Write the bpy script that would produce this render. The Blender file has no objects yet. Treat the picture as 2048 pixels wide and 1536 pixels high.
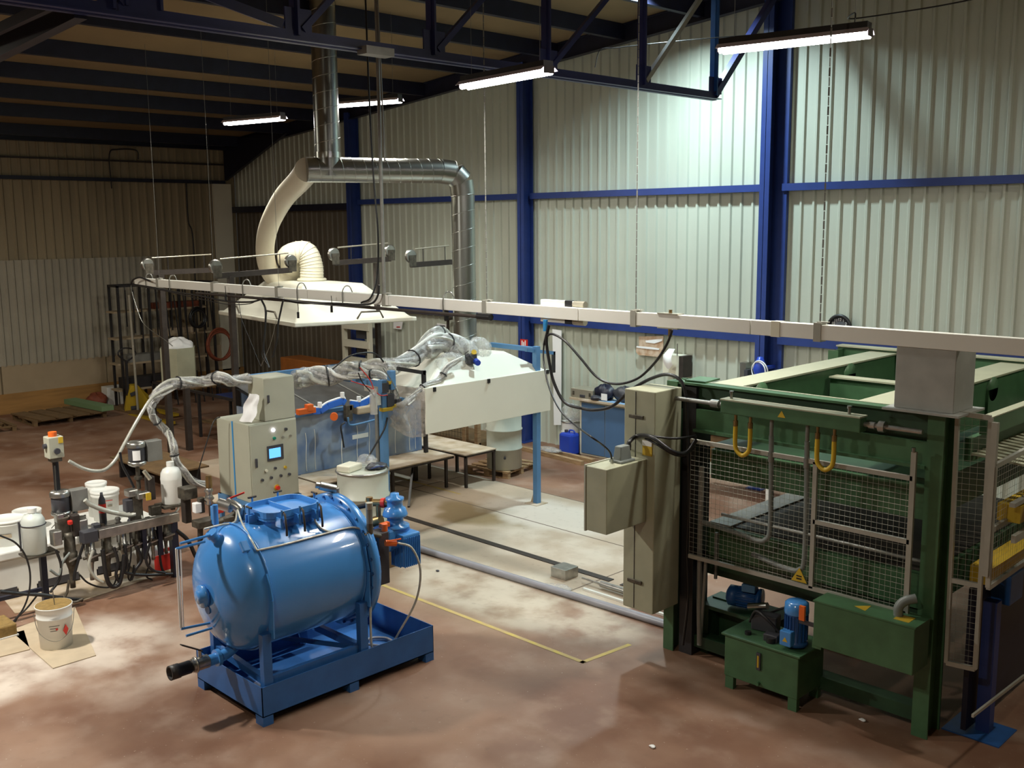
import bpy, math, random
from mathutils import Vector, Matrix
random.seed(7)
S = bpy.context.scene
COL = S.collection
PI = math.pi
# ---------------------------------------------------------------- camera
cd = bpy.data.cameras.new('camera'); cam = bpy.data.objects.new('camera', cd); COL.objects.link(cam)
cd.sensor_width = 36.0; cd.lens = 36.0*2045.0/2048.0; cd.clip_end = 200
RX, UP, BK = (0.706499, 0.707661, -0.008591), (-0.103393, 0.115217, 0.987945), (0.700120, -0.697094, 0.154568)   # camera axes in the room: right, up, backward
cam.matrix_world = Matrix.Translation((0, 0, 5.0)) @ Matrix([[RX[i], UP[i], BK[i]] for i in range(3)]).to_4x4()
S.camera = cam
# ---------------------------------------------------------------- world, exposure
W = bpy.data.worlds.new('world'); S.world = W; W.use_nodes = True
W.node_tree.nodes['Background'].inputs[0].default_value = (0.9, 0.85, 0.75, 1)
W.node_tree.nodes['Background'].inputs[1].default_value = 0.02
S.view_settings.view_transform = 'Standard'; S.view_settings.look = 'None'
S.view_settings.gamma = 1.0; S.view_settings.exposure = 0.42; S.view_settings.use_curve_mapping = False
TUBE_W = 105.0       # watts of each fluorescent fitting
BAY_W = 420.0       # watts of each high bay lamp
WARM = (1.0, 0.94, 0.78); COOL = (0.74, 0.95, 1.0); TUBE_C = (0.99, 0.97, 0.85)
def area(loc, sx, sy, watts, col, target=None, spread=PI):
    l = bpy.data.lights.new('lamp_light', 'AREA'); l.shape = 'RECTANGLE'; l.size = sx; l.size_y = sy
    l.energy = watts; l.color = col; l.spread = spread
    o = bpy.data.objects.new('lamp_light', l); COL.objects.link(o); o.location = loc
    if target is not None:
        o.rotation_euler = (Vector(target)-Vector(loc)).to_track_quat('-Z', 'Y').to_euler()
    return o
# unseen lamps under the roof; those behind camera and over pallets added as fill
UNSEEN_BAYS = [((-11.3, 14.6, 9.05), 330, COOL, 'flush under the roof near the columned wall'), ((-12.8, 2.3, 6.6), 430, (1.0,0.96,0.86), 'left of the dispensing line'),
             ((-0.5, 13.0, 8.9), 130, WARM, 'beyond the right side of the green press'), ((-3.0, -1.5, 8.8), 190, WARM, 'added behind the camera as fill light'), ((-22.5, 3.0, 7.9), 270, WARM, 'added as fill light over the pallets by the end wall')]
for loc, w, c, where in UNSEEN_BAYS:
    area((loc[0], loc[1], loc[2]-(0.06 if 'flush' in where else 0.36)), 0.4, 0.4, w, c, spread=2.6 if 'flush' in where else PI)
# ---------------------------------------------------------------- materials
MATS = {}
def mat(name, col, rough=0.5, metal=0.0, noise=0.0, scale=6.0, bump=0.0, emit=0.0, alpha=1.0, spec=0.5, col2=None, stretch=None, coat=0.0, detail=4.0):
    if name in MATS: return MATS[name]
    m = bpy.data.materials.new(name); m.use_nodes = True; nt = m.node_tree; b = nt.nodes['Principled BSDF']
    c = (*col, 1); b.inputs['Base Color'].default_value = c
    b.inputs['Roughness'].default_value = rough; b.inputs['Metallic'].default_value = metal
    b.inputs['Specular IOR Level'].default_value = spec
    if coat: b.inputs['Coat Weight'].default_value = coat
    if emit: b.inputs['Emission Color'].default_value = c; b.inputs['Emission Strength'].default_value = emit
    if alpha < 1: b.inputs['Alpha'].default_value = alpha
    if noise or bump:
        tc = nt.nodes.new('ShaderNodeTexCoord'); mp = nt.nodes.new('ShaderNodeMapping'); nt.links.new(tc.outputs['Object'], mp.inputs[0])
        if stretch: mp.inputs['Scale'].default_value = stretch
        n = nt.nodes.new('ShaderNodeTexNoise'); n.inputs['Scale'].default_value = scale; n.inputs['Detail'].default_value = detail
        nt.links.new(mp.outputs[0], n.inputs['Vector'])
        if noise:
            r = nt.nodes.new('ShaderNodeValToRGB'); nt.links.new(n.outputs[0], r.inputs[0])
            d = col2 if col2 else tuple(v*(1-noise) for v in col)
            r.color_ramp.elements[0].position = 0.35; r.color_ramp.elements[1].position = 0.68
            r.color_ramp.elements[0].color = (*d, 1); r.color_ramp.elements[1].color = c
            nt.links.new(r.outputs[0], b.inputs['Base Color'])
        if bump:
            bp = nt.nodes.new('ShaderNodeBump'); bp.inputs['Strength'].default_value = bump; bp.inputs['Distance'].default_value = 0.02
            nt.links.new(n.outputs[0], bp.inputs['Height']); nt.links.new(bp.outputs[0], b.inputs['Normal'])
    MATS[name] = m; return m
M = dict(
 clad=mat('cladding_pale', (0.55,0.58,0.49), 0.45, 0.1, 0.10, 1.2, stretch=(1,1,0.2)),
 clad_dark=mat('cladding_brown', (0.145,0.12,0.085), 0.6, 0.0, 0.25, 2.0, stretch=(2,2,0.3)),
 clad_left=mat('cladding_beige', (0.33,0.27,0.17), 0.6, 0.0, 0.2, 1.0, stretch=(2,2,0.3)),
 panel_grey=mat('panel_grey', (0.38,0.35,0.28), 0.6, 0, 0.12, 1.5),
 panel_beige=mat('panel_beige', (0.40,0.31,0.20), 0.7, 0, 0.1, 2),
 wood_orange=mat('wood_orange', (0.42,0.22,0.065), 0.6, 0, 0.3, 3, stretch=(1,0.3,4)),
 roof=mat('roof_lining', (0.23,0.16,0.08), 0.9, 0, 0.12, 1.0),
 steel_dark=mat('steel_dark_blue', (0.012,0.014,0.035), 0.45, 0.0, 0.3, 5),
 steel_blue=mat('steel_blue', (0.02,0.045,0.20), 0.42, 0.0, 0.12, 4),
 steel_truss=mat('truss_blue', (0.03,0.04,0.15), 0.4, 0.0, 0.2, 4),
 black=mat('black_rubber', (0.012,0.012,0.014), 0.38),
 blackm=mat('black_paint', (0.022,0.02,0.022), 0.5, 0, 0.3, 8),
 brownm=mat('brown_steel', (0.05,0.038,0.032), 0.55, 0.2, 0.3, 8),
 galv=mat('galvanised_steel', (0.40,0.41,0.39), 0.30, 1.0, 0.10, 2),
 galv_seam=mat('galvanised_seam', (0.60,0.61,0.58), 0.25, 1.0),
 stainless=mat('stainless_steel', (0.50,0.49,0.46), 0.32, 0.9, 0.25, 12),
 grime=mat('grimy_metal', (0.16,0.14,0.11), 0.5, 0.6, 0.5, 14),
 brass=mat('brass_fitting', (0.40,0.27,0.12), 0.35, 0.9, 0.3, 9),
 white=mat('white_grp', (0.86,0.85,0.80), 0.35, 0, 0.03, 2, coat=0.2),
 cream=mat('cream_grp', (0.72,0.69,0.56), 0.4, 0, 0.04, 2),
 cream_hose=mat('cream_hose', (0.80,0.75,0.60), 0.45, 0, 0.03, 2),
 duct_white=mat('white_trunking', (0.84,0.83,0.77), 0.45, 0, 0.04, 2),
 cabinet=mat('cabinet_grey', (0.44,0.44,0.35), 0.45, 0, 0.06, 3),
 cabinet2=mat('cabinet_grey_dirty', (0.42,0.42,0.30), 0.45, 0, 0.12, 4),
 bluepaint=mat('tank_blue', (0.065,0.27,0.68), 0.25, 0.0, 0.06, 3, coat=0.5),
 panblue=mat('pan_blue', (0.03,0.135,0.40), 0.45, 0.0, 0.2, 4),
 pale_blue=mat('pale_blue_paint', (0.10,0.25,0.48), 0.5, 0, 0.15, 3),
 station_blue=mat('station_blue', (0.34,0.40,0.46), 0.4, 0, 0.35, 1.6, col2=(0.075,0.15,0.33), detail=3.0),
 cyan=mat('cyan_stripe', (0.03,0.27,0.62), 0.5),
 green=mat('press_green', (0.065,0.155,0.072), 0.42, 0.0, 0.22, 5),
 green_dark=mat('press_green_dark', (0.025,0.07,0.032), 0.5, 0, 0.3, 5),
 green_top=mat('press_top_pale', (0.42,0.43,0.31), 0.5, 0, 0.08, 4),  # paler than the press green, for top faces and slats
 rail_grey=mat('guard_rail_grey', (0.42,0.41,0.36), 0.4, 0.2, 0.1, 8),
 mesh=mat('mesh_wire', (0.50,0.49,0.42), 0.4, 0.4),
 yellow=mat('yellow_hose', (0.60,0.40,0.03), 0.4),
 yellow_dark=mat('yellow_paint', (0.50,0.33,0.02), 0.5, 0, 0.1, 4),
 grey_hose=mat('grey_hose', (0.20,0.22,0.21), 0.45),
 grey_box=mat('grey_box', (0.27,0.27,0.25), 0.4, 0.3, 0.2, 5),
 motor_blue=mat('motor_blue', (0.02,0.10,0.33), 0.4, 0, 0.2, 6),
 drum=mat('drum_grey', (0.52,0.54,0.46), 0.4, 0, 0.08, 3),
 drum_white=mat('plastic_white', (0.80,0.80,0.76), 0.4, 0, 0.06, 4),
 milky=mat('milky_plastic', (0.62,0.66,0.62), 0.35, 0, 0.12, 4),
 wood=mat('pallet_wood', (0.45,0.29,0.15), 0.75, 0, 0.35, 6, stretch=(1,1,6)),
 wood_dark=mat('old_pallet_wood', (0.19,0.115,0.05), 0.8, 0, 0.3, 6),
 board=mat('pale_board', (0.62,0.53,0.43), 0.7, 0, 0.18, 3, col2=(0.40,0.30,0.19)),
 card=mat('cardboard', (0.50,0.40,0.28), 0.85, 0, 0.12, 5),
 card_dark=mat('cardboard_brown', (0.42,0.25,0.14), 0.85, 0, 0.25, 7, col2=(0.62,0.50,0.38)),
 paper=mat('paper', (0.86,0.86,0.86), 0.8),
 pvc=mat('pvc_pipe', (0.30,0.30,0.34), 0.35, 0, 0.08, 6),
 red=mat('red_plastic', (0.62,0.03,0.02), 0.4), orange=mat('orange_plastic', (0.75,0.14,0.02), 0.4),
 blueplastic=mat('blue_plastic', (0.02,0.06,0.45), 0.35), teal=mat('teal_plastic', (0.0,0.22,0.14), 0.4),
 clearhose=mat('clear_hose', (0.52,0.52,0.46), 0.22, 0, 0.2, 20, spec=0.8),
 wrap=mat('wrapped_film', (0.60,0.60,0.58), 0.16, 0, 0.7, 22, bump=1.0, spec=1.0, col2=(0.16,0.16,0.18), stretch=(1,1,1)),
 bench_blue=mat('bench_blue', (0.075,0.155,0.30), 0.5, 0, 0.08, 3), grey_post=mat('grey_post', (0.44,0.45,0.43), 0.4, 0.2, 0.15, 5), clampblue=mat('clamp_blue', (0.03,0.15,0.62), 0.35), warm_white=mat('cover_white', (0.74,0.73,0.63), 0.4, 0, 0.03, 2),
 green_board=mat('green_board', (0.16,0.26,0.13), 0.6), darkred=mat('rust_red', (0.22,0.05,0.02), 0.7, 0, 0.3, 8),
 orange_bin=mat('orange_bin', (0.45,0.15,0.03), 0.6, 0, 0.2, 4), paste=mat('ochre_paste', (0.30,0.19,0.06), 0.45, 0, 0.3, 20, bump=0.5),
 tray=mat('tray_dark', (0.10,0.10,0.10), 0.35, 0.2, 0.3, 5), slate=mat('slate', (0.05,0.05,0.06), 0.4),
 paint_yellow=mat('floor_yellow', (0.55,0.43,0.10), 0.7, 0, 0.5, 5, col2=(0.45,0.33,0.16)),
 joint=mat('floor_joint', (0.17,0.13,0.10), 0.9), skyblue=mat('blue_cloth', (0.25,0.42,0.66), 0.8, 0, 0.2, 8),
 screen=mat('screen_lit', (0.10,0.36,0.95), 0.3, emit=1.2), lampdot=mat('pilot_lamp', (0.85,0.80,1.0), 0.3, emit=6.0),
 tube=mat('lamp_tube', (1.0,0.93,0.90), 0.4, emit=22.0), reflector=mat('lamp_reflector', (0.80,0.74,0.86), 0.3),
 glass=mat('clear_glass', (0.5,0.5,0.48), 0.1, alpha=0.5), silver=mat('silver_case', (0.45,0.42,0.34), 0.35, 0.6),
)
def film_mat(lo, hi, colr, nm='clear_film'):
    m = bpy.data.materials.new(nm); m.use_nodes = True; nt = m.node_tree; b = nt.nodes['Principled BSDF']
    b.inputs['Base Color'].default_value = (*colr,1); b.inputs['Roughness'].default_value = 0.10; b.inputs['Specular IOR Level'].default_value = 1.0
    tc = nt.nodes.new('ShaderNodeTexCoord'); n = nt.nodes.new('ShaderNodeTexNoise'); n.inputs['Scale'].default_value = 9; n.inputs['Detail'].default_value = 6
    nt.links.new(tc.outputs['Object'], n.inputs['Vector'])
    r = nt.nodes.new('ShaderNodeMapRange'); r.inputs[1].default_value = 0.3; r.inputs[2].default_value = 0.75; r.inputs[3].default_value = lo; r.inputs[4].default_value = hi
    nt.links.new(n.outputs[0], r.inputs[0]); nt.links.new(r.outputs[0], b.inputs['Alpha'])
    bp = nt.nodes.new('ShaderNodeBump'); bp.inputs['Strength'].default_value = 1.0; bp.inputs['Distance'].default_value = 0.05
    nt.links.new(n.outputs[0], bp.inputs['Height']); nt.links.new(bp.outputs[0], b.inputs['Normal'])
    return m
M['film'] = film_mat(0.10, 0.55, (0.70,0.69,0.68)); M['film_dense'] = film_mat(0.35, 0.85, (0.50,0.46,0.42), 'clear_film_dense')
def floor_mat():
    m = bpy.data.materials.new('concrete_floor'); m.use_nodes = True; nt = m.node_tree; b = nt.nodes['Principled BSDF']; L = nt.links
    g = nt.nodes.new('ShaderNodeNewGeometry'); sep = nt.nodes.new('ShaderNodeSeparateXYZ'); L.new(g.outputs['Position'], sep.inputs[0])
    def noise(s, d=5, vec=None, dist=0):
        n = nt.nodes.new('ShaderNodeTexNoise'); n.inputs['Scale'].default_value = s; n.inputs['Detail'].default_value = d; n.inputs['Distortion'].default_value = dist
        L.new(vec or g.outputs['Position'], n.inputs['Vector']); return n.outputs[0]
    def mth(op, a, c=None):
        n = nt.nodes.new('ShaderNodeMath'); n.operation = op
        for i, v in enumerate((a, c)):
            if v is None: continue
            if isinstance(v, (int, float)): n.inputs[i].default_value = v
            else: L.new(v, n.inputs[i])
        return n.outputs[0]
    def sm(v, a, c):      # smoothstep a..c
        n = nt.nodes.new('ShaderNodeMapRange'); n.interpolation_type = 'SMOOTHSTEP'; L.new(v, n.inputs[0]); n.inputs[1].default_value = a; n.inputs[2].default_value = c; return n.outputs[0]
    def mix(f, c1, c2):
        n = nt.nodes.new('ShaderNodeMix'); n.data_type = 'RGBA'; L.new(f, n.inputs[0])
        for i, v in ((6, c1), (7, c2)):
            if isinstance(v, tuple): n.inputs[i].default_value = (*v, 1)
            else: L.new(v, n.inputs[i])
        return n.outputs[2]
    x, y = sep.outputs[0], sep.outputs[1]
    nlow, nmid, nhi = noise(0.55, 4), noise(1.7, 6), noise(9, 6)
    wob = mth('MULTIPLY', mth('SUBTRACT', noise(0.9, 3), 0.5), 1.2)
    yw, xw = mth('ADD', y, wob), mth('ADD', x, wob)
    base = mix(sm(nlow, 0.35, 0.65), (0.155, 0.068, 0.036), (0.275, 0.160, 0.104))
    base = mix(mth('MULTIPLY', sm(nmid, 0.45, 0.75), 0.5), base, (0.36, 0.26, 0.20))
    def box(x0, x1, y0, y1, s=0.15, xx=None, yy=None):
        xx = xx or x; yy = yy or y
        return mth('MULTIPLY', mth('MULTIPLY', sm(xx, x0-s, x0+s), sm(mth('MULTIPLY', xx, -1), -x1-s, -x1+s)), mth('MULTIPLY', sm(yy, y0-s, y0+s), sm(mth('MULTIPLY', yy, -1), -y1-s, -y1+s)))
    def blob(cx, cy, rx, ry, soft=0.5):
        dx = mth('DIVIDE', mth('SUBTRACT', xw, cx), rx); dy = mth('DIVIDE', mth('SUBTRACT', yw, cy), ry)
        r2 = mth('ADD', mth('MULTIPLY', dx, dx), mth('MULTIPLY', dy, dy))
        return sm(mth('MULTIPLY', r2, -1), -1.0-soft, -1.0+soft)
    c = mix(mth('MULTIPLY', box(-20, -8.0, 9.95, 13.6, 0.03), 0.85), base, (0.47, 0.385, 0.29))      # pale worn slabs by the spraying stand
    c = mix(mth('MULTIPLY', box(-13.3, -8.6, 8.3, 9.9, 0.5), 0.45), c, (0.46, 0.39, 0.28))
    c = mix(mth('MULTIPLY', mth('MULTIPLY', blob(-9.6, 9.4, 2.2, 0.8), sm(nmid, 0.3, 0.6)), 0.7), c, (0.62, 0.56, 0.46))
    c = mix(mth('MULTIPLY', blob(-12.75, 11.75, 1.15, 0.5), 0.8), c, (0.20, 0.135, 0.05))             # ochre spill
    c = mix(mth('MULTIPLY', blob(-11.7, 12.6, 1.5, 0.75), 0.55), c, (0.72, 0.68, 0.62))              # white dust at the post foot
    c = mix(mth('MULTIPLY', mth('MULTIPLY', blob(-10.4, 11.4, 1.6, 0.8), sm(nmid, 0.3, 0.7)), 0.6), c, (0.68, 0.62, 0.53))
    c = mix(mth('MULTIPLY', mth('MULTIPLY', blob(-12.1, 3.7, 0.95, 1.9, 0.5), sm(nmid, 0.20, 0.60)), 0.8), c, (0.66, 0.58, 0.50))   # pale dust around the bucket
    c = mix(mth('MULTIPLY', mth('MULTIPLY', blob(-11.0, 5.0, 0.6, 1.3, 0.8), sm(nmid, 0.25, 0.62)), 0.45), c, (0.50, 0.42, 0.35))
    c = mix(mth('MULTIPLY', sm(nhi, 0.55, 0.8), 0.25), c, (0.13, 0.08, 0.05))
    c = mix(mth('MULTIPLY', sm(noise(26, 2), 0.70, 0.76), 0.35), c, (0.6, 0.54, 0.45))
    L.new(c, b.inputs['Base Color'])
    rr = nt.nodes.new('ShaderNodeMapRange'); L.new(nmid, rr.inputs[0]); rr.inputs[3].default_value = 0.42; rr.inputs[4].default_value = 0.75
    L.new(rr.outputs[0], b.inputs['Roughness'])
    bp = nt.nodes.new('ShaderNodeBump'); bp.inputs['Strength'].default_value = 0.15; bp.inputs['Distance'].default_value = 0.01
    L.new(nhi, bp.inputs['Height']); L.new(bp.outputs[0], b.inputs['Normal'])
    return m
M['floor'] = floor_mat()
# ---------------------------------------------------------------- mesh building
def V(p): return Vector(p)
def frame(d):
    d = V(d).normalized(); a = V((0,0,1)) if abs(d.z) < 0.95 else V((1,0,0))
    u = d.cross(a).normalized(); return u, d.cross(u).normalized()
def catmull(pts, k=6):
    P = [V(p) for p in pts]
    if len(P) < 3: return P
    out = []
    for i in range(len(P)-1):
        p0 = P[i-1] if i else P[0]*2-P[1]; p1 = P[i]; p2 = P[i+1]; p3 = P[i+2] if i+2 < len(P) else P[-1]*2-P[-2]
        for j in range(k):
            t = j/k; t2 = t*t; t3 = t2*t
            out.append(0.5*((2*p1)+(p2-p0)*t+(2*p0-5*p1+4*p2-p3)*t2+(3*p1-p0-3*p2+p3)*t3))
    return out+[P[-1]]
class MB:
    def __init__(s): s.v = []; s.f = []; s.sm = []
    def add(s, vs, fs, smooth=False):
        o = len(s.v); s.v += [tuple(p) for p in vs]
        for f in fs: s.f.append([i+o for i in f]); s.sm.append(smooth)
        return s
    def box(s, x0, x1, y0, y1, z0, z1):
        vs = [(x,y,z) for z in (z0,z1) for y in (y0,y1) for x in (x0,x1)]
        return s.add(vs, [(0,2,3,1),(4,5,7,6),(0,1,5,4),(2,6,7,3),(0,4,6,2),(1,3,7,5)])
    def obox(s, c, size, rz=0.0, rx=0.0, ry=0.0):
        R = Matrix.Rotation(rz,3,'Z')@Matrix.Rotation(ry,3,'Y')@Matrix.Rotation(rx,3,'X'); h = V(size)/2
        vs = [V(c)+R@V((x*h.x,y*h.y,z*h.z)) for z in (-1,1) for y in (-1,1) for x in (-1,1)]
        return s.add(vs, [(0,2,3,1),(4,5,7,6),(0,1,5,4),(2,6,7,3),(0,4,6,2),(1,3,7,5)])
    def beam(s, p0, p1, w, h, up=(0,0,1)):      # rectangular bar from p0 to p1
        p0, p1 = V(p0), V(p1); d = (p1-p0).normalized(); up = V(up)
        if abs(d.dot(up)) > 0.98: up = V((1,0,0))
        sd = d.cross(up).normalized(); u = sd.cross(d).normalized()
        vs = [q+sd*(a*w/2)+u*(b*h/2) for q in (p0,p1) for b in (-1,1) for a in (-1,1)]
        return s.add(vs, [(0,1,3,2),(4,6,7,5),(0,4,5,1),(2,3,7,6),(0,2,6,4),(1,5,7,3)])
    def ibeam(s, p0, p1, w, h, up=(0,0,1), t=0.014):
        p0, p1 = V(p0), V(p1); d = (p1-p0).normalized(); up = V(up); sd = d.cross(up).normalized(); u = sd.cross(d).normalized()
        s.beam(p0+u*(h/2-t/2), p1+u*(h/2-t/2), w, t, u); s.beam(p0-u*(h/2-t/2), p1-u*(h/2-t/2), w, t, u)
        return s.beam(p0, p1, t*0.8, h-2*t, u)
    def cyl(s, p0, p1, r0, r1=None, n=16, cap=True):
        r1 = r0 if r1 is None else r1; p0, p1 = V(p0), V(p1); u, w = frame(p1-p0); vs = []
        for p, r in ((p0,r0),(p1,r1)):
            for i in range(n):
                a = 2*PI*i/n; vs.append(p+u*(r*math.cos(a))+w*(r*math.sin(a)))
        s.add(vs, [(i,(i+1)%n,n+(i+1)%n,n+i) for i in range(n)], True)
        if cap: s.add(vs, [tuple(range(n-1,-1,-1)), tuple(range(n,2*n))])
        return s
    def tube(s, pts, r, n=8, k=6, smooth=True, rv=None):
        P = catmull(pts, k) if smooth else [V(p) for p in pts]
        m = len(P); vs = []; u = None
        for i, p in enumerate(P):
            d = (P[min(i+1,m-1)]-P[max(i-1,0)])
            if d.length < 1e-9: d = V((0,0,1))
            d.normalize()
            if u is None: u, w = frame(d)
            else:
                u = (u-d*u.dot(d))
                if u.length < 1e-6: u, w = frame(d)
                u.normalize(); w = d.cross(u)
            rr = r if rv is None else r*rv(i/(m-1))
            for j in range(n):
                a = 2*PI*j/n; vs.append(p+u*(rr*math.cos(a))+w*(rr*math.sin(a)))
        s.add(vs, [(i*n+j,i*n+(j+1)%n,(i+1)*n+(j+1)%n,(i+1)*n+j) for i in range(m-1) for j in range(n)], True)
        return s.add([vs[j] for j in range(n)]+[vs[(m-1)*n+j] for j in range(n)], [tuple(range(n-1,-1,-1)), tuple(range(n,2*n))])
    def lathe(s, c, prof, ax=(0,0,1), n=28, smooth=True, sx=1.0, sy=1.0):
        ax = V(ax).normalized(); u, w = frame(ax); vs = []; m = len(prof)
        for r, h in prof:
            for j in range(n):
                a = 2*PI*j/n; vs.append(V(c)+ax*h+u*(r*sx*math.cos(a))+w*(r*sy*math.sin(a)))
        s.add(vs, [(i*n+j,i*n+(j+1)%n,(i+1)*n+(j+1)%n,(i+1)*n+j) for i in range(m-1) for j in range(n)], smooth)
        for k, idx in ((0, range(n-1,-1,-1)), (m-1, range(n))):
            if prof[k][0] > 1e-4: s.add([vs[k*n+j] for j in range(n)], [tuple(idx)])
        return s
    def ring(s, c, R, r, ax=(0,0,1), n=32, m=8, a0=0, a1=2*PI, su=1, sw=1):
        u, w = frame(ax); pts = [V(c)+u*(R*su*math.cos(a0+(a1-a0)*i/n))+w*(R*sw*math.sin(a0+(a1-a0)*i/n)) for i in range(n+1)]
        return s.tube(pts, r, m, smooth=False)
    def poly(s, pts, t=None):          # thin sheet with thickness t along its normal
        P = [V(p) for p in pts]; n = len(P)
        if not t: return s.add(P, [tuple(range(n))])
        nr = V((0,0,0))
        for i in range(n): nr += (P[i]-P[0]).cross(P[(i+1)%n]-P[0])
        nr = nr.normalized()*t
        s.add([p-nr/2 for p in P]+[p+nr/2 for p in P], [tuple(range(n-1,-1,-1)), tuple(range(n,2*n))]+[(i,(i+1)%n,n+(i+1)%n,n+i) for i in range(n)])
        return s
    def grid(s, fn, nu, nv, smooth=True):
        vs = [fn(i/nu, j/nv) for i in range(nu+1) for j in range(nv+1)]
        return s.add(vs, [(i*(nv+1)+j,(i+1)*(nv+1)+j,(i+1)*(nv+1)+j+1,i*(nv+1)+j+1) for i in range(nu) for j in range(nv)], smooth)
def link(name, mb, m, parent=None, loc=None, bevel=0.0, label=None):
    if parent is not None: loc = parent.matrix_world.translation if False else V(parent['_o'])
    loc = V(loc) if loc is not None else V((0,0,0))
    me = bpy.data.meshes.new(name); me.from_pydata([(a-loc.x,b-loc.y,c-loc.z) for a,b,c in mb.v], [], mb.f); me.validate()
    for p, q in zip(me.polygons, mb.sm): p.use_smooth = q
    me.materials.append(M[m] if isinstance(m, str) else m)
    o = bpy.data.objects.new(name, me); COL.objects.link(o); o['_o'] = tuple(loc)
    if parent is not None: o.parent = parent
    else: o.location = loc
    if bevel:
        b = o.modifiers.new('bevel', 'BEVEL'); b.width = bevel; b.segments = 2; b.limit_method = 'ANGLE'; b.angle_limit = 0.7; b.use_clamp_overlap = True
    if label: o['label'] = label
    return o
def thing(name, label, cat, loc=(0,0,0), group=None):
    o = bpy.data.objects.new(name, None); COL.objects.link(o); o.empty_display_size = 0.1; o.location = loc; o['_o'] = tuple(loc)
    o['label'] = label; o['category'] = cat
    if group: o['group'] = group
    return o
def solo(name, mb, m, label, cat, loc=(0,0,0), group=None, bevel=0.0):
    o = link(name, mb, m, None, loc, bevel); o['label'] = label; o['category'] = cat
    if group: o['group'] = group
    return o
def struct(name, mb, m, parent=None, bevel=0.0, loc=None):
    o = link(name, mb, m, parent, loc, bevel)
    if parent is None: o['kind'] = 'structure'
    return o
def copy_tree(o, parent=None):
    c = o.copy(); COL.objects.link(c)
    if parent is not None: c.parent = parent
    for ch in list(o.children): copy_tree(ch, c)
    return c
def dup(o, loc, rz=0.0, label=None, group=None):
    c = copy_tree(o); c.location = loc; c.rotation_euler = (0,0,rz)
    if label: c['label'] = label
    if group: c['group'] = group
    return c
def text(name, body, size, m, parent, loc, normal='-Y', extrude=0.001):
    cu = bpy.data.curves.new(name, 'FONT'); cu.body = body; cu.size = size; cu.extrude = extrude; cu.align_x = 'CENTER'; cu.align_y = 'CENTER'
    o = bpy.data.objects.new(name, cu); COL.objects.link(o); cu.materials.append(M[m])
    rot = {'-Y': (PI/2,0,0), '+X': (PI/2,0,PI/2)}[normal]
    o.rotation_euler = rot
    bpy.context.view_layer.update(); me = bpy.data.meshes.new_from_object(o); bpy.data.objects.remove(o)
    o = bpy.data.objects.new(name, me); COL.objects.link(o); o.rotation_euler = rot
    if parent is not None: o.parent = parent; o.location = V(loc)-V(parent['_o'])
    else: o.location = loc
    return o
# ================================================================ the hall
X0, X1, Y0, Y1 = -29.2, 6.0, -7.0, 16.9
def roof_z(x): return 7.6+0.085*(x-X0) if x < -3 else 7.6+0.085*(-3-X0)-0.085*(x+3)
floor = struct('floor', MB().box(X0, X1, Y0, Y1+0.2, -0.2, 0.0), 'floor')
def fpart(name, mb, m): return link(name, mb, m, floor)
for y0, x0, x1 in ((12.1, -17, -8.2), (13.6, -17, -9.0)):
    fpart('floor_joint', MB().box(x0, x1, y0-0.012, y0+0.012, -0.01, 0.002), 'joint')
for x0, y0, y1 in ((-14.9, 9.95, 13.6), (-9.0, 9.95, 13.6)):
    fpart('floor_joint', MB().box(x0-0.01, x0+0.01, y0, y1, -0.01, 0.002), 'joint')
fpart('painted_line', MB().poly([(-12.6,8.37,0.003),(-7.32,8.40,0.003),(-7.32,8.46,0.003),(-12.6,8.43,0.003)]), 'paint_yellow')
fpart('painted_line', MB().poly([(-7.38,8.40,0.003),(-7.32,8.40,0.003),(-7.24,9.2,0.003),(-7.30,9.2,0.003)]), 'paint_yellow')
fpart('painted_line', MB().poly([(-17.0,12.42,0.003),(-13.9,12.42,0.003),(-13.9,12.48,0.003),(-17.0,12.48,0.003)]), 'paint_yellow')
ceil_mb = MB()
for a, b in ((X0, -3), (-3, X1)):
    ceil_mb.add([(a,Y0,roof_z(a)),(b,Y0,roof_z(b)),(b,Y1+0.2,roof_z(b)),(a,Y1+0.2,roof_z(a)),(a,Y0,roof_z(a)+0.2),(b,Y0,roof_z(b)+0.2),(b,Y1+0.2,roof_z(b)+0.2),(a,Y1+0.2,roof_z(a)+0.2)],
        [(0,1,2,3),(7,6,5,4),(0,4,5,1),(3,2,6,7),(0,3,7,4),(1,5,6,2)])
ceiling = struct('ceiling', ceil_mb, 'roof')
for x in (-28.25,-25.7,-23.65,-21.7,-19.7,-17.35,-15.3,-13.5,-11.6,-9.6,-7.4,-5.2,-3.0,-0.8,1.4,3.6):
    z = roof_z(x); link('purlin', MB().box(x-0.035, x+0.035, Y0, Y1, z-0.30, z-0.001).box(x-0.09, x-0.03, Y0, Y1, z-0.30, z-0.285), 'steel_dark', ceiling)
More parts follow.
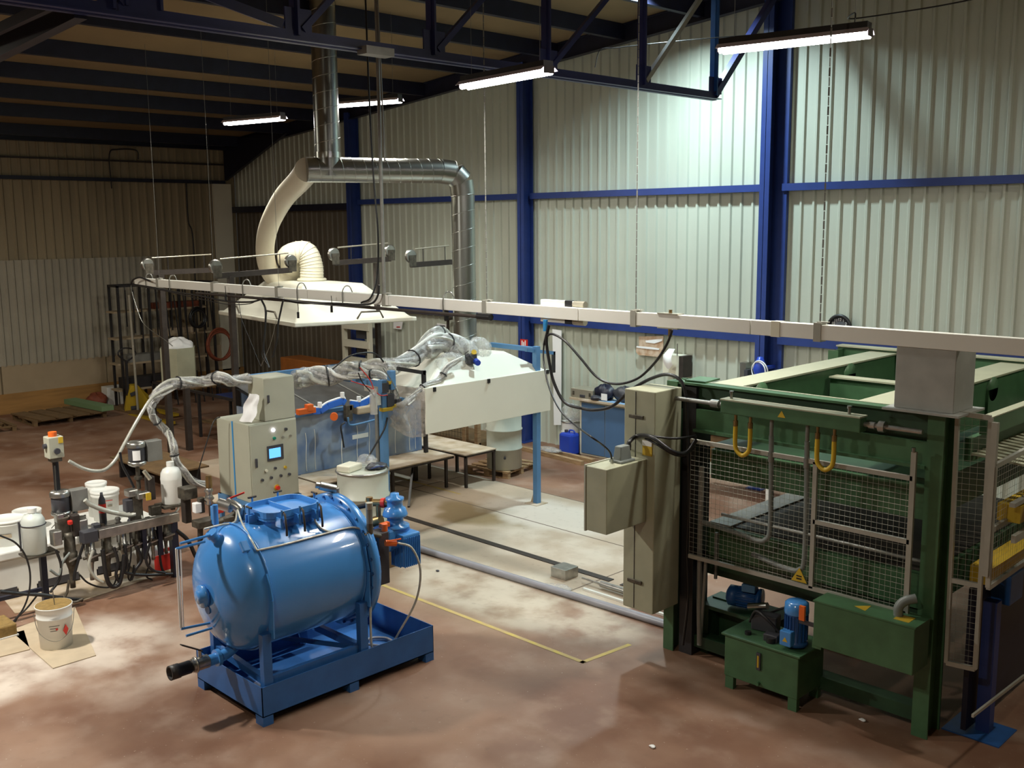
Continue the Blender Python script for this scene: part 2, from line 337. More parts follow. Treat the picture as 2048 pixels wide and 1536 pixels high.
# -------- columned wall behind the machines
def clad(x0, x1, z0, ztop, y, pitch=0.25, rib=0.05, d=0.035):      # trapezoidal sheet, ribs standing into the room
    mb = MB(); n = int(round((x1-x0)/pitch)); p = (x1-x0)/n; xs = []
    for i in range(n):
        a = x0+i*p; xs += [(a, 0), (a+p-rib-0.035, 0), (a+p-rib-0.012, d), (a+p-0.023, d)]
    xs.append((x1, 0)); m = len(xs)
    vs = [(x, y-dd, z0) for x, dd in xs]+[(x, y-dd, ztop(x)) for x, dd in xs]
    return mb.add(vs, [(i, i+1, m+i+1, m+i) for i in range(m-1)])
wall_r = struct('wall_right', MB().box(X0, X1, Y1+0.02, Y1+0.2, -0.05, 10.3), 'clad')
sx = [X0+0.02]+[-29.0+1.0*i for i in range(1, 35)]
for a, b in zip(sx, sx[1:]):
    if b <= -22.7:
        link('cladding_sheet', clad(a, b, 0.15, lambda x: 5.42, Y1), 'clad_dark', wall_r)
        link('cladding_sheet', clad(a, b, 5.42, lambda x: roof_z(x)-0.05, Y1), 'clad', wall_r)
    else:
        link('cladding_sheet', clad(a, b, 0.0, lambda x: roof_z(x)-0.05, Y1), 'clad', wall_r)
for x in (-22.75, -16.3, -10.1, -3.5, 2.85):
    c = MB(); w, d = 0.10, 0.30; zt = roof_z(x)-0.2
    c.box(x-w, x+w, Y1-0.06-d, Y1-0.045-d, 0, zt); c.box(x-w, x+w, Y1-0.06, Y1-0.045, 0, zt); c.box(x-0.006, x+0.006, Y1-0.06-d, Y1-0.05, 0, zt); c.box(x-0.16, x+0.16, Y1-0.45, Y1-0.02, 0, 0.02)
    if x == -10.1: c.box(x+w-0.004, x+w+0.22, Y1-0.12, Y1-0.045, 0, zt)
    link('column', c, 'steel_blue', wall_r)
for a, b in ((-22.65,-16.4),(-16.2,-10.2),(-9.86,-3.6),(-3.4,2.75)):
    link('girt', MB().box(a, b, Y1-0.16, Y1-0.035, 5.55, 5.68), 'steel_blue', wall_r)
    link('girt', MB().box(a, b, Y1-0.16, Y1-0.035, 2.76, 2.92), 'steel_blue', wall_r)
link('girt', MB().box(-29.1, -22.85, Y1-0.20, Y1-0.04, 5.42, 5.60), 'steel_dark', wall_r)
raf = MB()
for a, b in ((X0, -3), (-3, X1)):
    raf.ibeam((a, Y1-0.22, roof_z(a)-0.19), (b, Y1-0.22, roof_z(b)-0.19), 0.16, 0.36)
link('rafter', raf, 'steel_dark', wall_r)
hm = MB(); hm.add([(-29.1,y,z) for y in (16.5,16.6) for z in (6.4,)]+[(-25.6,y,7.6) for y in (16.5,16.6)]+[(-29.1,y,7.62) for y in (16.5,16.6)], [(0,2,4),(1,5,3),(0,1,3,2),(2,3,5,4),(0,4,5,1)])
link('haunch', hm, 'steel_dark', wall_r)
# -------- end wall on the left
wall_l = struct('wall_left', MB().box(X0-0.2, X0-0.02, Y0, Y1, -0.05, 10.0), 'clad_left')
def clad_l(y0, y1, z0, z1, x=X0, pitch=0.25):
    mb = MB(); n = int(round((y1-y0)/pitch)); p = (y1-y0)/n; ys = []
    for i in range(n):
        a = y0+i*p; ys += [(a, 0), (a+p-0.09, 0), (a+p-0.065, 0.035), (a+p-0.025, 0.035)]
    ys.append((y1, 0)); m = len(ys)
    return mb.add([(x+d, y, z0) for y, d in ys]+[(x+d, y, z1) for y, d in ys], [(i, m+i, m+i+1, i+1) for i in range(m-1)])
for i in range(11):
    a = 6.0+i; b = a+1.0 if i < 10 else 16.88
    link('cladding_sheet', clad_l(a, b, 0.55, 7.6), 'clad_left', wall_l)
for i in range(7):
    a = 7.3+i; link('lining_sheet', clad_l(a, a+1.0, 1.3, 4.15, X0+0.05, 0.2), 'panel_grey', wall_l)
for a, b in ((6.5, 9.5), (9.55, 12.4), (12.45, 16.3)):
    link('lower_panel', MB().box(X0, X0+0.06, a, b, 0.55, 1.32), 'panel_beige', wall_l)
link('kick_board', MB().box(X0, X0+0.10, 6, 16.85, 0.0, 0.55), 'wood_orange', wall_l)
link('corner_panel', MB().box(X0, X0+0.10, 16.1, 16.7, 0.5, 6.3), 'cream', wall_l)
link('wall_rail', MB().box(X0, X0+0.14, 6, 16.5, 6.30, 6.40), 'steel_dark', wall_l)
link('wall_rail', MB().box(X0, X0+0.08, 6, 16.5, 6.86, 6.91), 'brownm', wall_l)
link('eaves_beam', MB().ibeam((X0+0.25, Y0, 7.45), (X0+0.25, Y1, 7.45), 0.2, 0.28), 'steel_dark', wall_l)
link('down_pipe', MB().tube([(X0+0.12,y,z) for y,z in ((15.2,6.3),(15.2,5.2),(15.32,4.6),(15.3,2.0))], 0.022, 6), 'blackm', wall_l)
link('cable_loop', MB().tube([(X0+0.12,12.9,6.1),(X0+0.12,12.9,7.05),(X0+0.12,13.15,7.2),(X0+0.12,13.7,7.2),(X0+0.12,13.75,6.95)], 0.02, 6), 'blackm', wall_l)
struct('wall_front', MB().box(X1, X1+0.2, Y0, Y1, -0.05, 10), 'clad_left')
struct('wall_back', MB().box(X0, X1, Y0-0.2, Y0, -0.05, 10.3), 'clad_left')
# -------- roof truss on the column line
TX = -9.87
tr = thing('roof_truss', 'dark blue lattice roof truss with gusset plates crossing under the ceiling', 'truss', (TX, 15.9, 7.0))
link('bottom_chord', MB().beam((TX-0.05,-6.5,7.04),(TX-0.05,14.62,7.04),0.07,0.13).beam((TX+0.06,-6.5,6.99),(TX+0.06,14.62,6.99),0.10,0.012).beam((TX+0.015,-6.5,7.04),(TX+0.015,14.6,7.04),0.012,0.13), 'steel_truss', tr)
link('top_chord', MB().beam((TX,-6.5,8.95),(TX,16.5,8.95),0.14,0.14), 'steel_truss', tr)
nodes = [14.55, 12.65, 10.55, 8.50, 6.55, 4.5, 2.5, 0.5, -1.5]
for i, y in enumerate(nodes):
    w = 0.10 if i else 0.09
    link('post', MB().beam((TX-0.03,y,7.05),(TX-0.03,y,8.95),0.05,w,(1,0,0)).beam((TX+0.03,y,7.05),(TX+0.03,y,8.95),0.03,w*0.8,(1,0,0)), 'motor_blue' if i == 0 else 'steel_truss', tr)  # end post in a brighter blue: lamp light put into its colour
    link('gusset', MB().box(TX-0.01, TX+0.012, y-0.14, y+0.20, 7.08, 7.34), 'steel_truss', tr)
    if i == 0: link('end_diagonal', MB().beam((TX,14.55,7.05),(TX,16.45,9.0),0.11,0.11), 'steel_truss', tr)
    else: link('diagonal', MB().beam((TX,y+0.08,7.12),(TX,nodes[i-1]-0.05,8.9),0.07,0.07), 'rail_grey' if i == 1 else 'steel_truss', tr)  # the pale grey diagonal has its strong lighting painted in
link('brace', MB().beam((TX,6.4,7.15),(TX-3.2,3.0,8.9),0.08,0.10), 'steel_truss', tr)
link('bracket_plate', MB().box(TX+0.0, TX+0.02, 4.62, 5.0, 7.10, 7.9).box(TX-0.02,TX+0.05,4.62,4.65,7.10,7.9).box(TX-0.02,TX+0.05,4.97,5.0,7.10,7.9), 'steel_truss', tr)
link('knee_brace', MB().beam((-9.950,4.228,7.043),(-13.200,4.268,6.887),0.12,0.20).beam((-9.950,3.999,7.056),(-13.200,4.121,7.039),0.06,0.1), 'steel_dark', tr)
link('cable_clamp', MB().box(TX+0.02, TX+0.2, 7.35, 7.75, 6.93, 7.02), 'grey_box', tr)
# -------- fluorescent fittings hung on wires
def fluorescent(p0, p1, label, on=True):
    p0, p1 = V(p0), V(p1); c = (p0+p1)/2; d = (p1-p0).normalized(); s = V((-d.y, d.x, 0)); Lh = (p1-p0).length/2
    t = thing('fluorescent_light', label, 'ceiling light', tuple(c), 'twin tube fluorescent lights under the roof')
    def bar(q, w, zt, zb, wt):
        mb = MB(); vs = []
        for e in (-1, 1):
            for ww, z in ((-w, zb), (w, zb), (wt, zt), (-wt, zt)): vs.append(c+d*(e*Lh)+s*ww+V((0,0,z)))
        return mb, vs
    mb = MB(); prof = [(-0.13,0.035),(-0.075,0.085),(0.075,0.085),(0.13,0.035),(0.124,0.035),(0.07,0.077),(-0.07,0.077),(-0.124,0.035)]
    vs = [c+d*(e*Lh)+s*a+V((0,0,z)) for e in (-1,1) for a, z in prof]; n = len(prof)
    mb.add(vs, [(i,(i+1)%n,n+(i+1)%n,n+i) for i in range(n)])
    link('reflector', mb, 'reflector', t)
    link('housing', MB().beam(c-d*Lh*0.98+V((0,0,0.115)), c+d*Lh*0.98+V((0,0,0.115)), 0.14, 0.06), 'blackm', t)
    for e in (-1, 1): link('end_cap', MB().beam(c+d*e*(Lh-0.01)+V((0,0,0.045)), c+d*e*Lh+V((0,0,0.045)), 0.15, 0.08), 'brownm', t)
    for e in (-1, 1): link('tube', MB().cyl(c-d*(Lh-0.02)+s*0.05*e+V((0,0,0.02)), c+d*(Lh-0.02)+s*0.05*e+V((0,0,0.02)), 0.03, n=10), 'tube', t)
    for e in (-0.8, 0.8):
        q = c+d*Lh*e; link('hanging_wire', MB().cyl(q+V((0,0,0.14)), (q.x,q.y,roof_z(q.x)-0.01), 0.003, n=4), 'grey_box', t)
    a = area(tuple(c+V((0,0,-0.02))), Lh*2, 0.18, TUBE_W, TUBE_C, spread=2.9); a.rotation_euler = (0, 0, math.atan2(d.y, d.x)); 
    return t
fluorescent((-6.51,9.69,6.80), (-4.93,9.96,6.80), 'fluorescent fitting nearest the camera, hung over the green press')
fluorescent((-9.57,8.74,6.64), (-7.98,8.57,6.64), 'fluorescent fitting hanging just below the truss chord, in mid picture')
fluorescent((-16.55,11.60,7.20), (-14.95,12.10,7.20), 'fluorescent fitting half hidden behind the vertical spiral duct')
fluorescent((-18.84,10.77,7.00), (-17.27,11.10,7.00), 'farthest fluorescent fitting, left of the vertical spiral duct')
for loc, w, c, where in UNSEEN_BAYS:
    t = thing('unseen_bay_lamp', 'unseen bell shaped high bay lamp outside the frame, '+where, 'ceiling light', loc, 'high bay lamps outside the frame')
    if 'flush' in where:
        link('lamp_housing', MB().box(loc[0]-0.25,loc[0]+0.25,loc[1]-0.25,loc[1]+0.25,loc[2]-0.05,roof_z(loc[0]-0.25)-0.002), 'grey_box', t); continue
    link('lamp_housing', MB().lathe((loc[0],loc[1],loc[2]-0.32), [(0.27,0.0),(0.24,0.12),(0.13,0.26),(0.07,0.30),(0.07,0.34)], n=20), 'grey_box', t)
    link('hanging_rod', MB().cyl((loc[0],loc[1],loc[2]+0.01),(loc[0],loc[1],roof_z(loc[0])-0.005), 0.015, n=6), 'grey_box', t)
# lamp wiring looped along the truss
solo('lighting_cable', MB().tube([(-12.126,14.200,7.705),(-12.013,14.200,7.988),(-11.676,14.200,7.980),(-10.923,14.200,7.953),(-9.921,14.200,7.905),(-8.997,14.200,7.846),(-8.648,14.200,7.830)], 0.008, 5), 'black', 'thin black lighting cable strung along behind the truss end', 'cable', (-9.800,11.919,7.501))
solo('lighting_cable', MB().tube([(-5.1,9.95,6.95),(-5.1,9.95,7.05)]+[(-5.283,10.200,7.049),(-4.806,10.200,7.039),(-4.263,10.200,7.043),(-3.673,10.200,7.077)], 0.008, 5), 'black', 'thin black cable rising right from the nearest fluorescent fitting', 'cable', (-5.1,9.95,6.95))
# ================================================================ overhead services
# long white trunking that carries cables to the machines
TY = 9.35; TZ0, TZ1 = 3.835, 3.985
tk = thing('cable_trunking', 'long white overhead cable trunking running from the rack to the grey post', 'cable trunking', (-12.0, TY, TZ0))
for a, b in ((-20.2,-17.0),(-16.99,-14.0),(-13.99,-11.9),(-11.89,-8.2),(-8.19,-5.8),(-5.79,-2.2)):
    link('duct_length', MB().box(a, b, TY-0.05, TY+0.05, TZ0, TZ1), 'duct_white', tk, bevel=0.004)
for x in (-19.2,-17.05,-14.9,-12.0,-9.85,-7.35,-5.03):
    link('hanger_bracket', MB().box(x-0.04, x+0.04, TY-0.058, TY+0.058, TZ0-0.02, TZ1+0.02).box(x-0.02,x+0.09,TY-0.03,TY+0.03,TZ1+0.02,TZ1+0.03), 'rail_grey', tk)
for x in (-19.6,-18.6,-15.9,-14.2,-12.95,-10.6):
    link('pipe_hook', MB().tube([(x-0.05,TY-0.07,TZ0-0.06),(x-0.05,TY-0.07,TZ1),(x-0.02,TY-0.04,TZ1+0.09),(x+0.04,TY,TZ1+0.09),(x+0.07,TY+0.03,TZ1)], 0.010, 6), 'galv', tk)
link('support_pipe', MB().cyl((-17.6,TY-0.07,TZ0-0.05),(-9.75,TY-0.07,TZ0-0.05), 0.024, n=10), 'brownm', tk)
link('pipe_end_plug', MB().cyl((-9.95,TY-0.07,TZ0-0.045),(-9.70,TY-0.07,TZ0-0.045), 0.045, n=12), 'black', tk)
link('end_cover', MB().box(-5.55,-5.45,TY-0.056,TY+0.056,TZ0-0.005,TZ1+0.005), 'cream', tk)
# cable outlet fittings on the trunking
for nm, x, lb in (('white', -8.72, 'white cable outlet box clamped round the trunking, left of the black loop'),):
    t = thing('outlet_box', lb, 'electrical box', (x,TY,TZ0))
    link('box_body', MB().box(x-0.20,x+0.35,TY+0.05,TY+0.13,TZ0-0.06,TZ1+0.07), 'duct_white', t, bevel=0.006)
    link('black_band', MB().box(x+0.22,x+0.34,TY+0.045,TY+0.135,TZ0-0.065,TZ1+0.075), 'black', t)
    link('end_knob', MB().cyl((x+0.34,TY+0.09,TZ1+0.03),(x+0.52,TY+0.09,TZ1+0.03),0.045,n=12).cyl((x+0.34,TY+0.09,TZ0-0.03),(x+0.52,TY+0.09,TZ0-0.03),0.045,n=12), 'silver', t)
    link('cable_gland', MB().cyl((x,TY-0.07,TZ0-0.16),(x,TY-0.07,TZ0-0.02),0.03,n=10), 'cyan', t)
t = thing('outlet_plate', 'small steel cable outlet with copper gland on the trunking above the sign', 'electrical box', (-6.85,TY,TZ0))
link('plate', MB().box(-7.0,-6.72,TY-0.06,TY+0.06,TZ1,TZ1+0.012), 'silver', t); link('plate', MB().box(-7.0,-6.72,TY-0.06,TY+0.06,TZ0-0.012,TZ0), 'silver', t)
link('gland', MB().cyl((-6.86,TY,TZ0-0.10),(-6.86,TY,TZ0-0.01),0.025,n=10).cyl((-6.86,TY,TZ1+0.01),(-6.86,TY,TZ1+0.05),0.02,n=8), 'brass', t)
# black cables
def cable(label, pts, r, m='black', loc=None, cat='cable', name='power_cable', n=7):
    return solo(name, MB().tube(pts, r, n), m, label, cat, loc or pts[0])
gy = 9.28
cable('thick black cable hanging in a deep loop from the trunking to the cabinet top', [(-8.631,9.250,3.759),(-8.674,9.250,3.568),(-8.633,9.250,3.321),(-8.549,9.250,3.046),(-8.364,9.250,2.814),(-8.078,9.250,2.774),(-7.878,9.250,2.780),(-7.607,9.250,2.861),(-7.332,9.250,3.083),(-7.059,9.250,3.240),(-6.815,9.250,3.316),(-6.629,9.250,3.261),(-6.559,9.250,3.111)], 0.020)
cable('black cable sagging between the two outlets below the white trunking', [(-8.648,9.250,3.727),(-8.717,9.250,3.502),(-8.683,9.250,3.593),(-8.580,9.250,3.650),(-8.364,9.250,3.579),(-8.119,9.250,3.396),(-7.841,9.250,3.179),(-7.556,9.250,3.130),(-7.239,9.250,3.228),(-6.991,9.250,3.436),(-6.835,9.250,3.648),(-6.769,9.250,3.793),(-6.769,9.250,3.821)], 0.015)
cable('thin black cable dropping from the trunking to the grey junction box', [*[(-8.703,9.300,3.719),(-8.773,9.300,3.430),(-8.655,9.200,3.198),(-8.368,9.000,2.970),(-8.021,8.800,2.805),(-7.712,8.700,2.699)], *[(-6.950,8.080,2.772),(-6.950,8.287,2.642),(-6.950,8.414,2.538),(-6.950,8.449,2.437)]], 0.011)
sag = [(-20.184,9.220,3.865),(-19.348,9.220,3.835),(-18.320,9.220,3.778),(-17.359,9.220,3.744),(-16.464,9.220,3.693),(-15.620,9.220,3.716),(-15.134,9.220,3.797),(-14.672,9.220,3.802),(-14.086,9.220,3.772),(-13.524,9.220,3.799),(-12.989,9.220,3.817),(-12.478,9.220,3.826),(-12.169,9.220,3.864),(-12.031,9.220,3.988),(-12.000,9.220,4.135)]
cable('bundle of thin black cables tied along the underside of the trunking', sag, 0.016)
cable('second thin black cable looping along under the trunking at its far end', [(-20.100,9.180,3.850),(-18.644,9.180,3.786),(-17.107,9.180,3.684),(-16.226,9.180,3.645),(-15.555,9.180,3.695),(-15.226,9.180,3.787),(-14.758,9.180,3.825),(-14.024,9.180,3.793),(-12.934,9.180,3.784),(-12.179,9.180,3.821)], 0.008)
cable('black cable loop over the far end of the white trunking', [(-20.144,9.200,3.847),(-20.038,9.200,3.951),(-19.761,9.200,4.010),(-19.501,9.200,3.988),(-19.290,9.200,3.956)], 0.018)
for i, (lb, ps, r) in enumerate((
    ('thick dark cable hanging from the trunking in front of the hood, left one', [(-15.145,9.150,3.793),(-15.020,9.150,3.614),(-15.064,9.150,3.275),(-15.141,9.150,2.931),(-14.993,9.150,2.645)], 0.017),
    ('thick dark cable hanging from the trunking in front of the hood, right one', [(-14.455,9.150,3.832),(-14.545,9.150,3.639),(-14.655,9.150,3.386),(-14.706,9.150,3.133),(-14.869,9.150,2.826)], 0.016),
    ('thin wire falling left of the hanging cables to the small cabinet', [(-15.803,9.100,3.791),(-15.707,9.100,3.409),(-15.476,9.100,3.080),(-15.277,9.100,2.796),(-15.162,9.100,2.652)], 0.005),
    ('pale thin wire running straight down behind the small cabinet', [(-14.614,9.100,3.474),(-14.847,9.100,3.043),(-15.161,9.100,2.661)], 0.004),
    ('thin curved wire dropping to the top of the small cabinet', [(-14.952,9.100,3.454),(-15.067,9.100,3.026),(-15.113,9.100,2.852),(-14.968,9.100,2.712)], 0.006),
    ('pale wire running slanting from the trunking to the hexagonal bin', [(-20.366,9.300,3.814),(-20.140,9.300,3.334),(-19.844,9.300,3.046),(-19.013,9.300,2.803),(-18.714,9.300,2.707)], 0.008))):
    cable(lb, ([(-20.15,9.35,3.9)]+ps) if 'hexagonal' in lb else ps, r, 'galv' if 'pale' in lb else 'black', name='hanging_cable')
# small hanging plugs
for px, lb in ((448,'small black plug hanging from the trunking beside the dark post'), (598,'black plug on a wire loop hanging in front of the hood'), (664,'straight black plug hanging before the hood, right of the looped one')):
    p = {448: (-16.400,9.200,3.804), 598: (-14.124,9.200,3.626), 664: (-13.187,9.200,3.770)}[px]
    t = thing('hanging_plug', lb, 'plug', p)
    link('wire', MB().tube([(p[0],p[1],p[2]+0.16),(p[0]+0.01,p[1],p[2]+0.05),p],0.006,5), 'black', t)
    link('plug_body', MB().cyl((p[0],p[1],p[2]-0.10),p,0.020,n=8), 'black', t)
# hanging chains and wires
def chain(label, x, y, z0, z1=None, r=0.0035, m='grey_box', links=False):
    z1 = z1 or roof_z(x)-0.01; mb = MB()
    if links:
        n = int((z1-z0)/0.09); 
        for i in range(n): mb.beam((x,y,z0+(z1-z0)*i/n),(x,y,z0+(z1-z0)*(i+0.92)/n),0.016 if i%2 else 0.005,0.005 if i%2 else 0.016,(1,0,0))
    else: mb.cyl((x,y,z0),(x,y,z1),r,n=5)
    return solo('hanging_chain' if links else 'hanging_wire', mb, m, label, 'chain' if links else 'wire', (x,y,z0))
chain('steel chain holding the trunking, nearest the grey post', -5.03, TY, TZ1+0.03, links=True)
chain('steel chain holding the trunking above the cardboard sign', -7.35, TY, TZ1+0.03, links=True)
chain('steel chain holding the trunking left of the white outlet box', -9.85, TY, TZ1+0.03, 8.9, links=True)
chain('thin wire holding the trunking, second wire from the left wall', -17.05, TY, TZ1+0.03)
chain('thin wire holding the trunking beside the dark post top', -14.9, TY, TZ1+0.03)
chain('thin wire holding the far end of the trunking', -19.2, TY, TZ1+0.03)
solo('suspension_pole', MB().cyl((-12.05,TY,TZ0),(-12.05,TY,8.6),0.026,n=10).cyl((-12.05+0.10,TY,5.9),(-12.05+0.02,TY,8.7),0.012,n=8), 'grey_box', 'tall grey pole holding the trunking up to the roof, left of the elbow duct', 'pole', (-12.05,TY,TZ0))
cable('black cable running down beside the tall grey pole', [(-12.30,TY,8.6),(-12.27,TY,6.6),(-12.22,TY,5.6),(-12.16,TY,4.9),(-12.2,TY,4.3),(-12.26,TY-0.08,3.95),(-12.5,TY-0.09,3.85)], 0.014)
# spiral ducts
DR = 0.215
vx, vy = (-15.000,10.498,6.288)[0], (-15.000,10.498,6.288)[1]
HZ = 5.95
def seams(parent, p0, p1, r, step=0.14, n=20):
    p0, p1 = V(p0), V(p1); L = (p1-p0).length; ax = (p1-p0).normalized(); u, w = frame(ax); k = int(L/step)
    mb = MB(); pts = [p0+ax*(L*i/(k*n))+u*((r+0.002)*math.cos(2*PI*i/n))+w*((r+0.002)*math.sin(2*PI*i/n)) for i in range(k*n+1)]
    mb.tube(pts, 0.004, 4, smooth=False); link('spiral_seam', mb, 'galv_seam', parent)
E1 = (-14.032,12.750,5.932)
du = thing('spiral_duct', 'shiny galvanised spiral duct dropping from the roof, along and down to the white cover', 'duct', (vx,vy,HZ))
hz0 = V((vx,vy,HZ)); e = V((E1[0],E1[1],HZ)); dirh = (e-hz0).normalized()
link('riser', MB().cyl((vx,vy,HZ-0.1),(vx,vy,roof_z(vx)+0.0),DR*1.0,n=32), 'galv', du)
seams(du, (vx,vy,HZ+0.3), (vx,vy,roof_z(vx)-0.1), DR, 0.25)
hs, he = hz0-dirh*0.38, e-dirh*0.42
link('horizontal_run', MB().cyl(hs, he, DR, n=32), 'galv', du)
seams(du, hs, he, DR, 0.2)
link('collar_band', MB().cyl(hz0+V((0,0,0.20)), hz0+V((0,0,0.30)), DR+0.012, n=32), 'galv_seam', du)
eb = [he, e-dirh*0.17+V((0,0,-0.03)), e-dirh*0.03+V((0,0,-0.17)), V((e.x,e.y,HZ-0.42))]
for a, b in zip(eb, eb[1:]): link('elbow_segment', MB().cyl(a, b, DR+0.006, n=32).ring(b, DR+0.006, 0.008, (b-a)), 'galv', du)
link('down_pipe', MB().cyl((e.x,e.y,HZ-0.42),(e.x,e.y,2.40),DR,n=32), 'galv', du)
seams(du, (e.x,e.y,HZ-0.45), (e.x,e.y,2.9), DR, 0.3)
link('blade_damper', MB().box(e.x-0.24,e.x-0.20,e.y-0.3,e.y-0.22,3.25,3.6), 'black', du)
# pale flexible hose arching down to the parked hood
HB = 3.02
hp = [(-15.773,10.450,5.824),(-17.088,10.900,5.509),(-18.433,11.400,5.003),(-19.280,11.800,4.498),(-19.644,12.100,4.053),(-19.700,12.400,3.799),(-19.552,12.700,3.978)]
hose = thing('flexible_hose', 'thick cream flexible hose arching from the spiral duct down to the white hood', 'hose', hp[0])
link('hose_body', MB().tube([hs+dirh*0.02]+hp, 0.20, 20, rv=lambda t: 1.08-0.1*math.sin(t*3)), 'cream_hose', hose)
hc = (-19.000,12.821,3.857)
hd = thing('extraction_hood', 'large white pyramid hood hanging empty behind the cable trunking', 'hood', (hc[0], hc[1], HB))
hA, hB_, hC_ = V((-17.263,11.161,3.020)), V((-16.457,13.608,3.020)), V((-21.209,11.696,3.020)); hD = hB_+hC_-hA
def hood(parent, A, B, Cc, rim=0.10, height=0.75, flat=0.42, mats=('white','white')):
    A, B, Cc = V(A), V(B), V(Cc); D = B+Cc-A; ctr = (B+Cc)/2
    up = V((0,0,1)); base = [A,B,D,Cc]
    link('rim', MB().add([p for p in base]+[p+up*rim for p in base]+[ctr+(p-ctr)*0.955 for p in base]+[ctr+(p-ctr)*0.955+up*rim for p in base],
        [(0,1,5,4),(1,2,6,5),(2,3,7,6),(3,0,4,7),(0,8,9,1),(1,9,10,2),(2,10,11,3),(3,11,8,0),(4,5,13,12),(5,6,14,13),(6,7,15,14),(7,4,12,15),(8,12,13,9),(9,13,14,10),(10,14,15,11),(11,15,12,8)]), mats[0], parent, bevel=0.02)
    lo = [ctr+(p-ctr)*0.955+up*rim*0.9 for p in base]; hi = [ctr+(p-ctr)*flat+up*(rim+height) for p in base]
    top = [ctr+(p-ctr)*flat*0.5+up*(rim+height*1.04) for p in base]
    o = link('canopy', MB().add(lo+hi+top, [(0,1,5,4),(1,2,6,5),(2,3,7,6),(3,0,4,7),(4,5,9,8),(5,6,10,9),(6,7,11,10),(7,4,8,11),(8,9,10,11)]), mats[1], parent, bevel=0.03)
    return ctr, D
ctr, hD = hood(hd, hA, hB_, hC_, 0.09, 0.68, 0.50, ('warm_white','warm_white'))
top = ctr+V((0,0,0.80))
link('collar', MB().cyl(top-V((0,0,0.1)), top+V((0,0,0.06)), 0.30, n=28).ring(top+V((0,0,0.03)),0.305,0.014), 'cream', hd)
for a, b in ((hA, hB_), (hA, hC_)):
    for f in ((0.62,) if b is hB_ else (0.30, 0.8)):
        q = a+(b-a)*f; dd = (b-a).normalized(); inn = (ctr-q); inn.z = 0; inn = inn.normalized()
        link('handle', MB().tube([q-dd*0.28+inn*0.06+V((0,0,0.10)), q-dd*0.20+inn*0.04+V((0,0,0.24)), q+dd*0.20+inn*0.04+V((0,0,0.24)), q+dd*0.28+inn*0.06+V((0,0,0.10))], 0.020, 8, smooth=False), 'grime', hd)
# last turn of the hose into the collar, with ribs
turn = [V(hp[-2]), V(hp[-1]), top+V((-0.42,-0.32,0.52)), top+V((-0.10,-0.08,0.62)), top+V((0,0,0.35)), top+V((0,0,0.04))]
link('hose_turn', MB().tube(turn, 0.25, 24, rv=lambda t: 0.85+0.15*t), 'cream_hose', hose)
pts = catmull(turn, 10)
for i in range(26, len(pts)-1, 2): link('rib', MB().ring(pts[i], 0.25*(0.85+0.15*i/len(pts))+0.004, 0.009, pts[i+1]-pts[i], n=24, m=4), 'cream', hose)
# counterweight arms with pulleys on dark posts, and their posts
def arm(label, p0, p1, post=None, wheel='both'):
    p0, p1 = V(p0), V(p1); d = (p1-p0).normalized(); t = thing('pulley_arm', label, 'pulley arm', tuple(p0))
    link('arm_bar', MB().beam(p0, p1, 0.08, 0.10), 'brownm', t)
    link('guide_rod', MB().cyl(p0+V((0,0,0.30))+d*0.1, p1+V((0,0,0.33))-d*0.05, 0.015, n=8), 'silver', t)
    for f in (0.3, 0.85): q = p0+(p1-p0)*f; link('spacer', MB().cyl(q+V((0,0,0.04)), q+V((0,0,0.33)), 0.009, n=6), 'blackm', t)
    for q in ((p0,) if wheel == 'one' else (p0, p1)):
        c = q+V((0.0,0,0.17)); link('pulley', MB().lathe(c-V((0.03,0,0)), [(0.11,0),(0.13,0.008),(0.10,0.025),(0.10,0.035),(0.13,0.052),(0.11,0.06)], (1,0,0), 20), 'stainless', t)
        link('side_plate', MB().box(c.x+0.035,c.x+0.045,c.y-0.07,c.y+0.10,c.z-0.2,c.z+0.02), 'grime', t)
    return t
arm('grey pulley arm with two wheels, leftmost of those above the trunking', (-19.930,9.474,4.084), (-19.930,10.941,4.090), wheel='one')
arm('grey pulley arm with big wheel beside the hose turn, over the dark post', (-17.150,9.448,4.106), (-17.150,11.052,4.155))
arm('grey pulley arm with two wheels, crossed by the tall pole', (-17.000,11.957,4.264), (-17.000,13.368,4.301))
arm('short pulley arm ending at the elbow duct', (-15.500,12.698,4.232), (-15.500,13.734,4.257), wheel='one')
for lb, a, b, w in (('square dark post carrying the leftmost pulley arm', (-19.93,9.74,(-19.670,9.740,4.070)[2]), (-19.93,9.74,0), 0.11), ('square dark brown post in front of the left end of the hood', (-17.15,9.74,(-17.109,9.740,4.095)[2]), (-17.15,9.74,0), 0.10), ('dark post below the middle pulley arm', (-17.000,13.000,4.230), (-17.000,13.022,3.050), 0.09), ('short thick dark post standing behind the leftmost pulley post', (-21.24,10.82,(-21.102,10.820,1.485)[2]), (-21.24,10.82,0), 0.12)):
    zb = 0.0
    solo('support_post', MB().box(a[0]-w/2, a[0]+w/2, a[1]-w/2, a[1]+w/2, zb, a[2]), 'brownm', lb, 'post', (a[0],a[1],0))
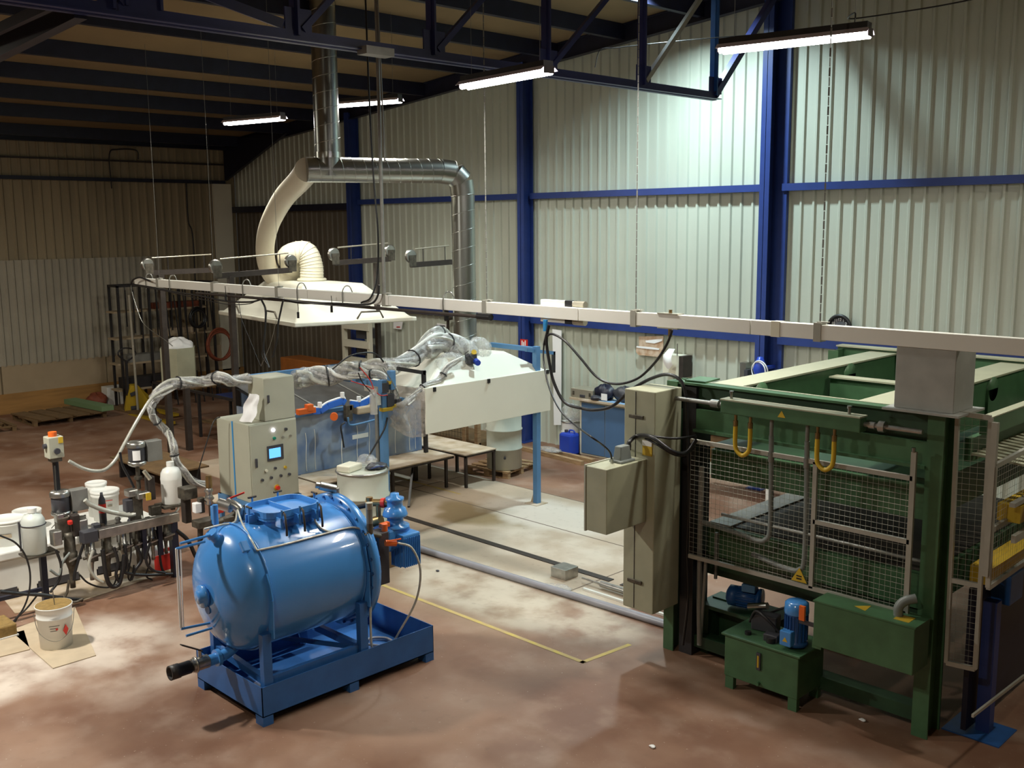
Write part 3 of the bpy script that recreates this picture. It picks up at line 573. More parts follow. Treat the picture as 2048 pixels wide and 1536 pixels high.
# ================================================================ spraying stand with the lowered cover
st = thing('station_frame', 'blue painted steel frame carrying the lowered white cover', 'machine frame', (-12.42, 12.98, 0))
link('leg', MB().box(-12.47,-12.37,12.93,13.03,0.012,2.86), 'pale_blue', st)
link('foot_plate', MB().box(-12.58,-12.28,12.82,13.12,0,0.012).add([(-12.55,12.98,0.01),(-12.47,12.98,0.01),(-12.47,12.98,0.22),(-12.55,12.95,0.01),(-12.47,12.95,0.01),(-12.47,12.95,0.22)],[(0,1,2),(5,4,3),(0,2,5,3),(0,3,4,1),(1,4,5,2)]), 'board', st)
link('leg', MB().box(-12.62,-12.52,9.62,9.72,0,2.62), 'pale_blue', st)
link('leg', MB().box(-12.70,-12.64,9.60,9.72,0,2.15), 'grey_box', st)
link('cross_rail', MB().beam((-12.500,9.919,2.781),(-12.500,10.477,2.649),0.05,0.06), 'blackm', st)
link('cross_rail', MB().beam((-12.500,10.447,2.693),(-12.500,10.461,1.346),0.06,0.05,(1,0,0)), 'blackm', st)
link('top_beam', MB().beam((-12.57,9.67,2.55),(-14.2,9.67,2.55),0.08,0.08), 'pale_blue', st)
link('top_beam', MB().beam((-12.42,12.98,2.80),(-13.6,13.0,2.80),0.08,0.08), 'pale_blue', st)
link('top_beam', MB().beam((-12.440,12.740,2.816),(-12.440,13.463,2.694),0.05,0.06), 'pale_blue', st)
link('end_post', MB().beam((-12.440,13.449,2.723),(-12.440,13.448,2.340),0.05,0.05,(1,0,0)), 'blackm', st)
cv = thing('spray_cover', 'cream pyramid cover with a tall flat skirt, lowered over the stand', 'hood', (-12.35, 11.8, 1.7))
cA, cB = V((-12.35,10.34,2.40)), V((-12.35,13.25,2.40)); cC = V((-13.95,10.34,2.36))
hood(cv, cA, cB, cC, 0.03, 0.37, 0.50, ('warm_white','warm_white'))
link('front_skirt', MB().box(-12.365,-12.335,10.34,13.25,1.685,2.43), 'warm_white', cv, bevel=0.006)
link('side_skirt', MB().box(-13.95,-12.36,13.22,13.25,2.0,2.41), 'white', cv)
link('side_skirt', MB().box(-13.95,-12.36,10.34,10.37,2.22,2.41), 'white', cv)
for y in (10.52, 11.72, 13.17): link('clip', MB().box(-12.34,-12.31,y-0.025,y+0.025,2.36,2.43), 'black', cv)
link('top_rib', MB().beam((-12.62,10.9,2.50),(-12.62,12.4,2.50),0.08,0.08), 'warm_white', cv)
# the stand's tank with stained blue front
PX = -15.25
tb = thing('spray_tank', 'blue steel spray tank with white drips, under the plastic wrapped hoses', 'tank', (PX, 11.2, 0.62))
link('front_panel', MB().box(PX-0.03,PX,9.70,12.66,0.62,1.66), 'station_blue', tb)
link('end_panel', MB().box(PX-1.9,PX-0.03,12.63,12.66,0.62,1.66).box(PX-1.9,PX-0.03,9.70,9.73,0.62,1.66), 'station_blue', tb)
link('top_rim', MB().box(PX-0.06,PX+0.03,9.7,12.68,1.66,1.72).box(PX-1.9,PX,12.60,12.68,1.66,1.72), 'pale_blue', tb)
link('tray', MB().add([(PX-0.06,9.7,1.66),(PX-0.06,12.6,1.66),(PX-2.1,12.6,2.10),(PX-2.1,9.7,2.10)],[(0,1,2,3)]).add([(PX-0.06,9.7,1.60),(PX-0.06,12.6,1.60),(PX-2.1,12.6,2.04),(PX-2.1,9.7,2.04)],[(3,2,1,0)]), 'tray', tb)
for y in (10.45,11.6): link('tray_slat', MB().beam((PX-0.1,y,1.675),(PX-2.0,y,2.10),0.03,0.014), 'grey_box', tb)
link('back_rim', MB().box(PX-2.15,PX-2.05,9.7,12.66,2.08,2.18), 'pale_blue', tb)
for y, w in ((9.98,0.012),(10.17,0.010),(10.75,0.016),(11.1,0.013),(11.38,0.012),(12.0,0.010),(12.35,0.014),(12.5,0.01)):
    link('drip', MB().tube([(PX+0.003,y,1.6-w*20),(PX+0.004,y+0.015,1.2),(PX+0.003,y-0.005,0.9),(PX+0.003,y,0.66)], w*0.55, 5), 'drum_white', tb)
link('label_strip', MB().box(PX,PX+0.006,11.0,11.36,1.08,1.16), 'drum_white', tb)
link('tank_leg', MB().box(PX-0.12,PX-0.04,9.8,9.88,0,0.62).box(PX-0.12,PX-0.04,12.5,12.58,0,0.62).box(PX-1.8,PX-1.7,9.8,9.9,0,0.62).box(PX-1.8,PX-1.7,12.5,12.6,0,0.62), 'brownm', tb)
link('rear_panel', MB().box(PX-1.9,PX-1.87,9.73,12.63,0.62,1.9), 'station_blue', tb)
# bright blue bent clamps along the tank rim
def clampbar(label, pts):
    t = thing('rim_clamp', label, 'clamp', pts[0]); 
    for a, b in zip(pts, pts[1:]): link('clamp_bar', MB().beam(a, b, 0.05, 0.12), 'clampblue', t, bevel=0.01)
    link('foam_edge', MB().tube([V(p)+V((0,0,0.07)) for p in pts], 0.02, 6, k=3), 'paper', t)
    for f in (0.35, 0.75):
        q = V(pts[int(f*len(pts))]); link('knob', MB().cyl(q+V((0,0,0.06)), q+V((0,0,0.16)), 0.04, n=8), 'paper', t)
    return t
clampbar('bright blue bent clamp on the tank rim, the lower left one', [(-15.150,10.085,1.754),(-15.150,10.242,1.732),(-15.150,10.406,1.801),(-15.150,10.735,1.850),(-15.150,10.789,1.806)])
clampbar('bright blue bent clamp on the tank rim, beside the blue post', [(-15.150,10.899,1.773),(-15.150,11.100,1.728),(-15.150,11.296,1.778),(-15.150,11.495,1.847)])
t = thing('rim_clamp', 'orange clamp fitting on the tank rim beside the small cabinet', 'clamp', (-15.100,9.917,1.783))
link('clamp_body', MB().obox((-15.100,9.917,1.783),(0.10,0.36,0.10)).obox((-15.100,9.982,1.836),(0.12,0.12,0.12)), 'orange', t, bevel=0.01)
t = thing('valve_cluster', 'small brass and orange valves on the front of the blue tank', 'valve', (-15.100,10.744,1.596))
link('valve_body', MB().obox((-15.100,10.812,1.624),(0.1,0.14,0.3)).obox((-15.100,10.860,1.719),(0.1,0.1,0.1)), 'grime', t, bevel=0.01)
link('valve_cap', MB().cyl((-15.050,10.469,1.623),(-14.950,10.398,1.627),0.07,n=12), 'orange', t)
link('valve_pipe', MB().tube([(-15.000,10.737,1.564),(-15.000,10.775,1.420),(-15.000,11.112,1.418),(-15.000,11.518,1.454)], 0.02, 6), 'pale_blue', t)
link('drain_hook', MB().tube([(-15.000,10.667,1.482),(-15.000,10.577,1.430),(-15.000,10.592,1.263),(-15.000,10.626,1.027)], 0.015, 6), 'black', t)
t = thing('pink_sponge', 'pale pink foam block resting on the tank rim', 'foam block', (-15.150,11.209,1.620))
link('block', MB().obox((-15.150,11.233,1.635),(0.2,0.46,0.14)), 'card', t, bevel=0.03)
# low tables around the stand
def low_table(label, x0, x1, y0, y1, z, legs):
    t = thing('low_table', label, 'table', ((x0+x1)/2,(y0+y1)/2,0))
    link('table_top', MB().box(x0,x1,y0,y1,z-0.02,z), 'board', t)
    link('apron', MB().box(x0+0.01,x1-0.01,y0+0.01,y0+0.04,z-0.06,z-0.02).box(x0+0.01,x1-0.01,y1-0.04,y1-0.01,z-0.06,z-0.02).box(x1-0.04,x1-0.01,y0+0.01,y1-0.01,z-0.06,z-0.02).box(x0+0.01,x0+0.04,y0+0.01,y1-0.01,z-0.06,z-0.02), 'brownm', t)
    for lx, ly in legs: link('leg', MB().box(lx-0.025,lx+0.025,ly-0.025,ly+0.025,0,z-0.02), 'brownm', t)
low_table('low table with dusty pale top, its corner beside the pallet drum', -16.3,-14.13,12.80,13.62,0.655, ((-14.17,12.84),(-14.17,13.58),(-15.25,12.84),(-15.25,13.58),(-16.25,12.84),(-16.25,13.58)))
low_table('low table with dusty pale top running along the front of the blue tank', PX+0.01,-14.42,9.75,12.78,0.615, ((-14.47,12.6),(-14.47,11.3),(-14.47,9.9),(-15.18,11.3)))
low_table('low brown topped table behind the control cabinet', -15.2,-14.0,7.9,9.72,0.60, ((-14.05,8.0),(-14.05,9.6),(-15.1,8.0),(-15.1,9.6)))
solo('steel_brace', MB().beam((-14.6,11.9,0.58),(-13.9,11.2,0.01),0.04,0.04), 'blackm', 'black slanted brace bar under the low table', 'brace', (-14.2,11.5,0))
# plastic wrapped hose bundles
def bundle(label, pts, r, strands=5, wrapr=1.0, mains='wrap'):
    t = thing('hose_bundle', label, 'hose bundle', pts[0]); P = catmull(pts, 5)
    strands += 3
    for s_ in range(strands):
        ph = 2*PI*s_/strands+random.random(); q = []
        for i, p in enumerate(P):
            d = (P[min(i+1,len(P)-1)]-P[max(i-1,0)]).normalized(); u, w = frame(d); a = ph+i*0.22
            k = 0.62 if s_ % 3 else 0.9
            q.append(p+u*(r*k*math.cos(a))+w*(r*k*math.sin(a)))
        link('hose', MB().tube(q, r*(0.16+0.16*random.random()), 6, smooth=False), ('clearhose','wrap','clearhose','drum_white','grey_hose','wrap')[s_%6], t)
    link('plastic_wrap', MB().tube(catmull(P, 2), r*1.02*wrapr, 14, smooth=False, rv=lambda u_: 1+0.07*math.sin(23*u_)+0.05*math.sin(71*u_+1)), 'film', t)
    for f in (0.33, 0.66):
        i = int(f*(len(P)-1)); link('tie', MB().ring(P[i], r*1.12, 0.014, P[i+1]-P[i], n=14, m=5), 'black', t)
    return t
bA = [*[(-13.900,8.123,2.676),(-13.900,7.815,2.680),(-13.900,7.635,2.754)], *[(-14.300,7.600,2.664),(-14.300,7.311,2.674),(-14.300,7.070,2.679)], *[(-14.300,6.866,2.575),(-14.300,6.750,2.477)]]
bundle('plastic wrapped hose bundle running left from the small cabinet', bA, 0.085, 5)
bundle('plastic wrapped hoses turning down beside the dark post to the pumps', [*[(-14.300,6.849,2.555),(-14.300,6.722,2.391),(-14.300,6.728,2.255),(-14.300,6.820,2.106),(-14.300,6.944,1.950)], *[(-13.900,6.831,1.844),(-13.900,6.842,1.655)], *[(-13.700,6.826,1.540),(-13.700,6.993,1.307),(-13.700,7.228,1.202)]], 0.055, 4)
solo('flexible_conduit', MB().tube([*[(-14.200,7.019,2.665),(-14.200,6.803,2.594),(-14.200,6.658,2.500),(-14.200,6.449,2.232),(-14.200,6.241,1.931),(-14.200,6.093,1.712),(-14.200,5.939,1.592),(-14.200,5.780,1.591),(-14.200,5.608,1.665),(-14.200,5.430,1.797)]], 0.024, 10), 'clearhose', 'pale grey conduit sagging from the wrapped bundle to the emergency stop box', 'conduit', (-14.200,6.241,1.931))
bundle('plastic wrapped hose bundle lying over the tank, right of the small cabinet', [*[(-13.900,8.965,2.565),(-13.900,9.231,2.600),(-13.700,9.383,2.603),(-13.600,9.528,2.629),(-13.400,9.661,2.683),(-13.200,9.860,2.681),(-13.000,10.011,2.740),(-12.900,10.184,2.674)]], 0.15, 6)
bundle('plastic wrapped hoses climbing over the cover to its far valve', [*[(-12.900,9.983,2.728),(-12.900,10.290,2.778),(-13.000,10.711,2.859),(-13.100,11.127,3.099),(-13.200,11.416,3.153),(-13.200,11.640,2.978),(-13.200,11.811,2.841)]], 0.13, 6)
bundle('bigger plastic wrapped loop at the foot of the elbow duct', [*[(-13.000,10.907,2.940),(-13.000,11.239,3.012),(-13.000,11.520,2.987),(-13.000,11.806,2.875),(-12.900,11.886,2.701),(-12.800,11.791,2.572)]], 0.15, 6)
bundle('wrapped hose trailing down across the cover skirt edge', [*[(-12.450,11.214,2.823),(-12.450,10.915,2.697),(-12.450,10.749,2.526),(-12.450,10.429,2.448),(-12.450,10.218,2.328),(-12.450,10.031,2.208)]], 0.05, 3)
bundle('wrapped hose arching over the tank to the post valves', [*[(-13.200,9.514,2.638),(-12.900,9.634,2.686),(-12.700,9.775,2.658),(-12.600,9.889,2.472),(-12.600,9.932,2.267)]], 0.06, 4)
t = thing('bubble_bag', 'shiny clear plastic bag over the cover valve beside the elbow duct', 'plastic bag', (-12.900,11.656,2.836))
def bag(c, rx, ry, rz, seed):
    rnd = random.Random(seed); ph = [rnd.random()*6 for _ in range(6)]
    def fn(u, v):
        th = u*2*PI; fi = v*PI; k = 1+0.13*math.sin(3*th+ph[0]+2*fi)+0.10*math.sin(7*th+ph[1])*math.sin(5*fi+ph[2])
        return (c[0]+rx*k*math.sin(fi)*math.cos(th), c[1]+ry*k*math.sin(fi)*math.sin(th), c[2]+rz*k*math.cos(fi))
    return MB().grid(fn, 24, 14)
link('film', bag((-12.900,11.599,2.841), 0.26, 0.30, 0.24, 3), 'film', t)
link('film', bag((-12.900,12.007,2.847), 0.2, 0.26, 0.2, 5), 'film', t)
link('film', bag((-12.700,11.191,2.728), 0.16, 0.30, 0.15, 8), 'film', t)
t = thing('cover_valve', 'black, yellow and blue valve head on top of the cream cover', 'valve', (-12.700,11.702,2.762))
link('valve_block', MB().obox((-12.600,11.575,2.758),(0.14,0.16,0.16)).cyl((-12.550,11.451,2.842),(-12.550,11.643,2.688),0.035), 'slate', t, bevel=0.01)
link('blue_cap', MB().cyl((-12.500,11.597,2.731),(-12.400,11.549,2.711),0.05,n=12), 'blueplastic', t)
link('yellow_cap', MB().cyl((-12.600,11.646,2.836),(-12.550,11.600,2.879),0.045,n=12), 'yellow', t)
link('mount_block', MB().obox((-12.800,11.280,2.736),(0.22,0.22,0.12)), 'cream', t, bevel=0.01)
# hanging plastic curtain on the cover's corner
def curt(u, v):
    a = V((-12.400,10.407,2.408)); b = V((-12.460,9.820,2.250)); c = V((-12.400,10.385,1.645)); d = V((-12.500,9.780,1.884))
    p = (a*(1-u)+b*u)*(1-v)+(c*(1-u)+d*u)*v; p.x += 0.05*math.sin(9*u+3*v)+0.03*math.sin(17*u*v); p.z -= 0.10*math.sin(u*PI)*v; return p
solo('plastic_curtain', MB().grid(curt, 20, 16), 'film_dense', 'crumpled clear plastic sheet hanging from the left corner of the cream cover', 'plastic sheet', (-12.400,10.066,2.033))
# valve cluster on the near blue post
t = thing('post_valves', 'cluster of black and yellow valves on top of the near blue post', 'valve', (-12.600,9.783,2.286))
for q, (sx_, sz_, m_) in zip([(-12.550,9.682,2.502),(-12.550,9.774,2.293),(-12.550,9.520,2.325),(-12.550,9.941,2.232),(-12.550,9.834,2.603),(-12.550,9.710,2.158),(-12.550,9.850,2.188),(-12.550,9.773,2.571)], ((0.12,0.16,'slate'),(0.14,0.2,'slate'),(0.12,0.16,'clearhose'),(0.1,0.12,'slate'),(0.1,0.3,'pale_blue'),(0.2,0.06,'yellow_dark'),(0.1,0.06,'yellow_dark'),(0.06,0.05,'yellow'))):
    link('valve_body', MB().obox(q,(0.1,sx_,sz_)), m_, t, bevel=0.008)
link('gauge_glass', MB().cyl((-12.500,9.431,2.514),(-12.500,9.436,2.123),0.06,n=14), 'glass', t)
for k_, pts in enumerate(([(-12.500,9.626,2.827),(-12.500,9.813,2.571),(-12.500,9.953,2.276),(-12.500,9.896,2.083)], [(-12.500,9.025,2.685),(-12.500,9.375,2.544),(-12.500,9.562,2.404),(-12.500,9.708,2.386)], [(-12.500,9.199,2.872),(-12.500,9.380,2.660),(-12.500,9.450,2.496)])):
    link('valve_hose', MB().tube(pts, 0.008, 6), ('galv','red','red')[k_], t)
cable('thin black cable arching above the wrapped bundle left of the pole', [(-12.900,8.977,2.835),(-12.900,9.310,3.003),(-12.900,9.696,3.021),(-12.900,9.890,2.923),(-12.900,10.004,2.750),(-12.900,10.037,2.544)], 0.012)
cable('black cable slanting from the post valves down into the near drum', [*[(-12.500,9.696,2.031),(-12.500,9.620,1.844),(-12.500,9.387,1.563),(-12.500,9.236,1.391)]], 0.014)
cable('thin dark cable slanting left of the post valves', [(-12.500,9.159,2.800),(-12.500,9.237,2.638),(-12.500,9.355,2.508),(-12.500,9.465,2.377)], 0.009)
# ================================================================ blue pressure tank in its drip pan
TXc, TZc, TR = -9.32, 1.27, 0.66
pk = thing('pressure_tank', 'large glossy blue pressure vessel lying on posts in the drip pan', 'tank', (TXc, 5.9, 0.12))
ya, yb = 5.18, 6.42
prof = [(0.0,-0.36)]+[(TR*math.sin(a), -0.36*math.cos(a)) for a in [PI/2*i/12 for i in range(1,13)]]+[(TR,yb-ya)]
link('shell', MB().lathe((TXc,ya,TZc), prof, (0,1,0), 64), 'bluepaint', pk)
link('weld_seam', MB().ring((TXc,ya+0.03,TZc), TR+0.001, 0.007, (0,1,0), 64, 6).ring((TXc,yb-0.06,TZc), TR+0.001, 0.007, (0,1,0), 64, 6), 'bluepaint', pk)
link('end_flange', MB().lathe((TXc,yb,TZc), [(TR,0),(TR+0.095,0),(TR+0.095,0.035),(TR+0.095,0.04),(TR+0.095,0.08),(TR-0.03,0.08)], (0,1,0), 64), 'bluepaint', pk)
dish = [(TR-0.02,0.0)]+[((TR-0.02)*math.cos(a), 0.22*math.sin(a)) for a in [PI/2*i/10 for i in range(1,11)]]
link('end_dish', MB().lathe((TXc,yb+0.08,TZc), dish, (0,1,0), 48), 'bluepaint', pk)
for i in range(28):
    a = 2*PI*i/28; x, z = TXc+(TR+0.055)*math.cos(a), TZc+(TR+0.055)*math.sin(a); link('flange_bolt', MB().cyl((x,yb-0.022,z),(x,yb+0.105,z),0.016,n=6), 'panblue', pk)
# manway on top: rounded rectangular neck, rim and clamped lid with swing bolts
mx, my, mw, ml = TXc+0.02, 5.76, 0.25, 0.31
def rrect(cx, cy, hw, hl, r, z, n=6):
    out = []
    for sx_, sy_, a0 in ((1,1,0),(-1,1,PI/2),(-1,-1,PI),(1,-1,3*PI/2)):
        for i in range(n+1):
            a = a0+PI/2*i/n; out.append(V((cx+sx_*(hw-r)+r*math.cos(a), cy+sy_*(hl-r)+r*math.sin(a), z)))
    return out
def rloft(mb, sections, cap=True):
    n = len(sections[0]); vs = [p for s_ in sections for p in s_]
    mb.add(vs, [(k*n+i,k*n+(i+1)%n,(k+1)*n+(i+1)%n,(k+1)*n+i) for k in range(len(sections)-1) for i in range(n)])
    if cap: mb.add(sections[-1], [tuple(range(n))])
    return mb
link('manway_neck', rloft(MB(), [rrect(mx,my,mw,ml,0.14,1.76), rrect(mx,my,mw,ml,0.14,1.96), rrect(mx,my,mw+0.03,ml+0.03,0.15,1.96), rrect(mx,my,mw+0.03,ml+0.03,0.15,1.985)]), 'bluepaint', pk)
lid = link('manway_lid', rloft(MB(), [rrect(mx,my,mw+0.035,ml+0.035,0.15,1.99), rrect(mx,my,mw+0.035,ml+0.035,0.15,2.06), rrect(mx,my,mw+0.015,ml+0.015,0.14,2.06), rrect(mx,my,mw+0.012,ml+0.012,0.14,2.01)]), 'bluepaint', pk)
link('lid_rib', MB().box(mx-mw,mx+mw,my-0.02,my-0.005,2.005,2.045), 'bluepaint', lid)
for (x, y, rz) in ((mx+mw+0.05,my-0.22,0),(mx+mw+0.05,my,0),(mx+mw+0.05,my+0.22,0),(mx-mw-0.05,my-0.16,PI),(mx-mw-0.05,my+0.16,PI),(mx,my+ml+0.06,PI/2),(mx,my-ml-0.05,-PI/2)):
    d = V((math.cos(rz), math.sin(rz), 0)); s_ = V((-d.y, d.x, 0)); c = V((x,y,1.965))
    h = link('swing_bolt', MB().beam(c-d*0.03+s_*0.03,c+d*0.07+s_*0.03,0.014,0.10).beam(c-d*0.03-s_*0.03,c+d*0.07-s_*0.03,0.014,0.10).cyl(c+d*0.04+V((0,0,-0.08)),c+d*0.04+V((0,0,0.13)),0.012,n=8), 'bluepaint', pk)
    link('bolt_handle', MB().tube([c+d*0.04+s_*0.02+V((0,0,0.10)), c+d*0.10+V((0,0,0.09)), c+d*0.12+V((0,0,-0.06)), c+d*0.12+V((0,0,-0.13))], 0.012, 6, smooth=False) if rz == 0 else MB().cyl(c+d*0.04-s_*0.05+V((0,0,0.13)), c+d*0.04+s_*0.05+V((0,0,0.13)), 0.012, n=6), 'brownm', h)
# nozzles
link('dome_nozzle', MB().lathe((TXc,ya-0.34,TZc), [(0.10,0.04),(0.10,-0.03),(0.12,-0.03),(0.12,-0.065),(0.07,-0.065),(0.07,-0.10),(0.0,-0.10)], (0,1,0), 16), 'bluepaint', pk)
link('dome_drain', MB().cyl((TXc+0.03,ya-0.36,TZc-0.14),(TXc+0.03,ya-0.29,TZc-0.14),0.05,n=12), 'panblue', pk)
link('top_nozzle', MB().cyl((TXc-0.02,ya-0.15,TZc+0.50),(TXc-0.02,ya-0.24,TZc+0.63),0.05,n=16).cyl((TXc-0.02,ya-0.22,TZc+0.60),(TXc-0.02,ya-0.245,TZc+0.64),0.065,n=16), 'bluepaint', pk)
link('top_pipe', MB().cyl((TXc-0.25,5.12,1.75),(TXc-0.25,5.12,2.12),0.03,n=12), 'bluepaint', pk)
link('lifting_lug', MB().obox([(-8.929,5.075,1.820)][0],(0.05,0.08,0.12),0,0,-0.7), 'bluepaint', pk, bevel=0.01)
# sight glass on the dome end
sg = link('sight_glass', MB().cyl((-9.320,4.545,1.836), (-9.320,4.541,1.010), 0.015, n=8).cyl((-9.320,4.588,1.837), (-9.320,4.568,1.003), 0.007, n=6), 'paper', pk)
for a, b in (((-9.320,4.539,1.833), (-9.300,4.844,1.844)), ((-9.320,4.585,1.879), (-9.300,4.903,1.899)), ((-9.320,4.540,0.995), (-9.300,4.848,0.974)), ((-9.320,4.589,0.906), (-9.300,4.867,0.914))):
    link('glass_arm', MB().cyl(a, b, 0.014, n=8), 'bluepaint', sg)
# support posts and saddle rails
for x, y in ((-8.655,5.12),(-8.655,6.32),(-9.98,5.22),(-9.98,6.32)):
    link('support_post', MB().beam((min(x,-8.7) if x>-9 else -9.9,y,0.14),(min(x,-8.7) if x>-9 else -9.9,y,0.95),0.075,0.10,(0,1,0)), 'panblue', pk)
    if x > -9: link('saddle_strap', MB().beam((-8.665,y+0.06,0.9),(-8.655,y+0.06,1.30),0.012,0.09,(1,0,0)).beam((-8.655,y+0.06,1.30),(-8.72,y+0.06,1.56),0.012,0.09,(1,0,0)), 'bluepaint', pk)
link('support_rail', MB().beam((-8.72,5.15,0.42),(-8.72,6.3,0.42),0.05,0.12).beam((-9.9,5.2,0.42),(-9.9,6.3,0.42),0.05,0.12).beam((-9.9,5.22,0.42),(-8.72,5.14,0.42),0.06,0.08).beam((-9.9,6.32,0.42),(-8.72,6.32,0.42),0.06,0.08).beam((-9.88,5.3,0.60),(-8.75,6.3,0.42),0.04,0.04), 'panblue', pk)
link('strap', MB().ring((TXc,5.20,TZc), TR+0.012, 0.012, (0,1,0), 40, 4, 0, 2*PI), 'bluepaint', pk)
# outlet pipe with ball valve at the near end
v = link('outlet_pipe', MB().tube([(TXc,5.15,0.66),(TXc-0.02,5.1,0.60),(TXc-0.02,4.98,0.56),(TXc-0.02,4.80,0.555)],0.06,14).cyl((TXc-0.02,4.95,0.56),(TXc-0.02,4.91,0.56),0.09,n=16), 'bluepaint', pk)
link('ball_valve', MB().cyl((TXc-0.02,4.82,0.56),(TXc-0.02,4.64,0.56),0.07,n=16).ring((TXc-0.02,4.68,0.56),0.073,0.012,(0,1,0)).cyl((TXc-0.02,4.74,0.62),(TXc-0.02,4.74,0.70),0.02,n=8), 'stainless', v)
link('valve_lever', MB().beam((TXc-0.02,4.76,0.69),(TXc-0.02,4.54,0.82),0.045,0.012), 'brownm', v)
link('hose_coupling', MB().lathe((TXc-0.02,4.64,0.56), [(0.055,0),(0.055,-0.02),(0.068,-0.02),(0.068,-0.14),(0.075,-0.14),(0.075,-0.24),(0.058,-0.24),(0.054,-0.12),(0,-0.12)], (0,1,0), 22), 'blackm', v)
# air lines
link('air_hose', MB().tube([*[(-9.417,4.902,1.938),(-9.434,5.092,1.935),(-9.434,5.266,1.935)],(TXc-0.30,5.40,2.02)], 0.011, 7), 'clearhose', pk)
link('air_hose', MB().tube([(TXc-0.30,5.40,2.02),*[(-9.318,5.281,1.945),(-9.011,5.189,1.870),(-8.865,5.176,1.769)]], 0.011, 7), 'clearhose', pk)
link('air_hose', MB().tube([*[(-8.865,5.176,1.769),(-8.857,5.439,1.761),(-8.857,5.741,1.761),(-8.858,6.025,1.762),(-8.859,6.219,1.763),(-8.850,6.345,1.754),(-8.820,6.435,1.723)],(-8.74,6.44,1.70)], 0.012, 7), 'clearhose', pk)
link('air_hose', MB().tube([(TXc+0.27,6.02,1.98),*[(-9.029,5.987,1.879),(-8.919,5.986,1.813),(-8.865,6.062,1.769),(-8.860,6.188,1.764)]], 0.012, 7), 'clearhose', pk)
link('elbow_fitting', MB().tube([(TXc-0.30,5.42,1.85),(TXc-0.28,5.42,2.0),(TXc-0.40,5.34,2.08)],0.05,10).cyl((TXc-0.33,5.35,2.03),(TXc-0.46,5.28,2.06),0.062,n=12), 'stainless', pk)
link('elbow_fitting', MB().cyl((TXc-0.05,6.50,1.93),(TXc-0.05,6.50,2.07),0.045,n=12).cyl((TXc-0.05,6.50,2.06),(TXc-0.12,6.34,2.12),0.05,n=12).cyl((TXc-0.12,6.34,2.12),(TXc-0.14,6.30,2.13),0.035,n=12), 'stainless', pk)
link('red_handle', MB().beam((TXc-0.42,5.36,2.10),(TXc-0.30,5.50,2.17),0.03,0.015), 'red', pk)
# regulator and air lines at the pump end
rg = link('regulator', MB().cyl((-8.72,6.48,1.62),(-8.72,6.48,1.80),0.035,n=12).cyl((-8.72,6.42,1.70),(-8.72,6.62,1.62),0.025,n=8), 'grime', pk)
link('regulator_cap', MB().cyl((-8.72,6.48,1.80),(-8.72,6.48,1.96),0.036,n=14), 'grey_box', rg)
link('regulator_top', MB().cyl((-8.72,6.48,1.96),(-8.72,6.48,2.03),0.04,n=14), 'silver', rg)
link('red_valve', MB().cyl((-8.72,6.46,1.50),(-8.72,6.46,1.60),0.035,n=10), 'orange', rg)
link('drop_hose', MB().tube([(-8.72,6.47,1.50),(-8.71,6.46,1.1),(-8.68,6.42,0.7),(-8.70,6.45,0.35),(-8.74,6.6,0.17)], 0.014, 7), 'clearhose', pk)
# ---- blue vertical pump / motor with geared head, bolted to the dish
pm = thing('mixer_pump', 'blue motor with ribbed body and stepped round top, at the right end of the vessel', 'pump', (-9.0, 6.95, 1.1))
px_, py_ = -8.99, 7.06
link('gear_box', MB().obox((px_-0.05,py_-0.03,1.46),(0.28,0.34,0.26)).cyl((px_-0.3,py_-0.25,1.44),(px_-0.1,py_-0.05,1.44),0.11,n=16), 'bluepaint', pm, bevel=0.03)
link('stepped_head', MB().lathe((px_-0.02,py_,1.58), [(0.16,0),(0.16,0.02),(0.095,0.03),(0.095,0.11),(0.145,0.13),(0.145,0.15),(0.12,0.22),(0.09,0.235),(0.09,0.30),(0.105,0.31),(0.105,0.34),(0.05,0.35),(0.05,0.39),(0.0,0.39)], (0,0,1), 28), 'bluepaint', pm)
link('mount_pipe', MB().cyl((TXc,6.72,1.35),(px_,py_-0.05,1.42),0.12,n=18), 'panblue', pm)
motor = link('motor_body', MB().obox((px_+0.10,py_+0.05,1.34),(0.22,0.26,0.38)), 'bluepaint', pm, bevel=0.02)
for i in range(9): link('cooling_fin', MB().obox((px_+0.215,py_-0.06+0.027*i,1.32),(0.022,0.008,0.34)), 'bluepaint', motor)
for i in range(6): link('cooling_fin', MB().obox((px_+0.02+0.03*i,py_-0.09,1.32),(0.008,0.022,0.34)), 'bluepaint', motor)
link('terminal_box', MB().box(-8.99,-8.80,6.66,6.80,1.02,1.62), 'slate', pm, bevel=0.01)
link('stop_switch', MB().cyl((-8.85,6.78,1.62),(-8.85,6.78,1.70),0.035,n=12).obox((-8.93,6.84,1.66),(0.05,0.12,0.05)), 'orange', pm)
link('ball_valve', MB().cyl((-8.74,6.70,1.52),(-8.70,6.82,1.50),0.035,n=10).beam((-8.70,6.70,1.55),(-8.66,6.86,1.55),0.02,0.01), 'orange', pm)
link('loop_hose', MB().tube([(-8.70,6.84,1.50),(-8.62,6.98,1.42),(-8.58,7.06,1.15),(-8.62,7.02,0.8),(-8.72,6.85,0.45),(-8.85,6.75,0.17)], 0.013, 8), 'clearhose', pm)
link('valve_tree', MB().cyl((px_-0.34,py_-0.16,1.83),(px_-0.08,py_-0.02,1.85),0.045,n=12).cyl((px_-0.30,py_-0.15,1.62),(px_-0.30,py_-0.15,1.83),0.03,n=10).cyl((px_-0.20,py_-0.10,1.68),(px_-0.20,py_-0.10,1.83),0.03,n=10).cyl((px_-0.30,py_-0.15,1.80),(px_-0.30,py_-0.15,1.90),0.04,n=10), 'brass', pm)
link('red_band', MB().cyl((px_-0.17,py_-0.07,1.84),(px_-0.13,py_-0.05,1.845),0.058,n=14), 'red', pm)
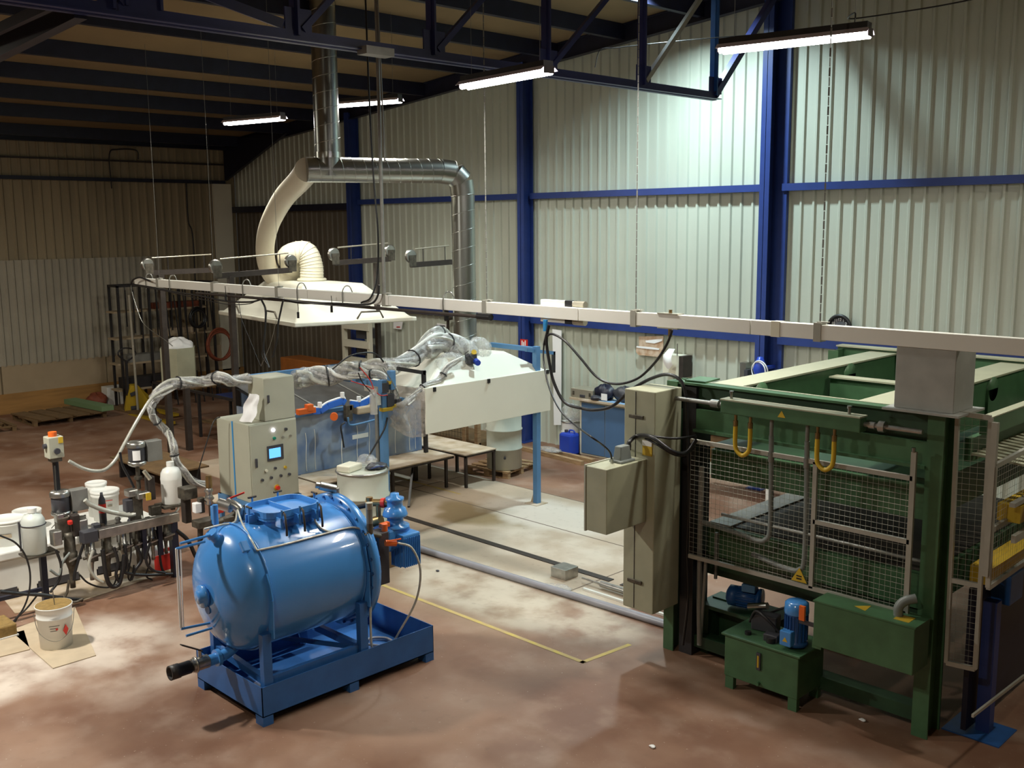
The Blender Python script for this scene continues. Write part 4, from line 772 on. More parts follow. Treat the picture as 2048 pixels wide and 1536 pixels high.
link('black_hose', MB().tube([(px_-0.34,py_-0.16,1.80),(px_-0.46,py_-0.26,1.75),(px_-0.52,py_-0.30,1.62)], 0.03, 8), 'black', pm)
link('small_valve', MB().cyl((px_-0.28,py_-0.12,1.60),(px_-0.18,py_-0.08,1.64),0.06,n=12), 'brass', pm)
# ---- drip pan on feet
pn = thing('drip_pan', 'blue welded steel drip pan on stub feet under the pressure vessel', 'drip pan', (-9.3, 6.1, 0))
a0, a1, b0, b1, h0, h1 = -9.98, -8.64, 5.02, 7.28, 0.10, 0.42
link('pan_floor', MB().box(a0,a1,b0,b1,h0,h0+0.01), 'panblue', pn)
for q in ((a1-0.008,a1,b0,b1),(a0,a0+0.008,b0,b1),(a0,a1,b0,b0+0.008),(a0,a1,b1-0.008,b1)): link('pan_wall', MB().box(*q,h0,h1), 'panblue', pn)
for x in (a0+0.07,a1-0.07):
    for y in (b0+0.06,(b0+b1)/2,b1-0.06): link('foot', MB().box(x-0.07,x+0.07,y-0.06,y+0.06,0,h0), 'panblue', pn)
link('bolt_down_plate', MB().obox((-9.0,6.0,0.118),(0.5,1.1,0.008)), 'pale_blue', pn)
solo('coiled_hose', MB().tube([(-8.9,6.75,0.14),(-9.0,7.0,0.14),(-9.25,7.08,0.14),(-9.4,6.95,0.14),(-9.3,6.8,0.15),(-9.0,6.95,0.15),(-8.85,7.15,0.16)],0.018,8), 'pvc', 'pale hose end coiled in the right corner of the blue drip pan', 'hose', (-9.1,6.95,0.12))
# ================================================================ control cabinets
CX = -13.5
cc = thing('control_cabinet', 'grey control cabinet with lit touch screen and rows of knobs on its door', 'cabinet', (-13.97, 8.25, 0))
link('body', MB().box(-14.44,CX,7.83,8.68,0.83,2.05), 'cabinet', cc, bevel=0.012)
door = link('door', MB().box(CX,CX+0.018,7.85,8.66,0.85,2.03), 'cabinet', cc, bevel=0.006)
link('side_stripe', MB().box(-13.97,-13.94,7.822,7.83,0.83,2.05), 'cyan', cc)
link('stand', MB().box(-14.46,-14.40,7.81,7.87,0,0.83).box(-13.54,-13.48,7.81,7.87,0,0.83).box(-14.46,-14.40,8.64,8.70,0,0.83).box(-13.54,-13.48,8.64,8.70,0,0.83).box(-14.46,-13.48,7.80,7.86,0.73,0.83).box(-14.46,-13.48,8.64,8.70,0.73,0.83).box(-13.54,-13.47,7.81,8.70,0.73,0.83), 'pale_blue', cc)
def knobx(parent, p, r, h, m, name='knob'): link(name, MB().cyl((CX+0.018,p[1],p[2]),(CX+0.018+h,p[1],p[2]),r,n=12), m, parent)
sc = link('touch_screen', MB().box(CX+0.018,CX+0.035,*sorted(((-13.480,8.126,1.621)[1],(-13.480,8.407,1.575)[1])),(-13.480,8.258,1.442)[2],(-13.480,8.270,1.676)[2]), 'slate', door)
link('lit_display', MB().box(CX+0.035,CX+0.038,(-13.470,8.153,1.579)[1],(-13.470,8.355,1.545)[1],(-13.470,8.254,1.483)[2],(-13.470,8.261,1.632)[2]), 'screen', sc)
knobx(door, (-13.480,8.247,1.914), 0.026, 0.02, 'lampdot', 'pilot_lamp')
for q, (r, m_) in zip([(-13.480,8.258,1.787),(-13.480,8.468,1.897),(-13.480,8.408,1.780),(-13.480,8.543,1.783),(-13.480,8.092,1.305),(-13.480,8.251,1.317),(-13.480,8.429,1.301),(-13.480,8.016,1.170),(-13.480,8.174,1.180),(-13.480,8.343,1.181),(-13.480,8.496,1.177)], ((0.022,'teal'),(0.024,'slate'),(0.018,'stainless'),(0.018,'stainless'),(0.022,'cream'),(0.02,'slate'),(0.022,'yellow'),(0.022,'slate'),(0.022,'slate'),(0.022,'slate'),(0.022,'slate'))):
    knobx(door, q, r, 0.03, m_)
knobx(door, (-13.480,8.271,1.004), 0.05, 0.008, 'yellow', 'stop_surround'); knobx(door, (-13.480,8.271,1.004), 0.032, 0.05, 'red', 'stop_button')
link('door_handle', MB().obox((CX+0.03,7.93,(-13.480,7.892,1.450)[2]),(0.03,0.035,0.14)), 'slate', door, bevel=0.008)
uc = thing('small_cabinet', 'smaller grey cabinet standing on top of the control cabinet', 'cabinet', (-13.8, 8.38, 2.05))
link('body', MB().box(-13.98,-13.52,8.14,8.66,2.05,2.72), 'cabinet', uc, bevel=0.01)
link('door', MB().box(-13.52,-13.505,8.13,8.67,2.06,2.71), 'cabinet', uc, bevel=0.004)
link('door_handle', MB().obox((-13.495,8.20,2.40),(0.03,0.035,0.12)), 'slate', uc, bevel=0.008)
def pap(u, v): 
    p0, p1, p2, p3 = [V(q) for q in [(-13.550,7.949,2.518),(-13.500,8.097,2.474),(-13.700,7.827,2.086),(-13.450,7.917,2.083)]]
    p = (p0*(1-u)+p1*u)*(1-v)+(p2*(1-u)+p3*u)*v; p.y -= 0.03+0.02*math.sin(8*u+5*v); p.x += 0.02*math.sin(11*v); return p
solo('paper_sheets', MB().grid(pap, 6, 8), 'paper', 'crumpled white papers leaning on the side of the small cabinet', 'paper', (-13.600,7.984,2.285))
cable('thin black cable falling from the control cabinet roof on its left', [(-14.000,7.655,2.133),(-14.000,7.551,2.086),(-14.000,7.427,1.811),(-14.000,7.282,1.449),(-14.000,7.203,1.231)], 0.009)
# ================================================================ drums and pallets
def drum(label, x, y, z, r, h, m='drum', lid=True, grp=None):
    t = thing('drum', label, 'drum', (x,y,z))
    rr = r
    prof = [(0,0.0),(rr-0.02,0),(rr-0.005,0.01)]
    for k in (0.36, 0.68, 0.70): prof += []
    for f in (0.34, 0.66):
        prof += [(rr-0.005,h*f-0.02),(rr+0.012,h*f-0.008),(rr+0.012,h*f+0.008),(rr-0.005,h*f+0.02)]
    prof += [(rr-0.005,h-0.03)]
    link('body', MB().lathe((x,y,z), prof+[(rr-0.005,h)], (0,0,1), 36), m, t)
    link('rim', MB().ring((x,y,z+h), rr, 0.018, (0,0,1), 36, 8), 'stainless', t)
    if lid: link('lid', MB().lathe((x,y,z+h-0.03), [(rr-0.01,0),(rr-0.01,0.02),(0,0.025)], (0,0,1), 36), m, t)
    return t
d1 = drum('pale grey steel drum full of scraps behind the blue pump', -11.95, 8.78, 0.35, 0.38, 1.10, lid=True)
s_ = solo('plank_support', MB().box(-12.35,-11.55,8.38,9.18,0.0,0.35), 'wood_dark', 'wooden stand under the drum behind the blue pump', 'stand', (-11.95,8.78,0))
t = thing('scrap_heap', 'rags, a pale block and clear film lying on the near drum top', 'rubbish', (-11.95,8.78,1.45))
link('pale_block', MB().obox((-12.05,8.62,1.50),(0.24,0.32,0.10),0.3), 'cream', t, bevel=0.02)
link('blue_rag', bag((-11.85,8.95,1.49),0.13,0.16,0.05,11), 'slate', t); link('film_scrap', bag((-12.05,8.92,1.53),0.14,0.16,0.10,12), 'film', t); link('blue_wire', MB().tube([(-11.8,8.8,1.48),(-11.7,8.9,1.52),(-11.78,9.05,1.48),(-11.9,9.0,1.51)],0.01,5), 'steel_blue', t)
d2 = drum('tall pale drum standing on the small pallet behind the low table', -14.42, 14.12, 0.15, 0.36, 1.20)
link('bung', MB().cyl((-14.15,13.87,0.42),(-14.10,13.82,0.42),0.025,n=8), 'slate', d2)
def pallet(label, x, y, L, Wd, rz=0.0, m='wood', loc_z=0.0):
    t = thing('pallet', label, 'pallet', (x,y,loc_z)); t.rotation_euler = (0,0,rz)
    for i in range(5): q = -Wd/2+0.06+i*(Wd-0.12)/4; link('top_board', MB().box(x-L/2,x+L/2,y+q-0.055,y+q+0.055,loc_z+0.125,loc_z+0.147), m, t)
    for i in (-1,0,1):
        link('cross_board', MB().box(x+i*(L/2-0.07)-0.06,x+i*(L/2-0.07)+0.06,y-Wd/2,y+Wd/2,loc_z+0.10,loc_z+0.124), m, t)
        link('bottom_board', MB().box(x-L/2,x+L/2,y+i*(Wd/2-0.06)-0.05,y+i*(Wd/2-0.06)+0.05,loc_z,loc_z+0.02), m, t)
        for j in (-1,0,1): link('block', MB().box(x+i*(L/2-0.07)-0.06,x+i*(L/2-0.07)+0.06,y+j*(Wd/2-0.06)-0.05,y+j*(Wd/2-0.06)+0.05,loc_z+0.02,loc_z+0.10), m, t)
    return t
pallet('light wooden pallet under the tall pale drum', -14.68, 14.28, 1.05, 1.12, 0.22)
# mesh crate behind the low table, timber on the floor by the wall
cr = thing('mesh_crate', 'wire mesh crate with wooden uprights half hidden under the cover', 'crate', (-17.2,15.4,0))
g = MB()
for i in range(14): g.cyl((-17.9+0.1*i,15.0,0.25),(-17.9+0.1*i,15.0,1.2),0.004,n=4)
for i in range(10): g.cyl((-17.9,15.0,0.3+0.1*i),(-16.6,15.0,0.3+0.1*i),0.004,n=4)
o = link('wire_mesh', g, 'brownm', cr); o['kind'] = 'stuff'
for x in (-17.95,-16.55,-16.15): link('upright', MB().box(x-0.05,x+0.05,14.95,15.05,0,1.3), 'wood', cr)
link('deck', MB().box(-18,-16.1,15.0,16.0,0.15,0.25), 'wood_dark', cr)
for i,(p, q, lb) in enumerate((((-15.9,15.95,0.045),(-13.75,15.75,0.045),'long weathered timber lying on the floor along the columned wall, front one'), ((-15.6,16.2,0.045),(-13.7,16.05,0.045),'long weathered timber lying by the wall, back one'))):
    solo('timber', MB().beam(p,q,0.10,0.09), 'wood', lb, 'timber', p)
solo('plastic_scraps', bag((-14.95,16.0,0.12),0.4,0.15,0.05,21), 'film', 'crumpled pale plastic film on the timbers by the column foot', 'rubbish', (-14.95,16.0,0.09))
# ================================================================ the green press
pr = thing('hydraulic_press', 'large green steel hydraulic press frame with pale top edges', 'press', (-5.3, 11.5, 0))
YF, YB = 9.4, 13.45; ZT = 3.22
def hcol(x, y, z0, z1, w=0.15, d=0.34, nm='column'):
    return link(nm, MB().box(x-w/2,x+w/2,y,y+0.02,z0,z1).box(x-w/2,x+w/2,y+d-0.02,y+d,z0,z1).box(x-0.01,x+0.01,y+0.02,y+d-0.02,z0,z1), 'green', pr)
hcol(-6.86, YF, 0, ZT-0.0, 0.14, 0.30); hcol(-3.84, YF, 0, ZT, 0.16, 0.30); hcol(-6.86, YB-0.3, 0, ZT); hcol(-3.84, YB-0.3, 0, ZT)
link('inner_column', MB().box(-6.74,-6.56,YF+0.05,YF+0.35,0,ZT-0.05), 'blackm', pr)
# front header: top flange, web, bottom flange; ledge plate in front
link('front_header', MB().box(-6.93,-3.76,YF+0.02,YF+0.16,ZT-0.025,ZT), 'green', pr)
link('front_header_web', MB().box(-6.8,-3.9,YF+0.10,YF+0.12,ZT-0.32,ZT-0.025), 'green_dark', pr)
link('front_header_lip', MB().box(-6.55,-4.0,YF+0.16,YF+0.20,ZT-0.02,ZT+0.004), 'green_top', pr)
link('lower_header', MB().box(-6.55,-3.92,YF+0.04,YF+0.22,2.70,2.93).box(-6.55,-3.92,YF-0.02,YF+0.04,2.68,2.71), 'green', pr)
for x0, x1 in ((-6.45,-6.07),(-4.72,-4.32)):
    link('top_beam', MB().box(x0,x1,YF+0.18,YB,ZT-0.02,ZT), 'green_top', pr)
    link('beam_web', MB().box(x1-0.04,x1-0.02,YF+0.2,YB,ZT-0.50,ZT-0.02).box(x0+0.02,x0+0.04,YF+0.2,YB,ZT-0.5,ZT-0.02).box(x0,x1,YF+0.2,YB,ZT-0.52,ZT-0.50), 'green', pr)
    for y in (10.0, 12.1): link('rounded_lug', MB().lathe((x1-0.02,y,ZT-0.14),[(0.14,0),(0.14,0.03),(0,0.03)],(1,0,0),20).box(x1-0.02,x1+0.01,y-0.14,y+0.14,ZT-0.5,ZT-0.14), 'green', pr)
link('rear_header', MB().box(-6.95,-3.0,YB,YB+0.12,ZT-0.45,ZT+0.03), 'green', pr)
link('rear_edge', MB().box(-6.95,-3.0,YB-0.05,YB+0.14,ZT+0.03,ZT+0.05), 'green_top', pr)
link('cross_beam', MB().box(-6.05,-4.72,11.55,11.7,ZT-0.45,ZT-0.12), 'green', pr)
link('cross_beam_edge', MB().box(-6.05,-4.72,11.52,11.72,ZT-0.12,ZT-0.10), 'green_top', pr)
link('left_end_plate', MB().obox((-6.62,YF+0.25,ZT+0.01),(0.26,0.34,0.02),0.1), 'green', pr)
# moving platen, table bed and lower frame
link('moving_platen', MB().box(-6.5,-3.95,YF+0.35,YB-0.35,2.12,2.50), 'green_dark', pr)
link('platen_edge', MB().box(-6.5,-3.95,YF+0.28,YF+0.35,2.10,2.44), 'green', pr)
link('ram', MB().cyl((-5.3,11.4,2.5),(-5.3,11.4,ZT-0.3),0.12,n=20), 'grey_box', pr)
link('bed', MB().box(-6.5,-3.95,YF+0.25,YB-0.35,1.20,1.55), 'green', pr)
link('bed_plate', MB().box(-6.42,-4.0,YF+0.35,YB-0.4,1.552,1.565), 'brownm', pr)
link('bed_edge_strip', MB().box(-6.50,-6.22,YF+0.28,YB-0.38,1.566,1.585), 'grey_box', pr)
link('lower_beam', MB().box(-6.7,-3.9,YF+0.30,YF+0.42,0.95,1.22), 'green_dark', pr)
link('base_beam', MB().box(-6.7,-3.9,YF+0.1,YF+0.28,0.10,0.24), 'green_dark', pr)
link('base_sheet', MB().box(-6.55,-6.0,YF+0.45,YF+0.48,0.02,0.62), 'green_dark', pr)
link('inner_pipe', MB().cyl((-6.3,YF+0.22,1.72),(-4.0,YF+0.22,1.70),0.02,n=8).tube([(-6.35,YF+0.2,0.95),(-6.35,YF+0.2,1.5)],0.02,8,smooth=False), 'grey_box', pr)
link('hanging_conduit', MB().tube([(-6.42,YF-0.02,2.3),(-6.42,YF-0.02,0.9),(-6.40,YF-0.02,0.2)],0.03,8).tube([(-6.351,9.400,1.250),(-6.369,9.400,0.861),(-6.408,9.400,0.189)],0.022,8), 'grey_box', pr)
# gear shaft bar with cam box
sh = link('synchro_bar', MB().box(-6.05,-4.47,9.16,9.30,2.985,3.13), 'green', pr, bevel=0.01)
link('bar_top_edge', MB().box(-6.05,-4.47,9.15,9.31,3.128,3.142), 'green_top', sh)
for x in (-5.96,-4.62): link('breather', MB().cyl((x,9.23,3.14),(x,9.23,3.20),0.016,n=8).cyl((x,9.23,3.20),(x,9.23,3.225),0.024,n=8), 'galv', sh)
link('drive_shaft', MB().cyl((-6.75,9.25,3.06),(-6.05,9.25,3.06),0.024,n=10).cyl((-6.22,9.25,3.06),(-6.12,9.25,3.06),0.045,n=12), 'grey_box', pr)
link('drive_shaft', MB().cyl((-4.47,9.25,3.06),(-3.9,9.25,3.06),0.024,n=10).cyl((-4.42,9.25,3.06),(-4.36,9.25,3.06),0.035,n=12).cyl((-4.32,9.25,3.06),(-4.26,9.25,3.06),0.055,n=12), 'stainless', pr)
for x, yy in ((-5.32, 3.06),):
    link('warning_sign', MB().add([(-5.36,9.158,3.03),(-5.27,9.158,3.03),(-5.315,9.158,3.10)],[(0,1,2)]), 'yellow', sh)
for x0 in (-5.88,-4.93):
    lp = [(x0,9.2,2.99),(x0,9.2,2.87),(x0,9.2,2.68),(x0+0.02,9.2,2.60),(x0+0.09,9.2,2.555),(x0+0.16,9.2,2.60),(x0+0.18,9.2,2.68),(x0+0.18,9.2,2.87),(x0+0.18,9.2,2.97)]
    h = link('yellow_hose', MB().tube(lp[1:-1], 0.024, 10), 'yellow', pr, label='yellow U shaped hydraulic hose')
    for x in (x0, x0+0.18): link('hose_fitting', MB().cyl((x,9.2,2.86),(x,9.2,2.92),0.028,n=8).cyl((x,9.2,2.90),(x,9.2,2.99),0.018,n=8), 'brass', h)
for x0, zb, xe in ((-5.49,1.63,-6.45),(-5.08,1.40,-5.75)):
    h = link('grey_pipe', MB().tube([(x0,9.27,2.80),(x0,9.30,2.2),(x0,9.30,zb+0.14),(x0-0.05,9.30,zb+0.03),(x0-0.14,9.30,zb),(x0-0.4,9.34,zb+0.01),(xe,9.40,zb+0.03)], 0.027, 10), 'grey_hose', pr)
    link('pipe_fitting', MB().cyl((x0,9.27,2.80),(x0,9.27,2.99),0.022,n=8), 'grey_box', h); link('pipe_collar', MB().cyl((x0,9.28,2.52),(x0,9.28,2.62),0.034,n=8), 'grey_box', h)
# guard: grey frame with two wire mesh panels
gd = thing('mesh_guard', 'grey framed wire mesh guard across the front of the green press', 'machine guard', (-5.2, 9.28, 1.26))
GY = 9.28
def rail(a, b, parent, w=0.035, nm='frame_rail', m='rail_grey'): return link(nm, MB().beam(a, b, w, 0.045), m, parent)
tL, tR, bL, bR = V((-6.5,GY,2.60)), V((-3.98,GY,2.60)), V((-6.5,GY,1.27)), V((-3.98,GY,1.27))
rail(tL, tR, gd); rail(bL, bR, gd)
link('frame_post', MB().beam((-4.98,GY,1.27),(-4.98,GY,2.60),0.045,0.035,(0,1,0)), 'rail_grey', gd)
link('frame_post', MB().beam((-3.98,GY,1.25),(-3.98,GY,2.86),0.05,0.035,(0,1,0)), 'rail_grey', gd)
rail((-4.98,GY,1.98),(-3.98,GY,1.98), gd)
def mesh(parent, p00, p10, p01, sp=0.055, r=0.0016, m='mesh'):
    p00, p10, p01 = V(p00), V(p10), V(p01); a, b = p10-p00, p01-p00; nb, na = int(b.length/sp), int(a.length/sp); mb = MB()
    for i in range(na+1): q = p00+a*(i/na); mb.cyl(q, q+b, r, n=3, cap=False)
    for i in range(nb+1): q = p00+b*(i/nb); mb.cyl(q, q+a, r*1.15, n=3, cap=False)
    o = link('wire_mesh', mb, m, parent); o['kind'] = 'stuff'; return o
mesh(gd, (-6.5,GY,1.27), (-4.98,GY,1.27), (-6.5,GY,2.60)); mesh(gd, (-4.98,GY,1.27), (-3.98,GY,1.27), (-4.98,GY,2.60))
link('guard_sign', MB().add([(-5.20,GY-0.02,1.31),(-5.02,GY-0.02,1.31),(-5.11,GY-0.02,1.46)],[(0,1,2)]).add([(-5.20,GY-0.016,1.31),(-5.02,GY-0.016,1.31),(-5.11,GY-0.016,1.46)],[(2,1,0)]), 'yellow', gd)
link('sign_mark', MB().box(-5.14,-5.08,GY-0.023,GY-0.021,1.335,1.35).box(-5.14,-5.08,GY-0.023,GY-0.021,1.365,1.378), 'black', gd)
link('hinge', MB().cyl((-3.98,GY-0.02,2.86),(-3.98,GY-0.02,2.90),0.02,n=8), 'galv', gd)
# galvanised square post piece on the press corner, up to the trunking
gp = thing('grey_post', 'square grey galvanised post standing on the press corner under the trunking', 'post', (-3.9,9.55,ZT))
link('post_body', MB().box(-4.22,-3.66,9.32,9.78,ZT+0.03,3.835), 'grey_post', gp, bevel=0.006)
link('base_flange', MB().box(-4.30,-3.58,9.24,9.86,ZT+0.01,ZT+0.03), 'grey_post', gp)
# hydraulic power pack
hy = thing('hydraulic_tank', 'green hydraulic oil tank on short feet with sight glass', 'tank', (-5.4,9.25,0))
link('tank_body', MB().box(-5.83,-4.95,9.02,9.55,0.14,0.60), 'green', hy, bevel=0.008)
link('tank_lid', MB().box(-5.86,-4.92,8.99,9.58,0.60,0.625), 'green', hy, bevel=0.006)
for x in (-5.77,-5.01):
    for y in (9.06,9.50): link('foot', MB().box(x-0.05,x+0.05,y-0.03,y+0.03,0,0.14), 'green', hy)
link('sight_glass', MB().box(-5.43,-5.38,9.0,9.02,0.33,0.52), 'slate', hy, bevel=0.004); link('glass_strip', MB().box(-5.415,-5.395,8.996,9.0,0.36,0.49), 'yellow_dark', hy)
link('drain_plug', MB().cyl((-5.4,9.02,0.18),(-5.4,8.98,0.18),0.02,n=8), 'green', hy)
def motor(label, base, vertical=True, m='motor_blue'):
    x, y, z = base; t = thing('electric_motor', label, 'motor', base)
    if vertical:
        link('motor_body', MB().lathe(base, [(0.08,0),(0.125,0.02),(0.125,0.06),(0.105,0.07),(0.105,0.36)], (0,0,1), 24), m, t)
        for i in range(20):
            a = 2*PI*i/20; c = V((x+0.112*math.cos(a), y+0.112*math.sin(a), z+0.21)); link('cooling_fin', MB().obox(c,(0.022,0.006,0.26),a), m, t)
        link('fan_cowl', MB().lathe((x,y,z+0.36), [(0.125,0),(0.128,0.02),(0.12,0.11),(0.09,0.13),(0.0,0.132)], (0,0,1), 24), 'bluepaint', t)
        link('terminal_box', MB().obox((x-0.02,y-0.14,z+0.12),(0.13,0.09,0.16)), 'bluepaint', t, bevel=0.01)
        link('warning_sign', MB().add([(x-0.05,y-0.187,z+0.09),(x+0.01,y-0.187,z+0.09),(x-0.02,y-0.187,z+0.14)],[(0,1,2)]), 'yellow', t)
    else:
        link('motor_body', MB().lathe(base, [(0.0,0),(0.07,0.0),(0.12,0.03),(0.12,0.12),(0.105,0.125),(0.105,0.36),(0.13,0.37),(0.13,0.40),(0,0.40)], (1,0.25,0), 24), m, t)
        for i in range(18):
            a = 2*PI*i/18; ax = V((1,0.25,0)).normalized(); u, w = frame(ax); c = V(base)+ax*0.24+(u*math.cos(a)+w*math.sin(a))*0.113
            link('cooling_fin', MB().beam(c-ax*0.11, c+ax*0.11, 0.008, 0.02, (u*math.cos(a)+w*math.sin(a))), m, t)
        link('terminal_box', MB().obox((x+0.28,y+0.02,z+0.15),(0.16,0.14,0.09),0.25), 'pale_blue', t, bevel=0.01)
    return t
motor('blue upright electric motor on the green oil tank', (-5.10,9.22,0.63))
motor('dusty blue electric motor lying behind the oil tank, at the press foot', (-6.28,9.75,0.74), False)
solo('motor_shelf', MB().box(-6.6,-5.6,9.6,10.1,0.56,0.60).box(-6.55,-6.45,9.62,10.08,0,0.56).box(-5.75,-5.65,9.62,10.08,0,0.56), 'green_dark', 'dark green shelf carrying the dusty motor behind the oil tank', 'shelf', (-6.1,9.8,0))
vb = thing('valve_block', 'dark oily valves and pipes on the oil tank lid', 'valve', (-5.5,9.3,0.625))
link('block', MB().obox((-5.55,9.38,0.72),(0.28,0.16,0.18),0.2).obox((-5.35,9.18,0.66),(0.16,0.12,0.08),0.1), 'slate', vb, bevel=0.01)
link('pipe', MB().tube([(-5.7,9.3,0.70),(-5.6,9.25,0.86),(-5.45,9.2,0.84),(-5.3,9.25,0.70)],0.016,6).tube([(-5.62,9.5,0.75),(-5.3,9.5,0.92),(-5.1,9.48,0.80)],0.014,6), 'blackm', vb)
link('filler_cap', MB().cyl((-5.33,9.12,0.625),(-5.33,9.12,0.68),0.05,n=14).cyl((-5.62,9.14,0.625),(-5.62,9.14,0.66),0.035,n=12), 'blackm', vb)
link('solenoid', MB().cyl((-5.78,9.40,0.82),(-5.56,9.42,0.88),0.04,n=12), 'galv', vb)
gb = thing('green_box', 'long green steel box mounted at the press right foot', 'electrical box', (-4.3,9.15,0.78))
link('body', MB().box(-4.78,-3.76,8.98,9.32,0.80,1.26), 'green', gb, bevel=0.008)
link('lid', MB().box(-4.79,-3.75,8.97,9.33,1.26,1.275), 'green', gb)
link('warning_sign', MB().add([(-4.42,9.10,1.277),(-4.28,9.05,1.277),(-4.30,9.22,1.277)],[(0,1,2)]), 'yellow_dark', gb); link('rating_plate', MB().box(-4.0,-3.85,9.05,9.2,1.2755,1.278), 'yellow_dark', gb)
link('plug_hood', MB().tube([(-4.0,9.16,1.27),(-4.0,9.16,1.36),(-3.96,9.20,1.42),(-3.88,9.26,1.45)],0.045,10), 'grey_hose', gb)
link('bracket', MB().box(-4.85,-4.75,9.1,9.3,0.72,0.82).box(-4.6,-4.0,9.3,9.42,0.9,1.1), 'green', gb)
link('switch_arm', MB().box(-4.95,-4.78,9.0,9.02,0.98,1.02), 'slate', gb); link('safety_switch', MB().obox((-4.91,8.99,1.10),(0.06,0.03,0.15)), 'orange', gb)
# right side of the press: guard door, side guards, roller ways, yellow lifting beams
def gframe(label, corners, parentname='mesh_gate', mid=(), sp=0.055):
    A_, B_, C_, D_ = [V(c) for c in corners]; t = thing(parentname, label, 'machine guard', tuple(A_))      # A top near, B top far, C bottom far, D bottom near
    for a, b in ((A_,B_),(D_,C_)): rail(a, b, t)
    for a, b in ((A_,D_),(B_,C_)): link('frame_post', MB().beam(a, b, 0.04, 0.035, (B_-A_).normalized()), 'rail_grey', t)
    for f in mid: rail(A_+(D_-A_)*f, B_+(C_-B_)*f, t)
    mesh(t, D_, C_, A_, sp, 0.0013); return t
gframe('narrow mesh gate leaning open beside the right press column', [*[(-3.687,9.500,3.234),(-3.390,9.500,3.225),(-3.388,9.500,0.818),(-3.654,9.500,0.800)]], 'mesh_gate', (0.66,))
gframe('side mesh guard running back from the narrow gate, with a middle rail', [*[(-3.220,9.191,2.861),(-3.220,10.602,2.899),(-3.220,10.698,1.763),(-3.220,9.216,1.738)]], 'side_guard', (0.52,))
link('tall_post', MB().box(-3.26,-3.21,9.16,9.21,1.85,3.25), 'rail_grey', gd)
for k_, lb in enumerate(('green roller way of many slats along the press right side',)):
    t = thing('roller_way', lb, 'roller conveyor', (-3.1,11,2.6))
    link('side_beam', MB().box(-3.72,-3.66,9.8,13.3,2.72,2.95), 'green', t); link('side_beam', MB().box(-2.95,-2.89,9.8,13.3,2.40,2.72), 'green', t)
    for i in range(26): link('slat', MB().beam((-3.68,9.85+0.135*i,2.80),(-2.92,9.85+0.135*i,2.74),0.07,0.02), 'green_top', t)
link('side_rail_top', MB().beam((-3.60,9.95,3.05),(-3.60,13.4,3.05),0.1,0.16), 'green', pr)
link('side_rail_edge', MB().beam((-3.60,9.95,3.14),(-3.60,13.4,3.14),0.1,0.012), 'green_top', pr)
solo('lifting_beam', MB().box(-3.30,-3.10,9.55,13.2,2.28,2.44), 'yellow_dark', 'yellow beam lying below the roller way on the right', 'beam', (-3.2,9.6,2.28))
solo('lifting_beam', MB().box(-3.15,-3.10,9.4,13.2,2.46,2.50).box(-3.10,-3.06,9.35,13.2,2.15,2.22), 'rail_grey', 'pale steel rail in front of the yellow beam on the right', 'beam', (-3.1,9.6,2.15))
solo('lower_table_beam', MB().box(-3.6,-3.40,9.8,13.2,1.55,1.72), 'yellow_dark', 'second yellow beam low behind the side guard', 'beam', (-3.5,9.9,1.55))
solo('blue_motor_box', MB().box(-3.55,-3.35,10.2,10.55,1.25,1.55), 'motor_blue', 'blue box behind the side mesh guard low on the right', 'electrical box', (-3.45,10.3,1.25), bevel=0.01)
link('lower_side_plate', MB().box(-3.58,-3.53,9.75,13.2,0.05,1.50), 'steel_dark', pr)  # dark plate, extended forward to stand in for the shade behind the gate
t = thing('blue_stand', 'dark blue post with wide blue foot plate at the lower right', 'post', (-3.45,10.0,0))
link('post', MB().box(-3.50,-3.37,9.92,10.04,0.01,1.35), 'steel_blue', t); link('foot_plate', MB().box(-3.75,-3.2,9.72,10.2,0,0.012), 'motor_blue', t)
link('lower_rail', MB().beam((-3.200,8.987,0.598),(-3.200,10.287,0.546),0.02,0.03), 'rail_grey', t)
# far railing seen through the press
t = thing('far_rack', 'white framed rack with dark goods seen through the press opening', 'rack', (-9.0,15.9,0))
link('rack_post', MB().box(-9.32,-9.22,15.6,15.7,0,1.6).box(-8.0,-7.92,15.6,15.7,0,1.6), 'drum_white', t)
link('rack_shelf', MB().box(-11,-7.9,15.6,16.2,1.15,1.22), 'drum_white', t)
link('rack_goods', MB().box(-10.6,-9.5,15.7,16.2,1.25,1.5).box(-8.9,-8.1,15.7,16.2,0.2,1.0).box(-10.9,-9.5,15.7,16.2,0.6,1.1), 'wood_dark', t)
# ================================================================ column cabinet with junction box
kc = thing('upright_cabinet', 'tall narrow cream cabinet hung on the left side of the green press', 'cabinet', (-6.9,9.1,0.6))
link('body', MB().box(-7.13,-6.70,8.88,9.37,0.62,3.17), 'cabinet2', kc, bevel=0.01)
link('door_seam', MB().box(-6.97,-6.965,8.873,8.88,0.64,3.15), 'slate', kc)
for z in (2.87, 0.96): link('hinge', MB().box(-7.05,-6.85,8.855,8.875,z-0.02,z+0.02), 'grime', kc, bevel=0.004)
link('yellow_label', MB().box(-6.86,-6.73,8.868,8.878,2.45,2.62), 'yellow', kc); link('label_header', MB().box(-6.86,-6.73,8.862,8.868,2.56,2.62), 'paper', kc)
jb = thing('junction_box', 'cream junction box projecting from the column cabinet', 'electrical box', (-6.95,8.5,1.69))
link('body', MB().box(-7.09,-6.80,8.18,8.87,1.69,2.41), 'cabinet2', jb, bevel=0.008)
link('door', MB().box(-7.11,-7.09,8.17,8.87,1.68,2.42), 'cabinet', jb)
